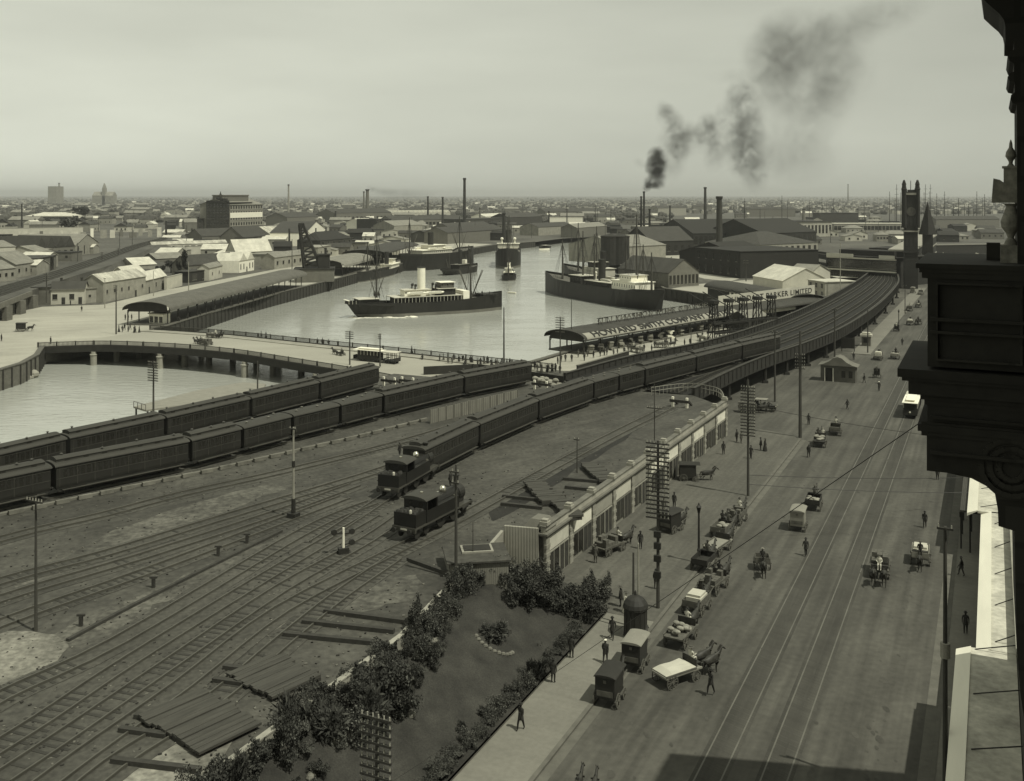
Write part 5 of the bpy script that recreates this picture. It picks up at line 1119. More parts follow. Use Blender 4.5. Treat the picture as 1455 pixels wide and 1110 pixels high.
for px_, py_, a, pose, tone, ht, lab in PPL: person(G(px_, py_, .13 if (px_ < 1134 and py_ > 600) or px_ > 1360 else 0), SA+R(a), lab, pose, tone, ht)
rp = random.Random(3)
for i in range(8): person(G(170+i*4+rp.uniform(-2, 2), 472+rp.uniform(-4, 3)), rp.uniform(0, 6.28), 'bystander in the dark crowd at the plaza corner', rp.choice(['stand', 'walk', 'woman']), 'dark', 'bowler', 'crowd at the plaza corner')
for i in range(6): person(G([371, 378, 451, 458, 467, 585][i], [481, 482, 491, 491, 493, 503][i], .4), rp.uniform(0, 6.28), 'person on the far pavement of the bridge, left half', rp.choice(['stand', 'walk', 'woman']), 'dark', 'bowler', 'people on the left half of the bridge')
for i in range(34): x = 625+i*5.2+rp.uniform(-2, 2); person(G(x, 514+(x-625)*.085+rp.uniform(-1.5, 3), .2), rp.uniform(0, 6.28), 'person in the crowd along the right half of the bridge parapet', rp.choice(['stand', 'walk', 'woman', 'stand']), rp.choice(['dark', 'dark', 'grey']), rp.choice(['bowler', 'bowler', 'boater']), 'crowd on the right half of the bridge')
for i, (x, y) in enumerate(((600,514), (660,526), (672,530), (700,528), (661,520))): person(G(x, y, .1), rp.uniform(0, 6.28), 'person walking on the roadway at the right end of the bridge', 'walk', 'dark', 'bowler', 'walkers at the right end of the bridge')
for i in range(26): x = 790+i*7.5; person(G(x+rp.uniform(-3, 3), 520-(x-790)*.135+rp.uniform(-8, -1)), rp.uniform(0, 6.28), 'wharf labourer under the right wharf shed', 'stand', rp.choice(['dark', 'grey', 'dark']), 'cap', 'labourers under the right wharf shed')
for i in range(12): x = 240+i*15; person(G(x, 462-(x-240)*.27+rp.uniform(-3, 1)), rp.uniform(0, 6.28), 'wharf labourer under the left wharf shed', 'stand', 'dark', 'cap', 'labourers under the left wharf shed')
for i, (x, y) in enumerate(((640,698), (568,655))): person(G(x, y-6, ZY), 1, ['fireman', 'shunter'][i]+' standing beside the engine '+['between the two tank engines', 'at the head of the train'][i], 'stand', 'dark', 'cap')
# ================= CABLE TRAMS =================
def tram(p, rz, label, s=1.0):
    t = thing('cable_tram', label, 'tram', p, rz)
    mb = MB(); mb.box(-1.05, 1.05, -5.2, 1.6, .55, .75); mb.box(-1.05, 1.05, 2.2, 5.4, .55, .75); mb.box(-.2, .2, 1.6, 2.2, .55, .7); mb.build('floor', M_black, t)
    mb = MB(); mb.box(-1.08, -.98, -4.2, .9, .75, 1.55); mb.box(.98, 1.08, -4.2, .9, .75, 1.55); mb.box(-.98, .98, -4.25, -4.15, .75, 2.4); mb.box(-.98, .98, .85, .95, .75, 2.4)
    mb.box(-1.1, 1.1, -5.25, -5.15, .6, 1.4); mb.build('saloon_panel', M_dgrey, t)
    for s_ in (-1, 1):
        mb = MB(); [mb.box(s_*1.03-.05, s_*1.03+.05, y-.05, y+.05, 1.55, 2.5) for y in [-4.15+k*.84 for k in range(7)]]; mb.build('window_pillars', M_cream, t)
        mb = MB(); mb.box(s_*1.0-.01, s_*1.0+.01, -4.1, .85, 1.56, 2.4); mb.build('window_glass', M_glass, t)
    mb = MB(); mb.box(-1.2, 1.2, -5.4, 1.75, 2.51, 2.6); r_ = mb.build('roof', M_pale, t); mb = MB(); mb.box(-.6, .6, -4.2, .8, 2.61, 2.85); mb.box(-.72, .72, -4.5, 1.1, 2.85, 2.93); mb.build('clerestory', M_pale, r_)
    mb = MB(); mb.box(-1.2, 1.2, 2.0, 5.5, 2.41, 2.55); mb.build('dummy_roof', M_cream, t)
    mb = MB(); [mb.box(x-.05, x+.05, y-.05, y+.05, .75, 2.41) for x in (-1, 1) for y in (2.3, 3.3, 4.3, 5.2)]; mb.box(-.9, .9, 2.5, 2.9, 1.1, 1.2); mb.box(-.9, .9, 4.7, 5.1, 1.1, 1.2); mb.box(-1.0, 1.0, 5.35, 5.45, .6, 1.4); mb.build('dummy_frame', M_dgrey, t)
    for y in (-3.6, .3, 3, 4.7):
        for s_ in (-1, 1): mb = MB(); mb.tube((s_*.65, y, .38), (s_*.8, y, .38), .36, n=12); mb.build('wheel', M_black, t)
    mb = MB(); mb.tube((-.0, -5.26, 1.1), (0, -5.33, 1.1), .15, n=10); mb.build('headlight', M_pale, t)
tram(S(-12.0, 0)+S(0, UV(G(1255, 583))[1])-S(0, 0), SA, 'white roofed cable tram and grip car in the middle of the street')
p = G(535, 515, .4); d = (BN[-1]-BN[0]); tram(p, math.atan2(d.y, d.x)-math.pi/2, 'cable tram with pale roof on the bridge behind the two poles')
# ================= generic buildings =================
WIN = {}
def bld(name, label, a, b, top, depth, roof='gx', rh=1.5, wm=None, rm=None, wins=None, cat='building', group=None, over=.3, z0=0.0, door=None, parapet=.0):
    A, B = G(a[0], a[1], z0), G(b[0], b[1], z0); W = (B-A).length; rz = math.atan2((B-A).y, (B-A).x); h = (a[1]-top)/(a[1]-HY)*(H-z0)
    wm = wm or M_con; rm = rm or M_irond; t = thing(name, label, cat, A, rz, group); D = depth; o = over
    mb = MB(); mb.box(0, W, 0, D, -.2, h)
    if roof == 'gx': mb.extr([(0, 0, h), (0, D, h), (0, D/2, h+rh)], (W, 0, 0))
    elif roof == 'gy': mb.extr([(0, 0, h), (W, 0, h), (W/2, 0, h+rh)], (0, D, 0))
    mb.build('wall', wm, t)
    mb = MB(); th = .12; e = .02
    if roof == 'gx':
        s_ = rh/(D/2); mb.extr([(-o, -o, h-o*s_+e), (-o, D/2, h+rh+e), (-o, D+o, h-o*s_+e), (-o, D+o, h-o*s_+e+th), (-o, D/2, h+rh+e+th), (-o, -o, h-o*s_+e+th)], (W+2*o, 0, 0))
    elif roof == 'gy':
        s_ = rh/(W/2); mb.extr([(-o, -o, h-o*s_+e), (W/2, -o, h+rh+e), (W+o, -o, h-o*s_+e), (W+o, -o, h-o*s_+e+th), (W/2, -o, h+rh+e+th), (-o, -o, h-o*s_+e+th)], (0, D+2*o, 0))
    elif roof == 'hip':
        x0, x1, y0, y1 = -o, W+o, -o, D+o; i = min(W, D)/2*.95
        r0, r1 = ((i, D/2), (W-i, D/2)) if W >= D else ((W/2, i), (W/2, D-i)); z1 = h+rh; z_ = h+e
        c = [(x0, y0, z_), (x1, y0, z_), (x1, y1, z_), (x0, y1, z_)]; p, q = (r0[0], r0[1], z1), (r1[0], r1[1], z1)
        mb.face(c[::-1])
        if W >= D: mb.face([c[0], c[1], q, p]); mb.face([c[1], c[2], q]); mb.face([c[2], c[3], p, q]); mb.face([c[3], c[0], p])
        else: mb.face([c[0], c[1], p]); mb.face([c[1], c[2], q, p]); mb.face([c[2], c[3], q]); mb.face([c[3], c[0], p, q])
    elif roof == 'saw':
        n_ = max(2, int(W/6)); w_ = W/n_
        for k in range(n_): mb.extr([(k*w_+.01, -o, h+e), ((k+1)*w_-.01, -o, h+e), (k*w_+w_*.5, -o, h+rh)], (0, D+2*o, 0))
    elif roof == 'arch':
        n_ = 12; pr = [(W/2-math.cos(math.pi*k/n_)*(W/2+o), -o, h+e+math.sin(math.pi*k/n_)*rh) for k in range(n_+1)]; mb.extr(pr, (0, D+2*o, 0))
    elif roof == 'flat':
        mb.box(-o, W+o, -o, D+o, h+e, h+e+.25)
        if parapet: mb.box(.1, W-.1, -.05, .2, h+e+.25, h+parapet)
    mb.build('roof', rm, t)
    if wins:
        n_, rows, ww, wh = wins[:4]; hz_ = h/rows
        key = (ww, wh)
        if key not in WIN:
            m1 = MB(); m1.box(-ww/2, ww/2, -.07, -.003, 0, wh); m1.box(-ww/2-.08, ww/2+.08, -.12, -.004, -.14, -.02, 1); WIN[key] = m1.mesh('window', [M_glass, M_con])
        for r_ in range(rows):
            for k in range(n_):
                x = W*(k+.5)/n_; z = hz_*r_+(hz_-wh)/2
                if door and r_ == 0 and k in door: continue
                w_ = bpy.data.objects.new('window', WIN[key]); COL.objects.link(w_); w_.parent = t; w_.location = (x, 0, z)
        if len(wins) > 4:     # windows on the right hand side wall too
            for r_ in range(rows):
                for k in range(wins[4]):
                    y = D*(k+.5)/wins[4]; w_ = bpy.data.objects.new('window', WIN[key]); COL.objects.link(w_); w_.parent = t; w_.location = (W, y, hz_*r_+(hz_-wh)/2); w_.rotation_euler.z = math.pi/2
    if door:
        for k in door: mb = MB(); x = W*(k+.5)/wins[0]; mb.box(x-.55, x+.55, -.08, -.002, 0, 2.3); mb.build('door', M_dwood, t)
    return t, W, h
M_t = lambda nm, v: mat(nm, v, var=.15)
def chimney_on(t, x, y, z, h=1.6): mb = MB(); mb.box(x-.35, x+.35, y-.3, y+.3, z-1, z+h); mb.box(x-.42, x+.42, y-.37, y+.37, z+h, z+h+.15); mb.build('chimney', M_brick, t)
# left bank
t, W, h = bld('corner_hotel', 'little flat fronted hotel with two shuttered windows facing the plaza', (72,433), (120,432), 411, 6, 'gx', 2.2, M_cream, M_irond, (4, 1, 1.5, 1.7), door=(1, 3))
mb = MB(); mb.box(-.2, W+.2, -.35, -.01, h-.35, h-.05); mb.build('cornice', M_grey, t); chimney_on(t, 2, 6, h+1.5); chimney_on(t, W-2, 6, h+1.5)
bld('lean_to', 'low pale lean-to between the little hotel and the plain wall building', (121,431), (147,429), 411, 6, 'flat', 0, M_con, M_iron, (2, 1, .8, .8))
t, W, h = bld('plain_store', 'plain rendered corner store with square windows left of the gabled shop', (147,430), (207,419), 401, 8, 'gx', 2.5, M_con, M_rust, (6, 1, .9, 1.2, 2), door=(4,))
bld('hip_cottage', 'small building with bright hipped roof behind the plain store', (157,414), (186,410), 399, 6, 'hip', 2.6, M_con, M_ironw)
bld('gable_store', 'tall gabled store with pale roof panel beside the gabled shop', (180,411), (207,406), 391, 7, 'gx', 3, M_con, M_ironw, (3, 2, .9, 1.1))
bld('gabled_shop', 'gabled shop with bright front slope across from the left wharf shed', (207,418), (236,410), 398, 5, 'gx', 2.6, M_con, M_ironw, (3, 1, 1.2, 1.6), door=(0,))
bld('yard_wall', 'low pale hoarding right of the gabled shop', (237,412), (259,406), 395, 1.0, 'flat', 0, M_cream, M_con, None, 'wall', over=.05)
bld('open_shed', 'dark open fronted shed beside the road behind the left wharf', (269,402), (297,398), 387, 7, 'flat', 0, M_dgrey, M_irond, (2, 1, 3.2, 2.5))
bld('cottage', 'small cottage with pale corner wall between open shed and long shed', (297,399), (316,394), 381, 5, 'gx', 1.5, M_cream, M_iron, (2, 1, .9, 1.2))
bld('long_shed', 'long low shed with dark iron roof behind the left wharf road', (268,392), (340,385), 377, 10, 'gx', 4.0, M_grey, M_irond, (8, 1, 1.2, 1.3))
t, W, h = bld('twin_gable_front', 'pale twin gabled warehouse front at the right end of the long shed', (340,388), (361,384), 371, 12, 'saw', 3.4, M_pale, M_ironw, (5, 1, .9, 2.4), door=(2,))
bld('hip_shed', 'shed with a bright hipped roof behind the twin gabled front', (325,374), (343,371), 362, 10, 'hip', 2.5, M_con, M_ironw)
t, W, h = bld('signed_store', 'two storey pale store with a lettered iron roof', (335,378), (386,375), 358, 9, 'gx', 6, M_cream, M_ironw, (5, 2, 1.6, 1.8))
bld('timber_store', 'small store with dark windows right of the lettered roof', (384,379), (412,374), 362, 12, 'flat', 0, M_con, M_iron, (3, 1, 1.8, 2.2))
bld('roadside_store', 'pale low store on the wharf road left of the derrick crane', (390,383), (438,376), 366, 7, 'gx', 2, M_con, M_iron, (6, 1, 1.6, 1.8))
bld('cottage_terrace', 'terrace with bright verandah roofs and dark openings before the tall warehouse', (216,361), (322,357), 348, 5, 'gx', 1.6, M_cream, M_rust, (12, 1, 2.6, 3.2))
bld('white_hoarding', 'blank white painted hoarding in front of the terrace', (264,362), (287,361), 351, 1.5, 'flat', 0, M_cream, M_con, None, 'hoarding', over=.1)
bld('stone_store', 'dark roofed store under the tall warehouse', (287,350), (345,347), 336, 16, 'gx', 5, M_grey, M_irond, (7, 1, 1.6, 2))
bld('gable_works', 'grey gabled works right of the tall warehouse', (345,350), (405,345), 337, 19, 'gx', 7, M_grey, M_irond, (8, 1, 2, 2.5))
bld('white_gabled_store', 'big pale roofed store with white end gable behind the derrick crane', (385,347), (432,343), 334, 20, 'gx', 6, M_cream, M_rust, (4, 1, 2, 2))
bld('white_gable_store', 'white fronted gabled store left of the chimneyed house', (434,350), (463,343), 331, 25, 'gy', 7, M_pale, M_irond)
t, W, h = bld('chimneyed_house', 'square dark hip roofed house with two chimneys beyond the derrick crane', (455,361), (500,356), 342, 16, 'hip', 5, M_brick, M_slate, (6, 2, 1.5, 2, 3)); chimney_on(t, W*.3, 10, h+3, 4); chimney_on(t, W*.7, 12, h+3, 4)
bld('boundary_wall_building', 'low pale workshop right of the derrick crane', (452,368), (470,364), 352, 10, 'flat', 0, M_con, M_con, (2, 1, 1.5, 1.6))
# tall warehouse
t, W, h = bld('tall_warehouse', 'massive six storey brick warehouse standing alone on the left bank', (293,338), (326,338.5), 288, 34, 'flat', 0, M_brick, M_slate, (7, 6, 1.6, 2.6), over=.8, parapet=1.8)
A = G(293, 338); B = G(326, 338.5); C_ = G(374, 335); 
o0 = B; t2, W2, h2 = bld('warehouse_wing', 'long paler wing of the six storey warehouse with a white band', (326.5,338.5), (373,335.5), 291, 30, 'gx', 5, brickmat('warehouse_pale', .20, .26), M_iron, (13, 6, 1.8, 2.6), over=.6)
mb = MB(); mb.box(.3, W2-.3, -.2, -.13, h2*.60, h2*.76); mb.build('white_band', M_pale, t2)
for z in (.18, .35, .52, .84): mb = MB(); mb.box(.1, W2-.1, -.25, -.14, h2*z, h2*z+.7); mb.build('string_course', M_con, t2)
mb = MB(); mb.box(W2*.02, W2*.8, 8, 18, h2+2, h2+7.5); mb.box(W2*.01, W2*.81, 7.5, 18.5, h2+7.5, h2+8.2); mb.build('roof_house', M_grey, t2)
mb = MB(); mb.box(W*.3, W*.72, 1, 7, h+.3, h+3.5); mb.lathe([(4.2, h+3.5), (3.2, h+4.8), (1.2, h+6), (.5, h+8), (.1, h+9.5)], (W*.5, 4, 0), 8); mb.build('corner_turret', M_slate, t)
t, W, h = bld('water_tower', 'slim brick tower left of the tall warehouse', (280,338), (288,338), 311, 6, 'flat', 0, M_brick, M_slate, (1, 3, 1.2, 2), cat='tower', over=.9)
# far left
t, W, h = bld('curved_grandstand', 'long bright two storey verandahed building on the far left', (36,322), (102,322), 307, 30, 'hip', 4, M_pale, M_ironw, (22, 2, 2.4, 4.2))
bld('white_fence', 'long bright white hoarding across the far left', (-40,346), (118,342), 326, 3, 'flat', 0, M_cream, M_con, None, 'hoarding', over=.1)
ho_ = [o for o in COL.objects if o.name == 'white_fence'][0]; hr0 = random.Random(4)
for k in range(26):
    mb = MB(); x = 2+k*3.9*1.9; mb.box(x, x+hr0.uniform(2, 6.5), -.16, -.02, 1+hr0.uniform(0, 3), 5.5+hr0.uniform(0, 4)); mb.build('poster', [M_con, M_grey, M_ironw, M_pale][hr0.randrange(4)], ho_)
bld('dark_outbuilding', 'small dark outbuilding before the white hoarding', (6,350), (18,349), 334, 10, 'flat', 0, M_brick, M_irond)
bld('saw_tooth_works', 'grey works with two dark gables left of the embankment', (52,368), (106,364), 353, 40, 'saw', 6, M_grey, M_irond, (6, 1, 2, 2))
bld('skylit_works', 'works with bright skylights on its roof beside the embankment', (107,364), (140,359), 349, 40, 'gy', 6, M_con, M_iron, (4, 1, 1.2, 5))
bld('left_store', 'pale iron roofed store left of the embankment', (22,395), (52,390), 376, 18, 'gx', 5, M_con, M_iron, (3, 1, 1.4, 1.6))
bld('left_cottage', 'low cottage at the left frame edge behind the embankment', (-14,402), (22,398), 384, 14, 'gx', 3, M_con, M_iron, (4, 1, 1.3, 1.5))
bld('left_back_store', 'plain pale store behind the left embankment cottage', (-12,376), (22,374), 352, 24, 'gx', 3, M_cream, M_iron, (4, 1, 1.6, 2))
bld('dark_barn', 'dark doored brick barn hard against the embankment', (54,390), (80,384), 368, 16, 'flat', 0, M_grey, M_irond, (2, 1, 5, 6))
t, W, h = bld('verandah_shop', 'pale verandahed shop cut by the left frame edge', (-30,452), (13,446), 428, 8, 'flat', 0, M_cream, M_ironw, (4, 1, 1.3, 2.2))
bld('embankment_wall_store', 'low shadowed wall store under the embankment beside the girder bridge', (45,433), (71,433), 409, 5, 'flat', 0, M_grey, M_irond)
bld('mission_hall', 'small gabled hall amid trees behind the gabled shop', (190,388), (222,386), 377, 14, 'gx', 3, M_con, M_ironw)
bld('smithy', 'low shed with pale roof lights behind the cypress', (222,377), (262,375), 368, 16, 'gx', 2.5, M_grey, M_iron)
# factories between
for i, (x0, y0, x1, y1, tp, dp, rf, rh, wm, rm, wn, lab) in enumerate((
 (408,322,452,320,309,60,'gx',9,M_grey,M_irond,None,'grey factory block far behind the derrick crane'),
 (475,318,556,316,303,70,'gx',9,M_grey,M_irond,(14,1,3,4),'long grey roofed factory under the twin smoking chimneys'),
 (515,330,535,329,316,40,'gx',6,M_pale,M_ironw,(4,2,3,3),'bright fronted works in the factory quarter'),
 (535,331,556,330,312,50,'flat',0,M_brick,M_slate,(6,3,2,3),'square brick mill in the factory quarter'),
 (556,312,640,311,303,60,'saw',7,M_cream,M_ironw,None,'long saw toothed pale factory left of the tall chimney'),
 (556,324,660,322,313,60,'gx',8,M_grey,M_irond,(20,1,3,3),'dark long roofed factory left of the tall chimney'),
 (560,333,600,331,321,50,'gx',8,M_con,M_iron,None,'pale roofed store by the far road'),
 (610,345,632,342,333,30,'gx',5,M_brick,M_irond,None,'dark shed beside the far road'),
 (636,347,716,340,331,40,'gx',7,M_grey,M_irond,None,'long dark goods shed along the far left wharf'),
 (640,336,700,332,324,40,'gx',7,M_grey,M_irond,None,'second long goods shed behind the far left wharf'),
 (660,325,722,322,312,60,'flat',0,M_brick,M_irond,(12,1,2,3),'dark brick works right of the tall chimney'),
 (690,318,722,316,308,40,'gx',6,M_pale,M_ironw,None,'bright little works behind the incoming steamer'),
 (722,322,770,320,309,50,'gx',8,M_brick,M_irond,None,'brick works right of the incoming steamer funnel'),
 (775,310,860,309,301,60,'gx',9,M_grey,M_irond,None,'long dark sheds beyond the river bend'),
 (780,318,828,318,309,20,'flat',0,M_pale,M_ironw,None,'bright thin roofed store beyond the river bend'),
 (765,335,815,332,323,40,'gx',6,M_con,M_irond,None,'store on the far river bend'),
 (820,338,862,334,324,30,'gx',6,M_grey,M_iron,None,'store with bright patch behind the moored steamers'),
 (900,345,920,344,333,30,'gx',6,M_grey,M_irond,None,'small dark store left of the large gabled warehouse'),
 (915,330,952,328,322,30,'flat',0,M_grey,M_pale,None,'long low shed with a white roof line behind the warehouses'),
 (935,307,975,306,296,40,'gx',7,M_con,M_irond,None,'far works under the smoking chimneys'),
 (985,302,1012,302,293,40,'hip',8,M_grey,M_irond,None,'far hip roofed works on the plain'),
 (1185,330,1290,330,318,40,'flat',0,M_con,M_ironw,(20,1,3,4),'long pale sheds with bright doors left of the clock tower'),
 (1165,318,1220,318,303,60,'flat',0,M_brick,M_slate,None,'dark flat topped works on the railway plain'),
 (1060,308,1130,308,297,60,'gx',6,M_grey,M_irond,None,'dark far sheds near the ship masts'),
 (1330,325,1420,324,312,30,'gx',6,M_grey,M_irond,None,'far dock sheds right of the clock tower'))):
    bld('factory' if i % 2 else 'works_building', lab, (x0, y0), (x1, y1), tp, dp*.5, rf, rh*.55, wm, rm, wn)
# right bank
bld('gabled_warehouse', 'large pale gabled warehouse on the quay behind the moored steamers', (884,376), (946,372), 351, 40, 'gx', 5, M_con, M_iron, None)
bld('dark_gable_warehouse', 'dark gabled warehouse at the head of the pale quay road', (925,364), (985,362), 343, 30, 'gx', 8, M_soot, M_irond, (6, 1, 2.4, 3.6))
for i, x in enumerate((868, 880)):
    p = G(x, 376); t = thing('storage_tank', ['left', 'right'][i]+' of two dark upright tanks on the quay', 'tank', p, 0, 'dark quay tanks'); mb = MB(); mb.lathe([(5.2, 0), (5.2, 14), (5.4, 14.2), (5.4, 14.8), (2, 15.6), (.3, 16)], n=18); mb.build('shell', M_dgrey, t)
    mb = MB(); [mb.lathe([(5.3, z), (5.3, z+.3)], n=18) for z in (3, 7, 11)]; mb.build('hoops', M_black, t)
t, W, h = bld('gasworks_hall', 'huge dark gabled hall with long roof behind the great chimney', (985,352), (1100,350), 332, 60, 'gx', 9, M_soot, M_slate, (16, 1, 3, 6))
bld('gasworks_block', 'dark blank brick block in front of the great chimney', (988,387), (1052,396), 352, 40, 'flat', 0, M_soot, M_slate, (6, 2, 1.4, 3))
bld('gasworks_wing', 'dark factory wing with tall windows right of the blank block', (1052,388), (1100,384), 362, 36, 'gx', 5, M_soot, M_slate, (10, 2, 1.6, 3))
bld('gasworks_hall', 'second dark gabled hall right of the great chimney', (1085,354), (1160,350), 332, 50, 'gx', 9, M_soot, M_slate, (12, 1, 3, 6))
bld('long_brick_store', 'long brick store with a row of arched windows left of the white pipe', (1090,338), (1182,336), 316, 40, 'flat', 0, M_brickp, M_slate, (18, 1, 2.2, 7), over=.8)
bld('hip_roofed_shed', 'broad hip roofed goods shed above the little gable house', (1080,362), (1162,358), 348, 46, 'hip', 7, M_con, M_irond, (10, 1, 2.4, 3))
t, W, h = bld('wharf_gable_shed', 'gabled open wharf shed with striped doors beside the bow of the black steamer', (950,409), (993,406), 388, 30, 'gy', 5, M_grey, M_irond, (8, 1, 1.2, 3.6))
t, W, h = bld('gable_house', 'house sized office with pale gable end and bright roof by the wharf road', (1070,405), (1112,413), 392, 19, 'gx', 4.5, M_cream, M_ironw, None)
bld('office_block', 'stepped pale offices between gable house and viaduct', (1118,410), (1150,412), 388, 20, 'gx', 3, M_cream, M_iron, (5, 2, 1.2, 1.8))
bld('stepped_store', 'small flat pale store stepping down towards the viaduct', (1148,420), (1172,424), 398, 12, 'flat', 0, M_con, M_cream, (3, 2, 1.2, 1.6))
for i, (x0, y0, x1, y1, tp) in enumerate(((1189,405,1225,405,395), (1183,420,1222,422,411), (1150,448,1192,449,438), (1135,459,1165,459,449))): bld('low_platform_roof', ['first', 'second', 'third', 'fourth'][i]+' low dark shed beside the viaduct, counted from the far end', (x0, y0), (x1, y1), tp, 7, 'flat', 0, M_dgrey, M_cream if i < 3 else M_iron, (5, 1, 1.6, 2))
bld('coal_office', 'dark hut under the coal cranes', (1062,470), (1090,466), 452, 6, 'gx', 1.5, M_dgrey, M_iron, (2, 1, 1, 1.2))
# curved roof long shed with striped doors
def arch_shed(name, label, A, B, Wd, he, rise, posts, sgn=1, m=M_irond, gable=True, walls=False, over=1.2, skirt=None):
    # A->B is the near eave line in world, the shed lies on its left
    d = (B-A); L_ = d.length; rz = math.atan2(d.y, d.x); t = thing(name, label, 'wharf shed', (A.x, A.y, 0), rz)
    n_ = 14; pr = []
    for k in range(n_+1):
        a = math.pi*k/n_; y = Wd/2-math.cos(a)*(Wd/2+over); pr.append((y, he+rise*math.sin(a)**.9))
    mb = MB(); up = [(-.8, y, z+.14) for y, z in pr]; dn = [(-.8, y, z) for y, z in pr]
    for k in range(n_): mb.extr([dn[k], dn[k+1], up[k+1], up[k]], (L_+1.6, 0, 0))
    r_ = mb.build('roof', m, t)
    if gable:
        for x in (0, L_): mb = MB(); mb.extr([(x, y, z-.03) for y, z in pr if 0 <= y <= Wd]+[(x, Wd, he-.4), (x, 0, he-.4)], (.12, 0, 0)); mb.build('gable', M_dgrey, t)
    for k in range(int(L_/posts)+1):
        for y in (0, Wd): mb = MB(); x = min(k*posts, L_-.2); mb.box(x, x+.25, y-.12, y+.12, 0, he); mb.bar((x+.12, y, he-1.1), (x+1.2, y, he), .1, .1); mb.build('post', M_dwood, t)
    mb = MB(); [mb.box(0, L_, y-.1, y+.1, he-.3, he) for y in (0, Wd)]; mb.box(0, L_, -.3, Wd+.3, .01, .35); mb.build('floor_and_beams', M_wood, t)
    if walls: mb = MB(); mb.box(1, L_-1, Wd-.5, Wd-.2, .36, he-.4); mb.build('back_wall', M_grey, t)
    return t, L_, he, rise
def hz(px, py, z): return G(px, py, z)
# left wharf shed
t, L_, he, ri = arch_shed('left_wharf_shed', 'long curved iron roofed wharf shed on the left quay, open at its end', G(238,463), G(432,407), 11.5, 4.2, 2.3, 6.5, m=ribmat('wharf_iron', .10, 0, 2, .2))
mb = MB(); 
for x in (L_*.46, L_*.54): mb.box(x, x+1.6, 0, .0, 0, 0) if False else None
p = G(217, 462); bld('shed_office', 'tiny white office inside the near end of the left wharf shed', (212,461), (232,462), 446, 3, 'flat', 0, M_pale, M_con, (3, 1, 1.1, 1.6))
t, L_, he, ri = arch_shed('small_wharf_shed', 'short arched wharf shed beyond the derrick crane', G(487,393), G(527,381), 16, 4, 3.2, 6, m=M_iron)
t, L_, he, ri = arch_shed('far_left_wharf_shed', 'long dark shed along the quay towards the river bend', G(545,378), G(592,363), 20, 6, 2, 8, m=M_irond, walls=True)
# right curved shed beside the quay
t, L_, he, ri = arch_shed('curved_roof_shed', 'long curved dark roofed shed with white striped doors by the right quay', G(1006,423), G(1122,446), 11, 3.7, 2.0, 7, m=M_irond, walls=True)
for k in range(8): mb = MB(); x = L_*.30+k*2.7; mb.box(x, x+1.0, -.25, -.15, .5, 3.2); mb.build('white_door', M_pale, t)
mb = MB(); mb.box(0, L_, -.1, .0, .4, he-.35); mb.build('side_wall', M_dgrey, t)
# shipping company shed with lettered roof
A, B = G(829, 504), G(1046, 463.5); t, L_, he, ri = arch_shed('lettered_wharf_shed', 'long arched wharf shed with huge dark lettering along its roof', A, B, 10, 3.2, 1.9, 6.2, m=M_irond, over=1.0)
def text_obj(s_, size, name, m, parent, M_, ext=.03, space=1.0, sx=1.0):
    cu = bpy.data.curves.new(name, 'FONT'); cu.body = s_; cu.size = size; cu.extrude = ext; cu.space_character = space; cu.offset = size*.012
    o = bpy.data.objects.new(name, cu); COL.objects.link(o); dg = bpy.context.evaluated_depsgraph_get(); me = bpy.data.meshes.new_from_object(o.evaluated_get(dg)); bpy.data.objects.remove(o)
    xs = [v_.co.x for v_ in me.vertices]; w_ = max(xs)-min(xs); me.materials.clear(); me.materials.append(m); o = bpy.data.objects.new(name, me); COL.objects.link(o); o.parent = parent
    me.transform(Matrix.Diagonal((sx/w_, 1, 1, 1)) if sx > 3 else Matrix.Identity(4)); o.matrix_local = M_; return o
# painted pale band on the lower slope with the lettering, following the curve
n_ = 14; Wd = 10; ov_ = 1.0
def pr_(k): a = math.pi*k/n_; return (Wd/2-math.cos(a)*(Wd/2+ov_), he+ri*math.sin(a)**.9+.16)
mb = MB(); P_ = [pr_(.15+.35*i) for i in range(10)]
for a_, b_ in zip(P_, P_[1:]): mb.face([(.2, a_[0], a_[1]), (L_-.2, a_[0], a_[1]), (L_-.2, b_[0], b_[1]), (.2, b_[0], b_[1])])
mb.build('painted_band', mat('sign_white', .24, var=.12), t)
y0, z0_ = pr_(.5); y1, z1_ = pr_(2.9); sl_ = math.atan2(z1_-z0_, y1-y0); mid = pr_(1.7)
Mx = Matrix.Translation((2.5, y0, z0_+.09)) @ Matrix.Rotation(sl_, 4, 'X')
o = text_obj('HOWARD SMITH COMPANY LIMITED', 2.3, 'roof_lettering', M_black, t, Mx, .03, 1.0, L_-5)
# bend the lettering to the roof curve
me = o.data
import bmesh
bm = bmesh.new(); bm.from_mesh(me)
for q_ in range(1, 10): bmesh.ops.bisect_plane(bm, geom=bm.verts[:]+bm.edges[:]+bm.faces[:], plane_co=(0, q_*.2, 0), plane_no=(0, 1, 0))
bm.to_mesh(me); bm.free()
for v_ in me.vertices:
    yy = v_.co.y*1.08; best = None
    s_ = 0; kk = .55; prev = pr_(kk)
    while s_ < yy and kk < 6: kk += .05; cur = pr_(kk); s_ += math.hypot(cur[0]-prev[0], cur[1]-prev[1]); prev = cur
    v_.co = Vector((v_.co.x+2.5, prev[0], prev[1]+.06+(.12 if v_.co.z > 0 else 0)))
o.matrix_local = Matrix.Identity(4)
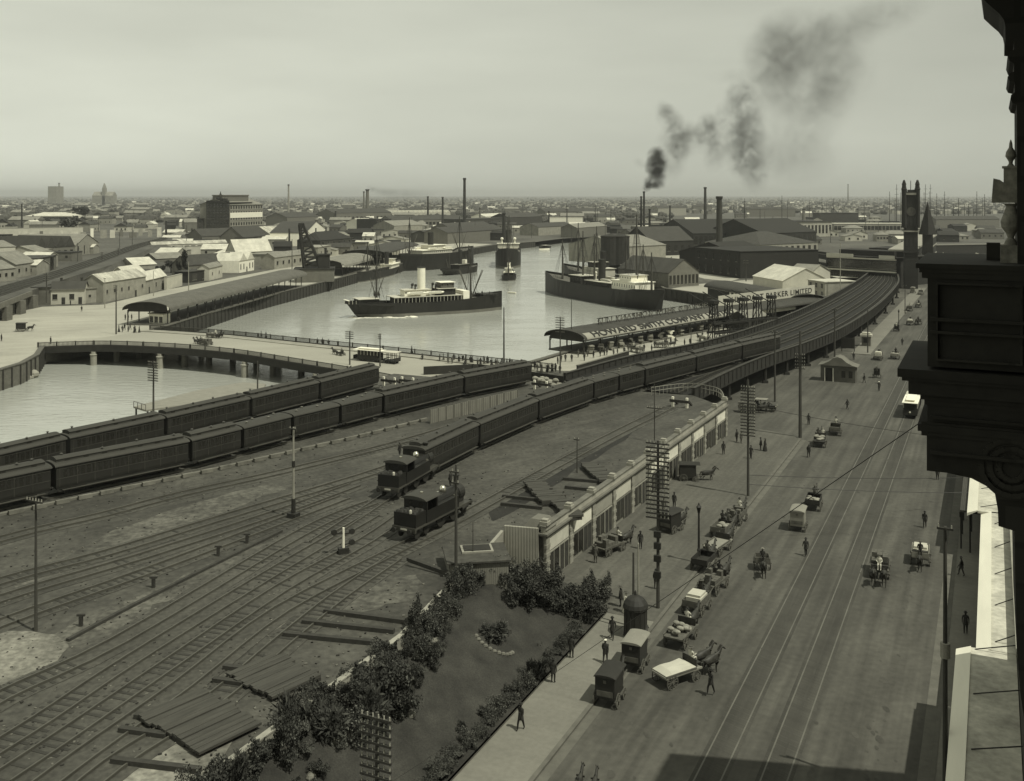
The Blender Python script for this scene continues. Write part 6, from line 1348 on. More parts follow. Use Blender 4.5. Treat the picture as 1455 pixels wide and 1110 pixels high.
# skeleton sign facing the river on the ridge, seen from behind
mb = MB()
for k in range(15): x = L_*.18+k*L_*.052; mb.box(x-.06, x+.06, Wd/2-.05, Wd/2+.05, he+ri, he+ri+1.6); mb.bar((x, Wd/2, he+ri+1.5), (x, Wd/2-1.2, he+ri), .07, .07)
mb.box(L_*.17, L_*.92, Wd/2-.05, Wd/2+.05, he+ri+.25, he+ri+.35); mb.box(L_*.17, L_*.92, Wd/2-.05, Wd/2+.05, he+ri+1.55, he+ri+1.65); mb.build('sign_frame', M_dgrey, t)
o = text_obj('HOWARD SMITH COMPANY LTD', 1.6, 'sign_letters', M_grey, t, Matrix.Translation((L_*.91, Wd/2+.12, he+ri+.45)) @ Matrix.Rotation(math.pi, 4, 'Z') @ Matrix.Rotation(math.pi/2, 4, 'X'), .04, 1.1, L_*.73)
# stacked cargo under it
for i in range(14):
    x = 840+i*14; p = G(x, 503-(x-840)*.2); q_ = random.Random(i); mb = MB()
    for k in range(7): mb.box(-1+q_.random()*1.2, -.1+q_.random()*1.2, -.6, .6, k*.28, k*.28+.27)
    o = mb.build('cargo_pile', [M_sack, M_wood, M_pale if i % 5 == 3 else M_canvas][i % 3], None, p, q_.random()*3); tag(o, 'pile of cargo under the lettered wharf shed', 'cargo', 'cargo under the lettered shed')
# lettered hoarding on roof of farther shed
A, B = G(1040, 464), G(1176, 443); t, L_, he, ri = arch_shed('hoarding_wharf_shed', 'dark wharf shed carrying a long white lettered board on its ridge', A, B, 9, 3.4, 1.4, 7, m=M_irond, walls=True)
mb = MB(); mb.box(0, L_, 4.4, 4.5, he+ri+.2, he+ri+3.2); mb.build('sign_board', M_cream, t)
text_obj('HUDDART PARKER LIMITED', 2.2, 'sign_letters', M_black, t, Matrix.Translation((L_*.12, 4.36, he+ri+.9)) @ Matrix.Rotation(math.pi/2, 4, 'X'), .02, 1.1, L_*.84)
mb = MB(); mb.box(L_*.1, L_*.62, -.55, -.45, 2.3, 3.3); mb.build('white_fascia', M_cream, t)
# ================= COAL CRANES (steel gantry) =================
base = G(1014, 495); t = thing('coal_gantry', 'dark steel gantry with four coal hoist towers over the wharf', 'gantry', base, math.atan2((G(1096,485)-base).y, (G(1096,485)-base).x)); Lg = (G(1096,485)-base).length
for k in range(5):
    x = Lg*k/4; mb = MB()
    for dx in (-.9, .9):
        for dy in (-1.2, 1.2): mb.bar((x+dx, dy, 0), (x+dx*.45, dy*.6, 10.5), .28, .28)
    for z in range(0, 10, 2):
        f = 1-z/10*.5; g_ = 1-(z+2)/10*.5
        for dy in (-1.2, 1.2): mb.bar((x-.9*f, dy*f, z), (x+.9*g_, dy*g_, z+2), .14, .14)
        mb.bar((x-.9*g_, 0, z+2), (x+.9*g_, 0, z+2), .18, .18)
    mb.box(x-.8, x+.8, -1, 1, 10.5, 11.3); mb.bar((x, 0, 9.5), (x-1.5, 7, 12.5), .2, .2); mb.build('hoist_tower', M_black, t)
for z in (3.4, 5.6): mb = MB(); mb.box(-1, Lg+1, -1.3, -1.0, z, z+.45); mb.box(-1, Lg+1, 1.0, 1.3, z, z+.45); [mb.bar((Lg*i/16, -1.15, z), (Lg*(i+1)/16, -1.15, z+(.0)), .1, .1) for i in range(16)]; mb.build('runway_girder', M_black, t)
p = G(1063, 487); mb = MB(); mb.box(-5, 5, -2, 2, 0, 1.6); mb.box(-3, 2, -1.5, 1.5, 1.6, 2.4); o = mb.build('white_stack', M_pale, None, p, .15); tag(o, 'stack of bright white slabs beside the viaduct under the gantry', 'stack')
p = G(820, 534); t = thing('parapet_wall', 'dark low boarded wall along the wharf road below the viaduct', 'wall', p); q_ = G(893, 512)-p
mb = MB(); mb.bar(z3*1.0, q_+z3*1.0, .3, 2.0); mb.build('wall', M_dgrey, t); mb = MB(); mb.bar(z3*2.06, q_+z3*2.06, .5, .12); mb.build('coping', M_grey, t)
p = G(602, 534); q_ = G(812, 550)-p; t = thing('street_parapet', 'low dark parapet between bridge road and the end of the yard', 'wall', p); mb = MB(); mb.bar(z3*.9, G(680,530)-p+z3*.9, .35, 1.8); mb.bar(G(680,530)-p+z3*.9, q_+z3*.9, .35, 1.8); mb.build('wall', M_dgrey, t)
for i, (x, y) in enumerate(((768,548),(790,550),(806,546),(818,542))): p = G(x, y, 0); mb = MB(); [mb.ell((random.uniform(-1.5, 1.5), random.uniform(-.8, .8), .4+random.random()), (.6, .5, .4), 6, 4) for _ in range(9)]; o = mb.build('rubble_heap', M_con, None, p); tag(o, 'heap of pale rubble at the end of the middle rake', 'rubble', 'rubble heaps by the yard end')
# ================= DERRICK CRANE =================
p = G(447, 400); t = thing('derrick_crane', 'massive dark lattice derrick crane leaning back over the left quay', 'crane', p, .15)
mb = MB(); mb.prism([(-8, -5), (8, -5), (8, 6), (-8, 6)], .2, 5.2); mb.build('base_block', M_grey, t); mb = MB(); mb.box(-8.3, 8.3, -5.3, 6.3, 5.21, 5.7); mb.build('platform', M_dgrey, t)
T_ = Vector((-5.4, 0, 23.5)); mb = MB(); JB = 1.7
for y in (-2.4, 2.4):
    mb.bar((-4.2, y, 5.7), T_+Vector((-.7, y*.3, 0)), .95, .95); mb.bar((2.6, y, 5.7), T_+Vector((.8, y*.3, 0)), .95, .95)
    for k in range(8):
        f, g_ = k/8, (k+1)/8; a = Vector((-4.2, y, 5.7)).lerp(T_+Vector((-.7, y*.3, 0)), f); b = Vector((2.6, y, 5.7)).lerp(T_+Vector((.8, y*.3, 0)), g_); c = Vector((-4.2, y, 5.7)).lerp(T_+Vector((-.7, y*.3, 0)), g_); mb.bar(a, b, .6, .6); mb.bar(b, c, .55, .5)
for k in range(9):
    f = k/8; a = Vector((-4.2, -2.4, 5.7)).lerp(T_+Vector((-.7, -.72, 0)), f); b = Vector((-4.2, 2.4, 5.7)).lerp(T_+Vector((-.7, .72, 0)), f); mb.bar(a, b, .3, .3)
    a = Vector((2.6, -2.4, 5.7)).lerp(T_+Vector((.8, -.72, 0)), f); b = Vector((2.6, 2.4, 5.7)).lerp(T_+Vector((.8, .72, 0)), f); mb.bar(a, b, .3, .3)
mb.box(T_.x-1.2, T_.x+1.2, -.9, .9, 23.2, 24.3); mb.build('jib', M_black, t)
mb = MB(); mb.box(1.5, 6.2, -3, 3, 5.71, 11); mb.box(1.2, 6.5, -3.3, 3.3, 11, 11.4); mb.box(4, 5, -.5, .5, 11.4, 14); mb.build('engine_house', M_dgrey, t)
mb = MB(); mb.bar((5.5, 0, 12), T_, .15, .15); mb.bar((5.5, 1, 12), T_, .15, .15); mb.tube(T_-Vector((.8, 0, 0)), (T_.x-1, 0, 12), .06); mb.build('stay', M_black, t)
# ================= CHIMNEY STACKS =================
def stack(px, base, top, r, label, m=M_brick, cap=True):
    p = G(px, base); h = (base-top)/(base-HY)*H; t = thing('chimney_stack', label, 'chimney', p)
    mb = MB(); mb.lathe([(r*1.25, -.2), (r*1.2, h*.1), (r, h*.12), (r*.72, h)], n=12); mb.build('shaft', m, t)
    if cap: mb = MB(); mb.lathe([(r*.74, h*.955), (r*.95, h*.965), (r*.98, h), (r*.7, h+.01)], n=12); mb.build('cap', M_dgrey, t)
    return p, h
stack(1022, 375, 279, 1.9, 'great round brick chimney rising from the dark works', M_brick)
stack(1002, 320, 266, 2.0, 'tall dark chimney left of the great round one', M_dgrey)
SMK, smh = stack(915, 332, 272, 1.15, 'smoking thin chimney, right of a close pair', M_dgrey); stack(911, 330, 279, 1.1, 'thin chimney, left of the smoking pair', M_dgrey)
stack(660, 325, 253, 1.8, 'very tall thin chimney above the long factory roofs', M_dgrey); stack(608, 322, 279, 1.2, 'thin chimney left of the very tall one', M_dgrey); stack(629, 326, 280, 1.2, 'thin chimney just left of the very tall one', M_dgrey)
stack(522, 315, 269, 2.8, 'thick smoking chimney of a factory on the left bank', M_grey); stack(517, 314, 272, 1.3, 'thin companion of the thick smoking chimney', M_grey)
stack(236, 345, 314, .9, 'black iron stack above the bright terrace roofs', M_black, False); stack(31, 327, 290, .9, 'dark iron stack at the far left', M_dgrey, False); stack(410, 310, 262, 1.6, 'far pale chimney right of the tall warehouse', M_con)
stack(84, 290, 260, 4, 'far chimney beside the block shaped silo', M_con); stack(411, 360, 325, .7, 'black iron stack among the stores left of the crane', M_black, False); stack(463, 350, 328, .9, 'squat stack by the white fronted store', M_grey)
stack(716, 345, 303, 1.5, 'dark chimney beside the incoming steamer', M_dgrey); stack(952, 322, 292, 1.2, 'chimney right of the smoking pair', M_dgrey); stack(923, 330, 297, 1.2, 'shorter chimney just right of the smoking pair', M_dgrey); stack(1142, 315, 297, 2.6, 'squat round stack on the railway plain', M_grey)
stack(780, 325, 300, .9, 'thin stack beyond the river bend', M_dgrey); stack(682, 322, 296, 1.2, 'stack right of the very tall chimney', M_grey); stack(477, 318, 300, 1.1, 'stack on the grey roofed factory', M_dgrey); stack(1205, 290, 262, 2.5, 'very distant chimney on the horizon', M_grey)
bld('silo_block', 'block shaped silo on the far left horizon', (68,291), (80,291), 265, 60, 'flat', 0, M_far, M_far); bld('far_church', 'hazy spired church on the left horizon', (131,291), (160,291), 278, 40, 'gx', 14, M_far, M_far)
bld('far_spire', 'hazy square church tower on the left horizon', (145,291), (149,291), 268, 18, 'hip', 20, M_far, M_far, cat='tower')
# ================= MARKET BUILDING AND CLOCK TOWER =================
t, W, h = bld('market_building', 'long two storey market building with pale cornices beyond the curving viaduct', (1176,402), (1274,409), 363, 26, 'flat', 0, M_soot, M_slate, (20, 2, 1.4, 3.4), over=.8)
for z in (.5, .93): mb = MB(); mb.box(-.1, W+.1, -.75, -.15, h*z, h*z+.55); mb.build('cornice', M_cream, t)
mb = MB(); mb.box(0, W*.4, -1.0, -.85, h*.97, h*1.10); mb.box(W*.77, W*.99, -1.0, -.85, h*.97, h*1.10); mb.build('sign_board', M_cream, t)
mb = MB(); mb.box(W*.1, W*.9, 4, 14, h+.3, h+2.5); mb.build('roof_lantern', M_slate, t)
bld('market_block', 'tall dark block behind the market building, left of the clock tower', (1235,392), (1272,394), 353, 20, 'flat', 0, M_soot, M_slate, (8, 3, 1.4, 2.2))
p = G(1294, 410); th_ = .1; t = thing('clock_tower', 'dark square clock tower with corner pinnacles', 'tower', p, -.3); h = (410-266)/(410-HY)*H; w_ = 2.4
mb = MB(); mb.box(-w_, w_, -w_, w_, 0, h-3); mb.box(-w_-.35, w_+.35, -w_-.35, w_+.35, h*.35, h*.35+.6); mb.build('shaft', M_soot, t)
mb = MB(); mb.box(-w_-.25, w_+.25, -w_-.25, w_+.25, h*.56, h*.56+.5); mb.box(-w_-.4, w_+.4, -w_-.4, w_+.4, h-3, h-2.2); mb.build('string_course', M_con, t)
mb = MB(); [mb.box(x, x+.8, s_*w_-.2, s_*w_+.2, h-2.2, h-1.0) for x in (-2.3, -1.0, .3, 1.5) for s_ in (-1, 1)]; mb.box(-w_, w_, -w_, w_, h-2.2, h-1.8); mb.build('battlement', M_soot, t)
for sx in (-1, 1):
    for sy in (-1, 1): mb = MB(); mb.lathe([(.75, h*.6), (.75, h-1), (.95, h-.8), (.7, h-.4), (.55, h+.8), (.7, h+1.0), (.1, h+2.8)], (sx*w_, sy*w_, 0), 8); mb.build('pinnacle', M_soot, t)
mb = MB(); mb.tube((0, -w_-.08, h*.76), (0, -w_-.02, h*.76), 1.7, n=20); mb.build('clock_face', mat('clock_dial', .07), t); mb = MB(); mb.bar((0, -w_-.12, h*.76), (0, -w_-.12, h*.76+1.3), .14, .04); mb.bar((0, -w_-.12, h*.76), (.8, -w_-.12, h*.76-.4), .14, .04); mb.build('clock_hands', M_black, t)
for k in (-1.5, 0, 1.5):
    for z in (.42, .62): mb = MB(); mb.box(k-.4, k+.4, -w_-.06, -w_-.01, h*z, h*z+3.2); mb.build('louvre_window', M_black, t)
mb = MB(); mb.tube((0, 0, h-2), (0, 0, h+2.5), .12); mb.build('flagpole', M_dgrey, t)
p = G(1318, 400); t = thing('spired_turret', 'dark pointed spire right of the clock tower', 'tower', p, -.3); mb = MB(); mb.box(-1.9, 1.9, -1.9, 1.9, 0, 20); mb.build('shaft', M_soot, t); mb = MB(); mb.lathe([(3.5, 19.5), (.1, 33)], n=4); mb.build('spire', M_slate, t)
# receding street front beside the tower
p = G(1297, 409); t = thing('hotel_block', 'dark many windowed block receding behind the clock tower', 'building', p, SA); hb = 13.8
mb = MB(); mb.box(-9, 0, 4, 180, 0, hb); mb.build('wall', M_soot, t); mb = MB(); mb.box(-9.4, .45, 3.6, 180.5, hb+.01, hb+.7); mb.build('cornice', M_con, t)
for z in (4.6, 9.2): mb = MB(); mb.box(.005, .3, 4, 180, z, z+.5); mb.build('string_course', M_con, t)
wm_ = MB(); wm_.box(.003, .08, -.7, .7, 0, 2.6); wmm = wm_.mesh('window', M_glass); wm_ = MB(); wm_.box(.003, .12, -.9, .9, -.3, -.05); wmm2 = wm_.mesh('window_sill', M_con)
for r_ in range(3):
    for k in range(20):
        w_o = bpy.data.objects.new('window', wmm); COL.objects.link(w_o); w_o.parent = t; w_o.location = (0, 7+k*7.5, 1.4+r_*4.6)
bld('far_road_bridge', 'long dark bridge crossing beyond the street end', (1330,362), (1430,360), 349, 8, 'flat', 0, M_dgrey, M_grey, None, 'bridge')
# crowd of carts far right beyond (1340-1400, 350-380)
for i, (x, y) in enumerate(((1340,364), (1352,357), (1364,366), (1376,358), (1388,364), (1398,356), (1348,369), (1384,351))): rig('wagon', x, y, i*40, 'far cart of the busy yard left of the balcony urn', i % 3, 1, ['sacks', 'white', None][i % 3], men=1, hl=True)
for o in list(COL.objects):
    if o.parent is None and 'far cart of the busy yard left of the balcony urn' in o.get('label', ''): o['group'] = 'carts in the distant yard '+o.name.split('.')[0]
# small stores filling the banks, each its own building
fr_ = random.Random(17); fpos = []
for zn, x0, x1, y0, y1, cnt in (('on the left bank before the factories', 218, 545, 318, 372, 95), ('on the left bank beside the embankment', -10, 130, 348, 392, 14), ('in the dock yards right of the clock tower', 1322, 1408, 312, 346, 16), ('behind the gasworks halls', 1040, 1290, 305, 350, 50), ('beyond the quay tanks', 800, 985, 310, 342, 34), ('between the factories and the river', 400, 760, 300, 345, 70)):
    c_ = 0; tr = 0
    while c_ < cnt and tr < 900:
        tr += 1; x = fr_.uniform(x0, x1); y = fr_.uniform(y0, y1); p = G(x, y)
        if pip(p.x, p.y, riv2) or any((p-q_).length < 14 for q_ in fpos): continue
        if x0 == 218 and y > 352+(x-218)*.02 and fr_.random() < .6: continue
        if 285 < x < 380 and y > 338 and y < 346: continue
        if x0 == -10 and y > 396-(x+10)*.33: continue
        fpos.append(p); k = fr_.randrange(6); wd = fr_.uniform(8, 20); q2 = p+Vector((wd, fr_.uniform(-3, 3), 0)); bx = q2.x/q2.y*F+CX; by = HY+F*H/q2.y
        nm_ = ['bright roofed store', 'dark roofed store', 'brick yard shed', 'pale gabled workshop', 'flat roofed grey shed', 'hip roofed store'][k]
        bld('store', nm_+' '+zn, (x, y), (bx, by), y-(y-HY)*fr_.uniform(.09, .17), fr_.uniform(7, 14), ['gx', 'gx', 'gx', 'gy', 'flat', 'hip'][k], fr_.uniform(1.5, 3), [M_con, M_grey, M_soot, M_cream, M_grey, M_con][k], [M_ironw, M_irond, M_slate, M_iron, M_dgrey, M_iron][k], (fr_.choice([2, 3, 4]), 1, 1.3, 1.5), group=nm_+' '+zn); c_ += 1
# ================= SHIPS =================
def hull(mb, L_, B_, free, draft=1.0, bow=1.6, sheer=1.2, counter=2.5, n=22, stripe=.9, plumb=True, fc=0.0, poop=0.0):
    # local +Y forward, z=0 waterline; materials 0 hull, 1 boot top, 2 deck
    secs = []
    for i in range(n+1):
        t_ = i/n; y = -L_/2+L_*t_
        w_ = B_/2*(min(1, (t_/.16)**.5) if t_ < .16 else 1)*(1 if t_ < .72 else max(.02, 1-((t_-.72)/.28)**2.0)); 
        wl = B_/2*(max(.05, min(1, ((t_-.05)/.25))) if t_ < .3 else 1)*(1 if t_ < .68 else max(.02, 1-((t_-.68)/.32)**1.7))
        zd = free+sheer*(max(0, t_-.5)*2)**2+sheer*.5*(max(0, .5-t_)*2)**2+(fc if t_ > .84 else 0)+(poop if t_ < .14 else 0)
        yb = y+(counter*(1-t_/.15) if t_ < .15 else 0)
        rk = 0 if plumb or t_ < .8 else 0
        secs.append([(yb, wl*.9, -draft), (yb, wl, 0.0), (yb*.6+y*.4, wl*.94+w_*.06, stripe), (y, w_, zd), (y, max(w_-.12, .01), zd), (y, max(w_-.12, .01), zd-.9)])
    for s_ in (-1, 1):
        idx = [[mb.v((s_*x, y, z)) for (y, x, z) in s] for s in secs]
        for a, b in zip(idx, idx[1:]):
            for k in range(5):
                f = (a[k], b[k], b[k+1], a[k+1]) if s_ > 0 else (a[k+1], b[k+1], b[k], a[k]); mb.fi(f, 1 if k == 1 else 0)
    for s, s2 in zip(secs, secs[1:]):
        a, b = s[5], s2[5]; mb.face([(-a[1], a[0], a[2]), (a[1], a[0], a[2]), (b[1], b[0], b[2]), (-b[1], b[0], b[2])], 2)
    s = secs[0]; mb.face([(-p[1], p[0], p[2]) for p in s[:4]]+[(p[1], p[0], p[2]) for p in s[:4]][::-1], 0)
    s = secs[-1]; mb.face([(p[1], p[0], p[2]) for p in s[:4]]+[(-p[1], p[0], p[2]) for p in s[:4]][::-1], 0)
    return secs
def mast(t, y, z0, h, booms=2, bl=9, ang=.5, cross=True):
    mb = MB(); mb.tube((0, y, z0), (0, y, z0+h), .42, .2, 8); 
    if cross: mb.box(-1.2, 1.2, y-.06, y+.06, z0+h*.62, z0+h*.62+.12)
    m_ = mb.build('mast', M_pole, t)
    for k in range(booms):
        s_ = 1 if k % 2 else -1; mb = MB(); mb.tube((s_*.4, y+.2*s_, z0+1), (s_*(1.2+k*.5), y+s_*bl*math.cos(ang+.9), z0+bl*math.sin(ang+.9)), .2, .13, 6); mb.build('derrick_boom', M_wood, m_)
    mb = MB(); [mb.tube((s_*.05, y, z0+h*.9), (s_*3.6, y+dy, z0), .06, n=3, caps=False) for s_ in (-1, 1) for dy in (-1.5, 0, 1.5)]; mb.build('shrouds', M_black, m_)
def funnel(t, y, z0, r, h, m, top=True):
    mb = MB(); mb.lathe([(r, 0), (r*.97, h)], (0, y, z0), 16); f_ = mb.build('funnel', m, t); mb = MB(); mb.lathe([(r*.98, h-.02), (r*1.02, h), (r*1.02, h+.25), (r*.8, h+.26)], (0, y, z0), 16); mb.build('funnel_top', m if not top else M_black, f_)
def steamer(name, label, a, b, B_, free, bow_first=True, **k):     # a = bow waterline pixel, b = stern
    A, Bp = G(a[0], a[1], ZW), G(b[0], b[1], ZW); d = A-Bp; L_ = d.length; t = thing(name, label, 'ship', (A+Bp)/2, math.atan2(d.y, d.x)-math.pi/2); return t, L_
DM = [M_hull, M_boot, M_wood]
def deckhouse(t, y0, y1, w_, z0, z1, m, nm='deckhouse', roof=M_cream, win=True):
    mb = MB(); mb.box(-w_, w_, y0, y1, z0, z1); d_ = mb.build(nm, m, t); mb = MB(); mb.box(-w_-.5, w_+.5, y0-.4, y1+.4, z1+.01, z1+.16); mb.build('roof_deck', roof, d_)
    if win:
        for s_ in (-1, 1):
            mb = MB(); n_ = max(2, int((y1-y0)/1.5)); [mb.box(s_*w_-.02, s_*w_+.02, y0+.5+(y1-y0-1)*i/(n_-1)-.2, y0+.5+(y1-y0-1)*i/(n_-1)+.2, z0+(z1-z0)*.45, z0+(z1-z0)*.75) for i in range(n_)]; tag(mb.build('ports', M_glass, d_), kind='stuff')
    return d_
def boats(t, lst, m=None):
    for x, y, z in lst: mb = MB(); mb.extr([(x-.65, y, z+.9), (x-.45, y, z+.15), (x, y, z), (x+.45, y, z+.15), (x+.65, y, z+.9)], (0, 4.6, 0)); mb.ell((x, y, z+.5), (.6, 1.2, .42), 8, 4); mb.ell((x, y+4.6, z+.5), (.6, 1.2, .42), 8, 4); mb.build('lifeboat', m or M_pale, t)
# 1: passenger steamer turning in the basin
t, L_ = steamer('passenger_steamer', 'black hulled steamer with a tall white funnel turning in mid river', (713, 440), (490, 452), 9, 4.2)
mb = MB(); hull(mb, L_, 9.5, 4.4, sheer=2.2, counter=5.5, stripe=1.0, poop=.0); mb.build('hull', DM, t)
q = L_/2
mb = MB(); mb.box(-4.2, 4.2, -q*.45, q*.42, 6.1, 6.28); mb.build('promenade_deck', M_cream, t)
mb = MB(); [mb.box(s_*4.05-.06, s_*4.05+.06, -q*.45+i*1.25, -q*.45+i*1.25+.12, 4.0, 6.1) for i in range(int(q*.87/1.25)+1) for s_ in (-1, 1)]; tag(mb.build('deck_stanchions', M_cream, t), kind='stuff')
deckhouse(t, -q*.42, q*.38, 2.9, 3.4, 6.09, M_dgrey, 'saloon'); deckhouse(t, -q*.3, q*.02, 2.2, 6.3, 8.3, M_pale, 'boat_deck_house'); deckhouse(t, q*.12, q*.34, 2.8, 6.3, 8.4, M_dgrey, 'bridge_house'); deckhouse(t, q*.16, q*.33, 2.2, 8.6, 10.4, M_wood, 'wheelhouse', M_pale)
mb = MB(); mb.box(-4.3, 4.3, q*.42, q*.50, 3.5, 7.5); mb.build('forward_house', M_pale, t)
deckhouse(t, -q*.86, -q*.62, 3.0, 3.8, 6.0, M_dgrey, 'poop_house', M_cream)
funnel(t, -q*.06, 6.3, 1.35, 9.2, M_pale, True); boats(t, [(-3.4, -q*.25, 6.9), (3.4, -q*.25, 6.9), (3.4, -q*.02, 6.9), (-3.4, -q*.02, 6.9)])
for y in (-q*.16, .0+q*.1): 
    for s_ in (-1, 1): mb = MB(); mb.tube((s_*1.6, y, 6.3), (s_*1.6, y, 9.6), .25, .25, 8); mb.ell((s_*1.6, y+.2, 9.8), (.55, .55, .5), 8, 5); mb.build('ventilator', M_dgrey, t)
mast(t, q*.58, 3.8, 17, 4, 11, .35); mast(t, -q*.62, 6, 11, 2, 7, .4)
mb = MB(); [mb.tube((s_*3.4, y, 5.2), (s_*3.4, y, 6.2), .05, n=4) for y in [q*.66+i*1.1 for i in range(7)] for s_ in (-1, 1)]; mb.box(-3.2, 3.2, q*.70, q*.90, 5.6, 5.9); mb.build('forecastle_rail', M_dgrey, t)
mb = MB(); [mb.tube((s_*2.8, -q*.98+i*1.2, 4.6), (s_*2.8, -q*.98+i*1.2, 5.8), .05, n=4) for i in range(4) for s_ in (-1, 1)]; mb.box(-2.8, 2.8, -q*.99, -q*.97, 5.7, 5.8); mb.build('stern_rail', M_pale, t)
for i in range(10): 
    o0 = t.matrix_basis; y = q*.62+(i % 5)*1.3; person(Vector(t.location)+Matrix.Rotation(t.rotation_euler.z, 3, 'Z') @ Vector(((-1)**i*1.6, y if i < 6 else -q*.8+i*.7, 5.0 if i < 6 else 6.2)), i, 'crewman on deck of the turning steamer', 'stand', 'dark', 'cap', 'crew of the turning steamer')
p = G(505, 452, ZW+.03); mb = MB(); 
for k in range(60): f = random.random(); x = G(500+f*95, 449+random.uniform(-1, 3.5)-f*1.5, ZW+.03); mb.ell((x.x-p.x, x.y-p.y, 0), (random.uniform(.4, 1.8), random.uniform(.15, .5), .12), 7, 4)
tag(mb.build('wash_foam', mat('foam', .75), None, p), kind='stuff')
# 2: steamer end on
t, L_ = steamer('approaching_steamer', 'black steamer seen bow on, coming down river towards the basin', (716, 398), (727, 362), 13, 8)
L_ = 62; mb = MB(); hull(mb, L_, 14, 7.6, sheer=2.6, counter=4, stripe=1.2, fc=1.2); mb.build('hull', DM, t); q = L_/2
deckhouse(t, -q*.2, q*.12, 5, 6.8, 9.8, M_cream, 'bridge_house', M_pale); deckhouse(t, -q*.05, q*.12, 6, 10, 12.4, M_cream, 'wheelhouse', M_pale); funnel(t, -q*.15, 9.9, 1.7, 10, M_dgrey)
mast(t, q*.45, 7, 21, 3, 12, .3); mast(t, -q*.6, 7, 21, 2, 12, .3); boats(t, [(-5, -q*.2, 10.2), (5, -q*.2, 10.2)])
for s_ in (-3.6, 3.6): mb = MB(); mb.tube((s_, q*.1, 12), (s_, q*.1, 15), .4, .4, 8); mb.ell((s_, q*.1+.3, 15.2), (.9, .9, .8), 8, 5); mb.build('ventilator', M_pale, t)
# its tug
t, L_ = steamer('tugboat', 'small dark tug with a white wheelhouse band ahead of the approaching steamer', (719, 405), (727, 391), 6, 2)
L_ = 18; mb = MB(); hull(mb, L_, 6.5, 2.0, sheer=1.2, counter=2, stripe=.4); mb.build('hull', DM, t); deckhouse(t, -3, 4.5, 2.2, 1.2, 3.6, M_dgrey, 'cabin', M_pale); deckhouse(t, 2, 4.5, 1.5, 3.8, 5.6, M_pale, 'wheelhouse', M_pale); funnel(t, 0, 3.7, .8, 4.5, M_pale); mast(t, 5.5, 1.5, 9, 0)
# 3: moored black steamers on the right
t, L_ = steamer('cargo_steamer', 'long black cargo steamer with white bridge moored on the right quay', (775, 414), (944, 444), 11, 7)
mb = MB(); hull(mb, L_, 11, 6.2, sheer=1.6, counter=3, stripe=.3, fc=.8, poop=.6); mb.build('hull', [M_hull, M_hull, M_wood], t); q = L_/2
t_s = t
deckhouse(t, -q*.72, -q*.36, 4.0, 5.6, 9.2, M_pale, 'bridge_house', M_pale); deckhouse(t, -q*.64, -q*.46, 3.4, 9.4, 11.4, M_pale, 'wheelhouse', M_cream); deckhouse(t, -q*.3, q*.1, 3.4, 5.6, 7.6, M_dgrey, 'engine_house', M_cream); deckhouse(t, q*.18, q*.38, 3.4, 5.6, 8.8, M_dgrey, 'forward_house', M_cream)
funnel(t, -q*.05, 7.6, 1.4, 8, M_dgrey); mast(t, -q*.60, 6, 27, 2, 11, .3); mast(t, q*.28, 6, 20, 3, 11, .35); mast(t, q*.66, 6, 16, 2, 9, .4); mast(t, q*.08, 6, 19, 2, 9, .4); mast(t, -q*.82, 6, 14, 2, 8, .4); boats(t, [(-3.6, -q*.3, 8.2), (3.6, -q*.3, 8.2), (3.6, -q*.1, 8.2)], M_cream)
for y in (-q*.4, q*.12): mb = MB(); mb.tube((1.8, y, 7.5), (1.8, y, 10), .25, .25, 8); mb.ell((1.8, y+.2, 10.2), (.6, .6, .5), 8, 5); mb.build('ventilator', M_pale, t)
t, L_ = steamer('inner_steamer', 'second dark steamer lying inside the long black one, masts crossing hers', (800, 399), (925, 423), 10, 7); 
mb = MB(); hull(mb, L_, 9, 6, sheer=1.4, counter=3, stripe=.8, fc=.8); mb.build('hull', DM, t); q = L_/2; deckhouse(t, -q*.1, q*.3, 3.6, 5.4, 8.6, M_cream, 'bridge_house', M_cream); deckhouse(t, q*.05, q*.2, 3.2, 8.8, 11, M_dgrey, 'wheelhouse', M_cream)
mast(t, q*.6, 5.4, 22, 3, 12, .3); mast(t, -q*.5, 5.4, 18, 2, 10, .4); mast(t, q*.15, 5.4, 21, 2, 9, .5); mast(t, -q*.85, 5.4, 15, 1, 8, .4); funnel(t, q*.0, 8.7, 1.3, 7, M_black)
# 4: coaster at left quay
t, L_ = steamer('coastal_steamer', 'small dark coaster moored at the left quay beyond the derrick crane', (508, 402), (565, 387), 8, 4)
mb = MB(); hull(mb, L_, 8, 3.6, sheer=1.6, counter=2, stripe=.5); mb.build('hull', DM, t); q = L_/2; deckhouse(t, -q*.8, -q*.35, 2.8, 3.0, 5.4, M_pale, 'bridge_house', M_pale); deckhouse(t, -q*.65, -q*.5, 2.2, 5.6, 7.8, M_pale, 'wheelhouse', M_cream); funnel(t, -q*.4, 5.5, 1.1, 6, M_black); mast(t, q*.55, 3, 15, 2, 9, .5); mast(t, q*.1, 3, 18, 2, 9, .3)
mb = MB(); [mb.box(-2, 2, y, y+3, 2.8, 4.0) for y in (0, q*.25, q*.6)]; mb.build('hatch', M_dgrey, t)
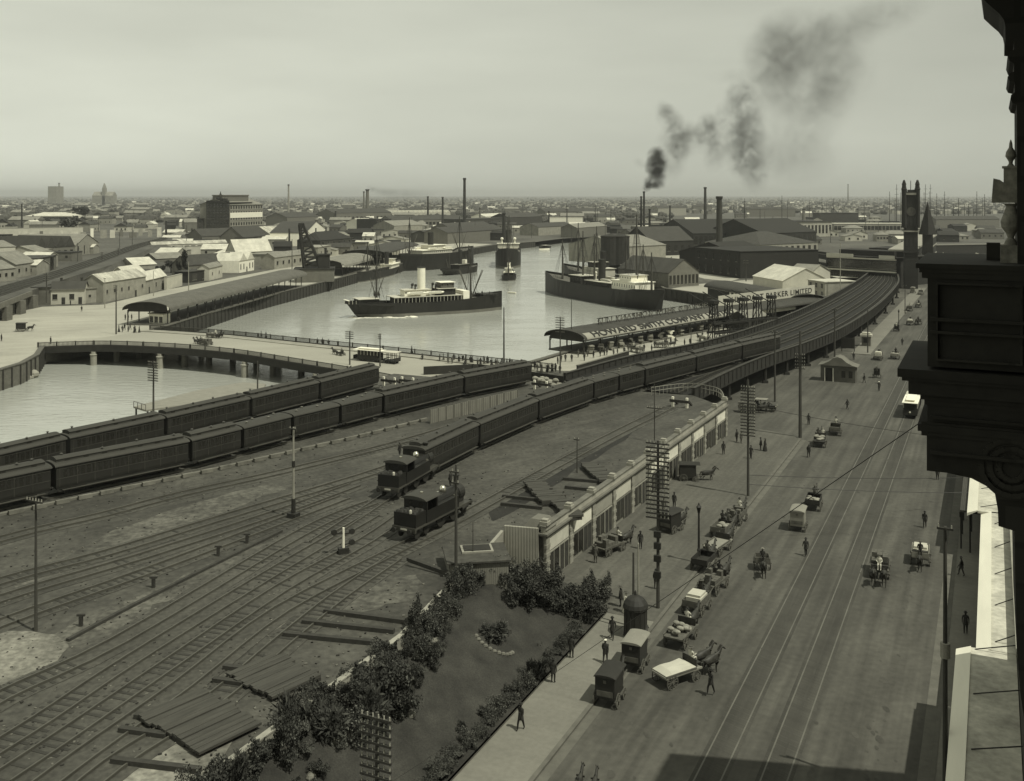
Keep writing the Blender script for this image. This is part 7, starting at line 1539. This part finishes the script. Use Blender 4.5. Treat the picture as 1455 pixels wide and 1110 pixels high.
# 5: larger ship beyond
t, L_ = steamer('moored_liner', 'dark high sided steamer with white upperworks moored beyond the coaster', (655, 378), (588, 384), 13, 9)
L_ = 62; mb = MB(); hull(mb, L_, 13, 8.5, sheer=1.4, counter=3, stripe=.6, fc=1); mb.build('hull', [M_hull, M_hull, M_wood], t); q = L_/2; deckhouse(t, -q*.6, q*.2, 5, 8, 10.4, M_cream, 'bridge_house', M_pale); deckhouse(t, -q*.3, q*.05, 4, 10.6, 12.8, M_cream, 'wheelhouse', M_pale); funnel(t, -q*.2, 10.5, 1.6, 9, M_dgrey); mast(t, q*.6, 8, 20, 3, 12, .3); mast(t, -q*.75, 8, 20, 2, 12, .3); boats(t, [(-4.6, -q*.4, 10.8), (4.6, -q*.4, 10.8), (4.6, 0, 10.8)])
# 6: dredger/tug beyond the funnel
t, L_ = steamer('dredger', 'low dark tug with twin masts lying right of the high sided steamer', (678, 385), (628, 392), 8, 3)
mb = MB(); hull(mb, L_, 8, 2.8, sheer=1.4, counter=2, stripe=.3); mb.build('hull', [M_hull, M_hull, M_wood], t); q = L_/2; deckhouse(t, -q*.3, q*.3, 2.4, 2.2, 4.6, M_dgrey, 'cabin', M_grey); funnel(t, 0, 4.6, 1.0, 7, M_black); mast(t, q*.5, 2, 12, 1, 7); mast(t, -q*.6, 2, 9, 1, 6); mb = MB(); mb.box(-1, 1, q*.2, q*.3, 4.8, 6.8); mb.build('wheelhouse', M_pale, t)
for i, (a, b, lab) in enumerate((((766,355),(782,354),'tiny launch with a pale side at the right river bend'), ((690,352),(712,350),'little lighter moored under the far left sheds'), ((590,372),(602,370),'small lighter against the left quay'))):
    t, L_ = steamer('river_launch', lab, a, b, 5, 2); mb = MB(); hull(mb, L_, 5, 1.8, sheer=.8, counter=1, stripe=.9); mb.build('hull', [M_hull, M_pale if i == 0 else M_boot, M_wood], t); deckhouse(t, -L_*.2, L_*.15, 1.6, 1, 3, M_cream if i else M_dgrey, 'cabin')
p = G(733, 417, ZW); mb = MB(); mb.extr([(-.7, 0, .5), (-.4, 0, 0), (.4, 0, 0), (.7, 0, .5)], (0, 3.5, 0)); o = mb.build('rowing_boat', M_pale, None, p, 1.2); tag(o, 'tiny white rowing boat in mid river right of the steamer bow', 'boat')
# far sailing ship masts in the docks
for i, (x, b, tp) in enumerate(((1274,320,262),(1264,318,272),(1315,318,262),(1331,318,275),(1342,318,272),(1355,320,290),(1388,318,272),(1362,322,282),(1058,318,282),(1111,318,278),(1168,312,280),(1184,314,282),(1228,316,288),(1080,316,296),(1376,322,290),(805,322,290),(868,322,296),(742,316,292),(846,318,290),(1322,312,262),(1399,320,276),(1150,312,285))):
    p = G(x, b); h = (b-tp)/(b-HY)*H; t = thing('sailing_ship', 'distant sailing ship in the docks, '+['tallest mast just left of the clock tower','second mast left of the clock tower','mast right of the clock tower','lower mast beyond the spire','thin mast at the far dock','short mast by the dock','mast nearest the balcony urn','mast over the dock sheds','leftmost tall mast over the gasworks roofs','mast above the brick store','mast over the railway plain','thin mast over the railway plain','mast before the pale sheds','small mast left of the brick store','short mast among dock carts','mast above the moored steamers','short mast above the quay tanks','mast beyond the river bend','mast over the dark sheds of the bend','mast touching the spire','mast hard by the urn','slim mast beside the squat stack'][i], 'ship', p, random.random()*3)
    mb = MB(); mb.tube((0, 0, 0), (0, 0, h), .5, .25, 5); [mb.box(-h*.13*(1.2-f), h*.13*(1.2-f), -.15, .15, h*f, h*f+.3) for f in (.45, .6, .75, .88)]; mb.build('mast', M_dgrey, t)
    mb = MB(); mb.box(-2, 2, -12, 12, 0, 3.5); mb.build('hull', M_hull, t); mb = MB(); mb.tube((0, -7, 0), (0, -7, h*.8), .35, .2, 5); mb.build('aft_mast', M_dgrey, t)
# ================= TREES =================
def tree_thing(p, me, sc_, label, h_trunk=1.0, group=None, name='tree'):
    t = thing(name, label, 'tree', p, random.random()*6, group); t.scale = sc_
    mb = MB(); mb.tube((0, 0, 0), (0, 0, h_trunk), .12, .06, 6); mb.tube((0, 0, h_trunk*.6), (.3, .1, h_trunk*1.1), .05, .02, 5); mb.tube((0, 0, h_trunk*.5), (-.25, .2, h_trunk*1.05), .05, .02, 5); mb.build('trunk', M_trunk, t)
    o = bpy.data.objects.new('crown', me); COL.objects.link(o); o.parent = t; return t
tall = crown_mesh('crown', 1500, .5, .5, 1.9, 2.3, .16, LM, 11); rnd = crown_mesh('crown', 1200, 1.0, 1.0, .8, 1.5, .2, LM, 12)
tree_thing(G(262, 398), tall, (3.6, 3.6, 3.0), 'tall dark cypress like tree behind the left wharf road', 1.2, name='cypress_tree')
tree_thing(G(254, 396), tall, (2.4, 2.4, 1.8), 'shorter dark tree leaning on the cypress', 1.2)
for i, (x, y, s_, lab) in enumerate(((228,392,2.6,'dark round tree behind the gabled shop'), (243,388,3.2,'broad dark tree between the gabled shop and the cypress'), (186,402,2.0,'small tree by the hipped cottage'), (170,402,2.2,'low tree left of the hipped cottage'), (205,384,2.4,'tree over the little hall roof'), (97,336,9,'large round tree by the far left verandah building'), (116,318,12,'great dark tree mass on the far left'), (104,326,8,'round tree beside the great dark tree mass'), (145,385,2.6,'scrubby tree on the embankment slope'))): tree_thing(G(x, y), rnd, (s_, s_, s_*.8), lab)
# ================= DISTANT SUBURBS =================
def house_proto(k):
    mb = MB(); w_, d_, h_ = [(9, 8, 4), (12, 8, 4.5), (7, 12, 5), (16, 10, 6), (22, 14, 7), (10, 9, 4)][k]
    mb.box(-w_/2, w_/2, -d_/2, d_/2, 0, h_, 0)
    if k in (2, 5): mb.extr([(-w_/2-.3, -d_/2-.3, h_), (w_/2+.3, -d_/2-.3, h_), (0, -d_/2-.3, h_+2.6)], (0, d_+.6, 0), 1)
    else: mb.extr([(-w_/2-.3, -d_/2-.3, h_), (-w_/2-.3, d_/2+.3, h_), (-w_/2-.3, 0, h_+2.6)], (w_+.6, 0, 0), 1)
    mb.box(w_*.2, w_*.2+.8, -.4, .4, h_+1, h_+3.6, 2)
    for x in (-w_*.28, w_*.05, w_*.33): mb.box(x-.5, x+.5, -d_/2-.06, -d_/2, 1.2, 2.8, 3)
    return mb
pal = [[M_con, M_iron], [M_cream, M_ironw], [M_brickp, M_slate], [M_con, M_irond], [M_grey, M_iron], [M_cream, M_irond]]
protos = [house_proto(k).mesh('house', pal[k]+[M_brick, M_glass]) for k in range(6)]
hr = random.Random(99); placed = 0; names = ['pale iron roofed cottage', 'white walled cottage with bright roof', 'slate roofed gable house', 'long dark roofed dwelling', 'large grey store', 'cream cottage with dark roof']
def blocked(x, y):
    p = G(x, y); 
    if pip(p.x, p.y, riv2): return True
    if 560 < x < 700 and y > 316: return True
    return (x > 960 and y > 305)
used = []
zones = [('on the far left bank beyond the embankment', 0, 290, 284, 330, 95), ('on the left bank beyond the tall warehouse', 375, 640, 284, 322, 75), ('on the plain beyond the river bend', 640, 960, 284, 318, 55), ('on the railway plain at the right', 960, 1400, 283, 304, 45)]
for zn, x0, x1, y0, y1, cnt in zones:
    k_ = 0; tries = 0
    while k_ < cnt and tries < 4000:
        tries += 1; x = hr.uniform(x0, x1); y = y0+(y1-y0)*hr.random()**.8
        if blocked(x, y): continue
        p = G(x, y); 
        if any((p-q_).length < 16 for q_ in used): continue
        used.append(p); k = hr.randrange(6); s_ = hr.uniform(.9, 1.5)
        o = bpy.data.objects.new('house', protos[k]); COL.objects.link(o); o.location = p; o.rotation_euler.z = hr.choice([0, 0, math.pi/2, .3])+hr.uniform(-.15, .15); o.scale = (s_, s_, s_); tag(o, names[k]+' '+zn, 'house', names[k]+' '+zn); k_ += 1
mb = MB()
for i in range(5200):
    y = 278.6+hr.random()**1.6*26; x = hr.uniform(-40, 1500)
    if blocked(x, y): continue
    p = G(x, y); s_ = hr.uniform(6, 13)*(1+.6*(y < 283)); h_ = hr.uniform(4, 7.5); c = hr.randrange(3); a = hr.choice([0, math.pi/2])+.2; mb.T = Matrix.Translation(p) @ Matrix.Rotation(a, 4, 'Z')
    if p.length > 20000: continue
    mb.box(-s_/2, s_/2, -s_*.4, s_*.4, 0, h_, c); mb.extr([(-s_/2, -s_*.4, h_), (-s_/2, s_*.4, h_), (-s_/2, 0, h_+2.5)], (s_, 0, 0), 3+hr.randrange(3))
tag(mb.build('distant_suburb', [M_con, M_cream, M_grey, M_irond, M_iron, M_slate]), kind='stuff')
mb = MB()
for i in range(2600):
    y = 278.4+hr.random()**1.5*40; x = hr.uniform(-40, 1500)
    if blocked(x, y): continue
    p = G(x, y); r_ = hr.uniform(3, 8)
    if p.length > 22000: continue
    for k in range(3): mb.ell((p.x+hr.uniform(-r_, r_), p.y+hr.uniform(-r_, r_), r_*.6), (r_*hr.uniform(.5, 1), r_*hr.uniform(.5, 1), r_*hr.uniform(.5, .9)), 6, 4)
tag(mb.build('distant_trees', mat('far_foliage', .06, var=.4, scale=.1)), kind='stuff')
# poles in the middle distance: individual
for i, (x, b, tp) in enumerate(((497,345,325),(520,352,333),(585,330,308),(650,312,296),(770,322,306),(835,330,312),(700,330,310),(560,350,330),(540,395,365),(1030,330,312),(1060,400,370),(1125,400,380),(980,300,286),(1230,335,310),(455,335,315),(605,345,322),(675,335,312),(730,335,318),(755,338,320),(812,345,322),(860,345,318),(890,350,325),(905,338,315),(935,345,322),(965,340,318),(1050,345,322),(1098,330,308),(1180,345,322),(1248,340,316),(345,332,308),(250,322,300),(190,318,298),(140,330,306),(60,335,312))): pole(x, b, tp, 'thin pole in the middle distance over the roofs', 2, 2, 1, r=.22, group='thin poles over the distant roofs')
# ================= BUILDINGS ON THE RIGHT =================
def sbox(mb, u0, u1, v0, v1, z0, z1, m=None):
    mb.T = Matrix.Rotation(SA, 4, 'Z'); mb.box(u0, u1, v0, v1, z0, z1, m); mb.T = Matrix()
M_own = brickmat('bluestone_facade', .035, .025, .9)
t = thing('tall_office_block', 'tall dark office block whose balcony frames the right of the view', 'building', (0, 0, 0), SA)
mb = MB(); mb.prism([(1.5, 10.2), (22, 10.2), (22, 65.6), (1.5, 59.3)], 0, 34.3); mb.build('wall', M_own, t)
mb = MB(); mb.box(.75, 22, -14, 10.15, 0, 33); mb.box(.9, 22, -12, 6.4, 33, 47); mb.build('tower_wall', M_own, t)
mb = MB(); mb.prism([(1.1, 10.3), (22.4, 10.3), (22.4, 65.9), (1.1, 59.6)], 34.31, 35.1); mb.build('cornice', M_own, t)
wz = MB(); wz.box(0, .0, 0, 0, 0, 0)
for zz in range(4):
    for k in range(9): mb = MB(); y = 14+k*4.8; mb.box(1.42, 1.495, y, y+1.6, 7+zz*6.3, 10.4+zz*6.3); mb.build('window', M_glass, t)
mb = MB(); mb.box(-.9, 3, -3, 9.3, 38.2, 38.8); mb.build('balcony_roof', M_own, t)
# pedestal of the balcony: stacked mouldings (u from -, v 7.6..9.2)
q_ = .903*7.15/F; lev = lambda y: H-(y-HY)*7.15/F; uu = lambda x: q_*(x-1410)
steps = [(1301,374,381),(1306,381,387),(1310,387,395),(1318,395,520),(1275,524,536),(1281,536,541),(1290,541,560),(1307,560,567),(1313,567,574),(1318,574,598),(1309,598,602),(1304,602,612),(1309,612,618),(1317,618,668)]
mb = MB()
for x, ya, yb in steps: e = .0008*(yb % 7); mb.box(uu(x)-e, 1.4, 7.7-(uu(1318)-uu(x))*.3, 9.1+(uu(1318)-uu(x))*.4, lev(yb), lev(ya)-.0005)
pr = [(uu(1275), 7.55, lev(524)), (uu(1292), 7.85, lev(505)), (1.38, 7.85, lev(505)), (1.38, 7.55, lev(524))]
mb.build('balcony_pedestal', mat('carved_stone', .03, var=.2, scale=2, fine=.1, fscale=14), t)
# panel and mouldings on the face
mb = MB(); 
for y, hgt in ((452, .012), (470, .010), (590, .010), (640, .012)): mb.box(uu(1322), 1.3, 7.655, 7.699, lev(y)-hgt, lev(y)+hgt)
for x0, x1 in ((1330,1333),(1448,1451)): mb.box(uu(x0), uu(x1), 7.66, 7.699, lev(510), lev(400))
mb.box(uu(1333), uu(1448), 7.66, 7.699, lev(403), lev(400)); mb.box(uu(1333), uu(1448), 7.66, 7.699, lev(510), lev(507)); mb.build('panel_moulding', M_own, t)
# scroll bracket under it
br = [(1317.3,668.5),(1345,669),(1380,673),(1400,681),(1413,691),(1417,712),(1418,735),(1440,739),(1441,800),(1443,900),(1448,960),(1470,1110),(1600,1110),(1600,668.5)]
mb = MB(); mb.extr([(uu(x), 7.72, lev(y)) for x, y in br], (0, 1.3, 0)); 
for k in range(3): r_ = .19-.055*k; pts = [Vector((uu(1436)+r_*math.cos(a), 7.70, lev(652)+r_*math.sin(a))) for a in [i/20*6.2832 for i in range(21)]]; [mb.bar(a, b, .03, .035) for a, b in zip(pts, pts[1:])]
mb.build('scroll_bracket', M_own, t)
# arch and upright framing at top right
ar = [(1388,-60),(1396,0),(1408,12),(1419,22),(1426,32),(1428,42),(1428,60),(1440,62),(1440,74),(1434,76),(1431,82),(1434,90),(1440,93),(1440,105),(1434,107),(1431,112),(1434,118),(1441,120),(1441,134),(1436,137),(1435,142),(1438,149),(1444,151),(1445,373),(1600,373),(1600,-60)]
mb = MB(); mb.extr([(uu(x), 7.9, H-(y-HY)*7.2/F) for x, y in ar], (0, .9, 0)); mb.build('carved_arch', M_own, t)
# urn on the pedestal
ux = uu(1436); uv = 8.05; Zp = lambda y: H-(y-HY)*7.35/F
t = thing('stone_urn', 'carved stone urn finial standing on the balcony pedestal', 'urn', S(ux, uv, lev(374)), SA); s = 7.35/F
zb = Zp(373)-lev(374); zr = lambda y: Zp(y)-lev(374); r = lambda x: x*s
M_urn = mat('weathered_stone', .20, var=.35, scale=9, fine=.2, fscale=30)
mb = MB(); mb.box(-r(13), r(13), -r(13), r(13), 0.0, zr(347)); mb.build('plinth', M_urn, t)
mb = MB(); mb.lathe([(r(9), zr(346.9)), (r(7), zr(341)), (r(4), zr(337)), (r(6), zr(331)), (r(12), zr(322)), (r(13), zr(314)), (r(8), zr(300)), (r(6), zr(293)), (r(10), zr(289))], n=18); mb.build('vase', M_urn, t, smooth=False)
mb = MB(); mb.prism([(-r(24), -r(10)), (r(14), -r(10)), (r(14), r(10)), (-r(24), r(10))], zr(288), zr(281)); mb.extr([(-r(24), -r(10), zr(281)), (r(14), -r(10), zr(281)), (r(14), -r(10), zr(262)), (-r(6), -r(10), zr(262)), (-r(14), -r(10), zr(256)), (-r(22), -r(10), zr(254))], (0, r(20), 0)); mb.box(-r(9), r(9), -r(9), r(9), zr(262), zr(240)); mb.box(-r(11), r(11), -r(11), r(11), zr(240), zr(237)); mb.build('carved_block', M_urn, t)
mb = MB(); mb.lathe([(r(5), zr(237)), (r(2.5), zr(233)), (r(3), zr(230)), (r(7), zr(223)), (r(6), zr(217)), (r(2.5), zr(211)), (r(2), zr(205)), (r(.5), zr(200))], n=14); mb.build('finial', M_urn, t)
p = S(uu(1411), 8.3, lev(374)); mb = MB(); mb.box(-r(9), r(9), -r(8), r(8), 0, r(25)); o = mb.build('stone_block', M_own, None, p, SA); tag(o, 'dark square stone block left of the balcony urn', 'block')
# street awnings along the right footpath
M_awn = mat('awning_lead', .66, var=.10, scale=.4, stretch=(1, .2, 1)); M_awt = mat('awning_top', .40, var=.25, scale=.25, fine=.15, fscale=2)
def awning(u0, u1, v0, v1, z, label):
    t = thing('street_awning', label, 'awning', S(u0, v0, 0), SA, 'street awnings'); w_ = u1-u0; L_ = v1-v0
    mb = MB(); mb.extr([(0, 0, z), (.95, 0, z+.38), (.95, 0, z+.28), (0, 0, z-.3)], (0, L_, 0)); mb.build('front_slope', M_awn, t)
    mb = MB(); mb.box(.951, w_, .01, L_-.01, z+.1, z+.3); mb.build('top', M_awt, t)
    mb = MB(); mb.box(.0, .07, .0, L_, z-.75, z-.31); mb.build('fascia', M_grey, t)
    for k in range(int(L_/7)+1):
        y = min(1.5+k*7, L_-.3); mb = MB(); mb.bar((1.2, y, z+.32), (w_+.1, y, z+1.1), .06, .06); mb.build('stay_rod', M_black, t)
        mb = MB(); mb.tube((.25, y, .13), (.25, y, z-.31), .09, .08, 8); mb.build('post', M_black, t)
def vof(px, py, z): return UV(G(px, py, z))[1]
awning(-2.3, 1.45, vof(1376,729,4.5), vof(1381,650,4.5), 4.5, 'farthest sunlit street awning, narrow end nearly touching the pedestal'); awning(-1.05, 1.45, vof(1384,926,4.5), vof(1391,729,4.5)-.05, 4.5, 'long bright street awning in the middle right'); awning(-2.3, 1.45, 40, vof(1384,926,4.5)-.05, 4.5, 'nearest street awning running in shade to the bottom edge')
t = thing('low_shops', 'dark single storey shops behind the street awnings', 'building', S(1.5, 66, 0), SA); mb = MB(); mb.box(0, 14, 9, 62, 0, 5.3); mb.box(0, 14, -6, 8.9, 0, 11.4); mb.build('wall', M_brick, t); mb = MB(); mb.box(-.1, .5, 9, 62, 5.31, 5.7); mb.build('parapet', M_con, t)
for k in range(12): mb = MB(); y = 1+k*4.9; mb.box(-.07, -.003, y, y+1.3, 1.2, 3.6); mb.build('window', M_glass, t)
t = thing('cast_iron_verandah', 'dark lace edged iron verandah beyond the sunlit awnings', 'verandah', S(-3.0, 112, 0), SA); mb = MB(); mb.box(0, 4.8, 0, 45, 3.9, 4.1); mb.build('roof', M_irond, t)
mb = MB(); [mb.box(-.05, .03, y, y+.9, 3.35+.12*(i % 2), 3.89) for i, y in enumerate([k*.95 for k in range(47)])]; tag(mb.build('iron_lace', M_black, t), kind='stuff')
for k in range(10): mb = MB(); mb.tube((.1, .3+k*4.9, .13), (.1, .3+k*4.9, 3.89), .08, n=8); mb.build('post', M_black, t)
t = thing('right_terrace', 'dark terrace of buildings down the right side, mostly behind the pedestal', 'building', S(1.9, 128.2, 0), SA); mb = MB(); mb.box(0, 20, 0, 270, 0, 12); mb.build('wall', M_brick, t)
# ================= SMOKE =================
def smoke_mat(nm, dens, sc_, col=(.10, .10, .09), lo=.42):
    m = bpy.data.materials.new(nm); m.use_nodes = True; n = m.node_tree; n.nodes.clear(); o = n.nodes.new('ShaderNodeOutputMaterial'); v_ = n.nodes.new('ShaderNodeVolumePrincipled'); n.links.new(v_.outputs[0], o.inputs['Volume'])
    v_.inputs['Color'].default_value = (*col, 1); v_.inputs['Anisotropy'].default_value = .2
    t = n.nodes.new('ShaderNodeTexCoord'); g = n.nodes.new('ShaderNodeTexGradient'); g.gradient_type = 'SPHERICAL'; n.links.new(t.outputs['Object'], g.inputs[0])
    geo = n.nodes.new('ShaderNodeNewGeometry'); s_ = n.nodes.new('ShaderNodeTexNoise'); s_.inputs['Scale'].default_value = sc_; s_.inputs['Detail'].default_value = 8; s_.inputs['Roughness'].default_value = .62; s_.inputs['Distortion'].default_value = .6; n.links.new(geo.outputs['Position'], s_.inputs[0])
    r = n.nodes.new('ShaderNodeMapRange'); r.inputs[1].default_value = lo; r.inputs[2].default_value = .66; n.links.new(s_.outputs[0], r.inputs[0])
    a = n.nodes.new('ShaderNodeMath'); a.operation = 'MULTIPLY'; n.links.new(g.outputs[1], a.inputs[0]); n.links.new(r.outputs[0], a.inputs[1]); b = n.nodes.new('ShaderNodeMath'); b.operation = 'MULTIPLY'; b.inputs[1].default_value = dens; n.links.new(a.outputs[0], b.inputs[0]); n.links.new(b.outputs[0], v_.inputs['Density']); return m
mb = MB(); mb.ell((0, 0, 0), (1, 1, 1), 16, 10); 
S1 = smoke_mat('dense_smoke', .38, .16, lo=.38); S2 = smoke_mat('drifting_smoke', .05, .09, lo=.38); S3 = smoke_mat('thin_smoke', .016, .05, lo=.36)
sm = [mb.mesh('smoke_puff', x) for x in (S1, S2, S3)]
D0 = SMK.y
def plume(name, label, lst, D):
    p0 = at(lst[0][0], lst[0][1], D); t = thing(name, label, 'smoke', p0); t['kind'] = 'stuff'; lst = [(x, y, a*1.45, b*1.3, k, r_) for x, y, a, b, k, r_ in lst]
    for x, y, rx, rz_, k, ro in lst:
        s_ = D/F; o = bpy.data.objects.new('smoke_puff', sm[k]); COL.objects.link(o); o.parent = t; o.location = at(x, y, D)-p0; o.scale = (rx*s_, (rx+rz_)*.5*s_, rz_*s_); o.rotation_euler = (0, R(ro), 0)
plume('chimney_smoke', 'dark smoke rising from the thin pair of chimneys and drifting right', [
 (919,266,5,6,0,20),(922,258,6,8,0,0),(928,262,9,6,0,-20),(936,262,8,7,0,0),(934,250,11,12,0,0),(930,237,11,14,0,0),(932,222,10,12,0,0),(937,232,9,20,0,0),(910,232,9,6,1,30),
 (958,178,14,34,1,-35),(966,200,26,22,1,0),(948,160,10,16,1,-30),(975,190,22,18,1,0),(960,225,14,30,1,15),
 (1012,185,20,22,1,0),(1018,215,14,26,1,10),(1004,190,16,26,1,0),(1026,165,8,18,1,0),
 (1058,165,22,44,1,-10),(1064,215,26,40,1,0),(1052,135,18,18,1,-20),(1072,245,16,26,1,0),(1050,200,16,40,1,0),(1035,108,24,10,2,0),
 (1105,110,40,62,2,-5),(1130,60,60,40,2,0),(1165,150,34,50,2,30),(1190,105,26,46,2,20),(1130,215,50,40,2,0),(1150,90,70,70,2,0),(1100,80,30,50,2,0),(1230,30,70,26,2,-15)], D0)
plume('factory_smoke', 'short trail of smoke blown right from the thick left bank chimney', [(527,268,6,4,1,0),(534,270,8,4,1,0),(543,272,12,5,1,0),(560,274,20,6,2,0),(585,276,28,7,2,0)], G(522, 315).y)
plume('crane_steam', 'dark puff of steam among the right bank roofs', [(1098,298,8,5,1,0),(1104,294,8,4,1,0)], G(1095,320).y)
# ================= HAZE =================
mb = MB(); mb.box(-27000, 27000, -400, 26500, -7.5, 120)
hz_ = bpy.data.materials.new('haze'); hz_.use_nodes = True; n = hz_.node_tree; n.nodes.clear(); o = n.nodes.new('ShaderNodeOutputMaterial'); v_ = n.nodes.new('ShaderNodeVolumePrincipled'); n.links.new(v_.outputs[0], o.inputs['Volume'])
v_.inputs['Color'].default_value = (.93, .94, .92, 1); v_.inputs['Density'].default_value = .00009; v_.inputs['Anisotropy'].default_value = .35
tag(mb.build('haze', hz_), kind='stuff')
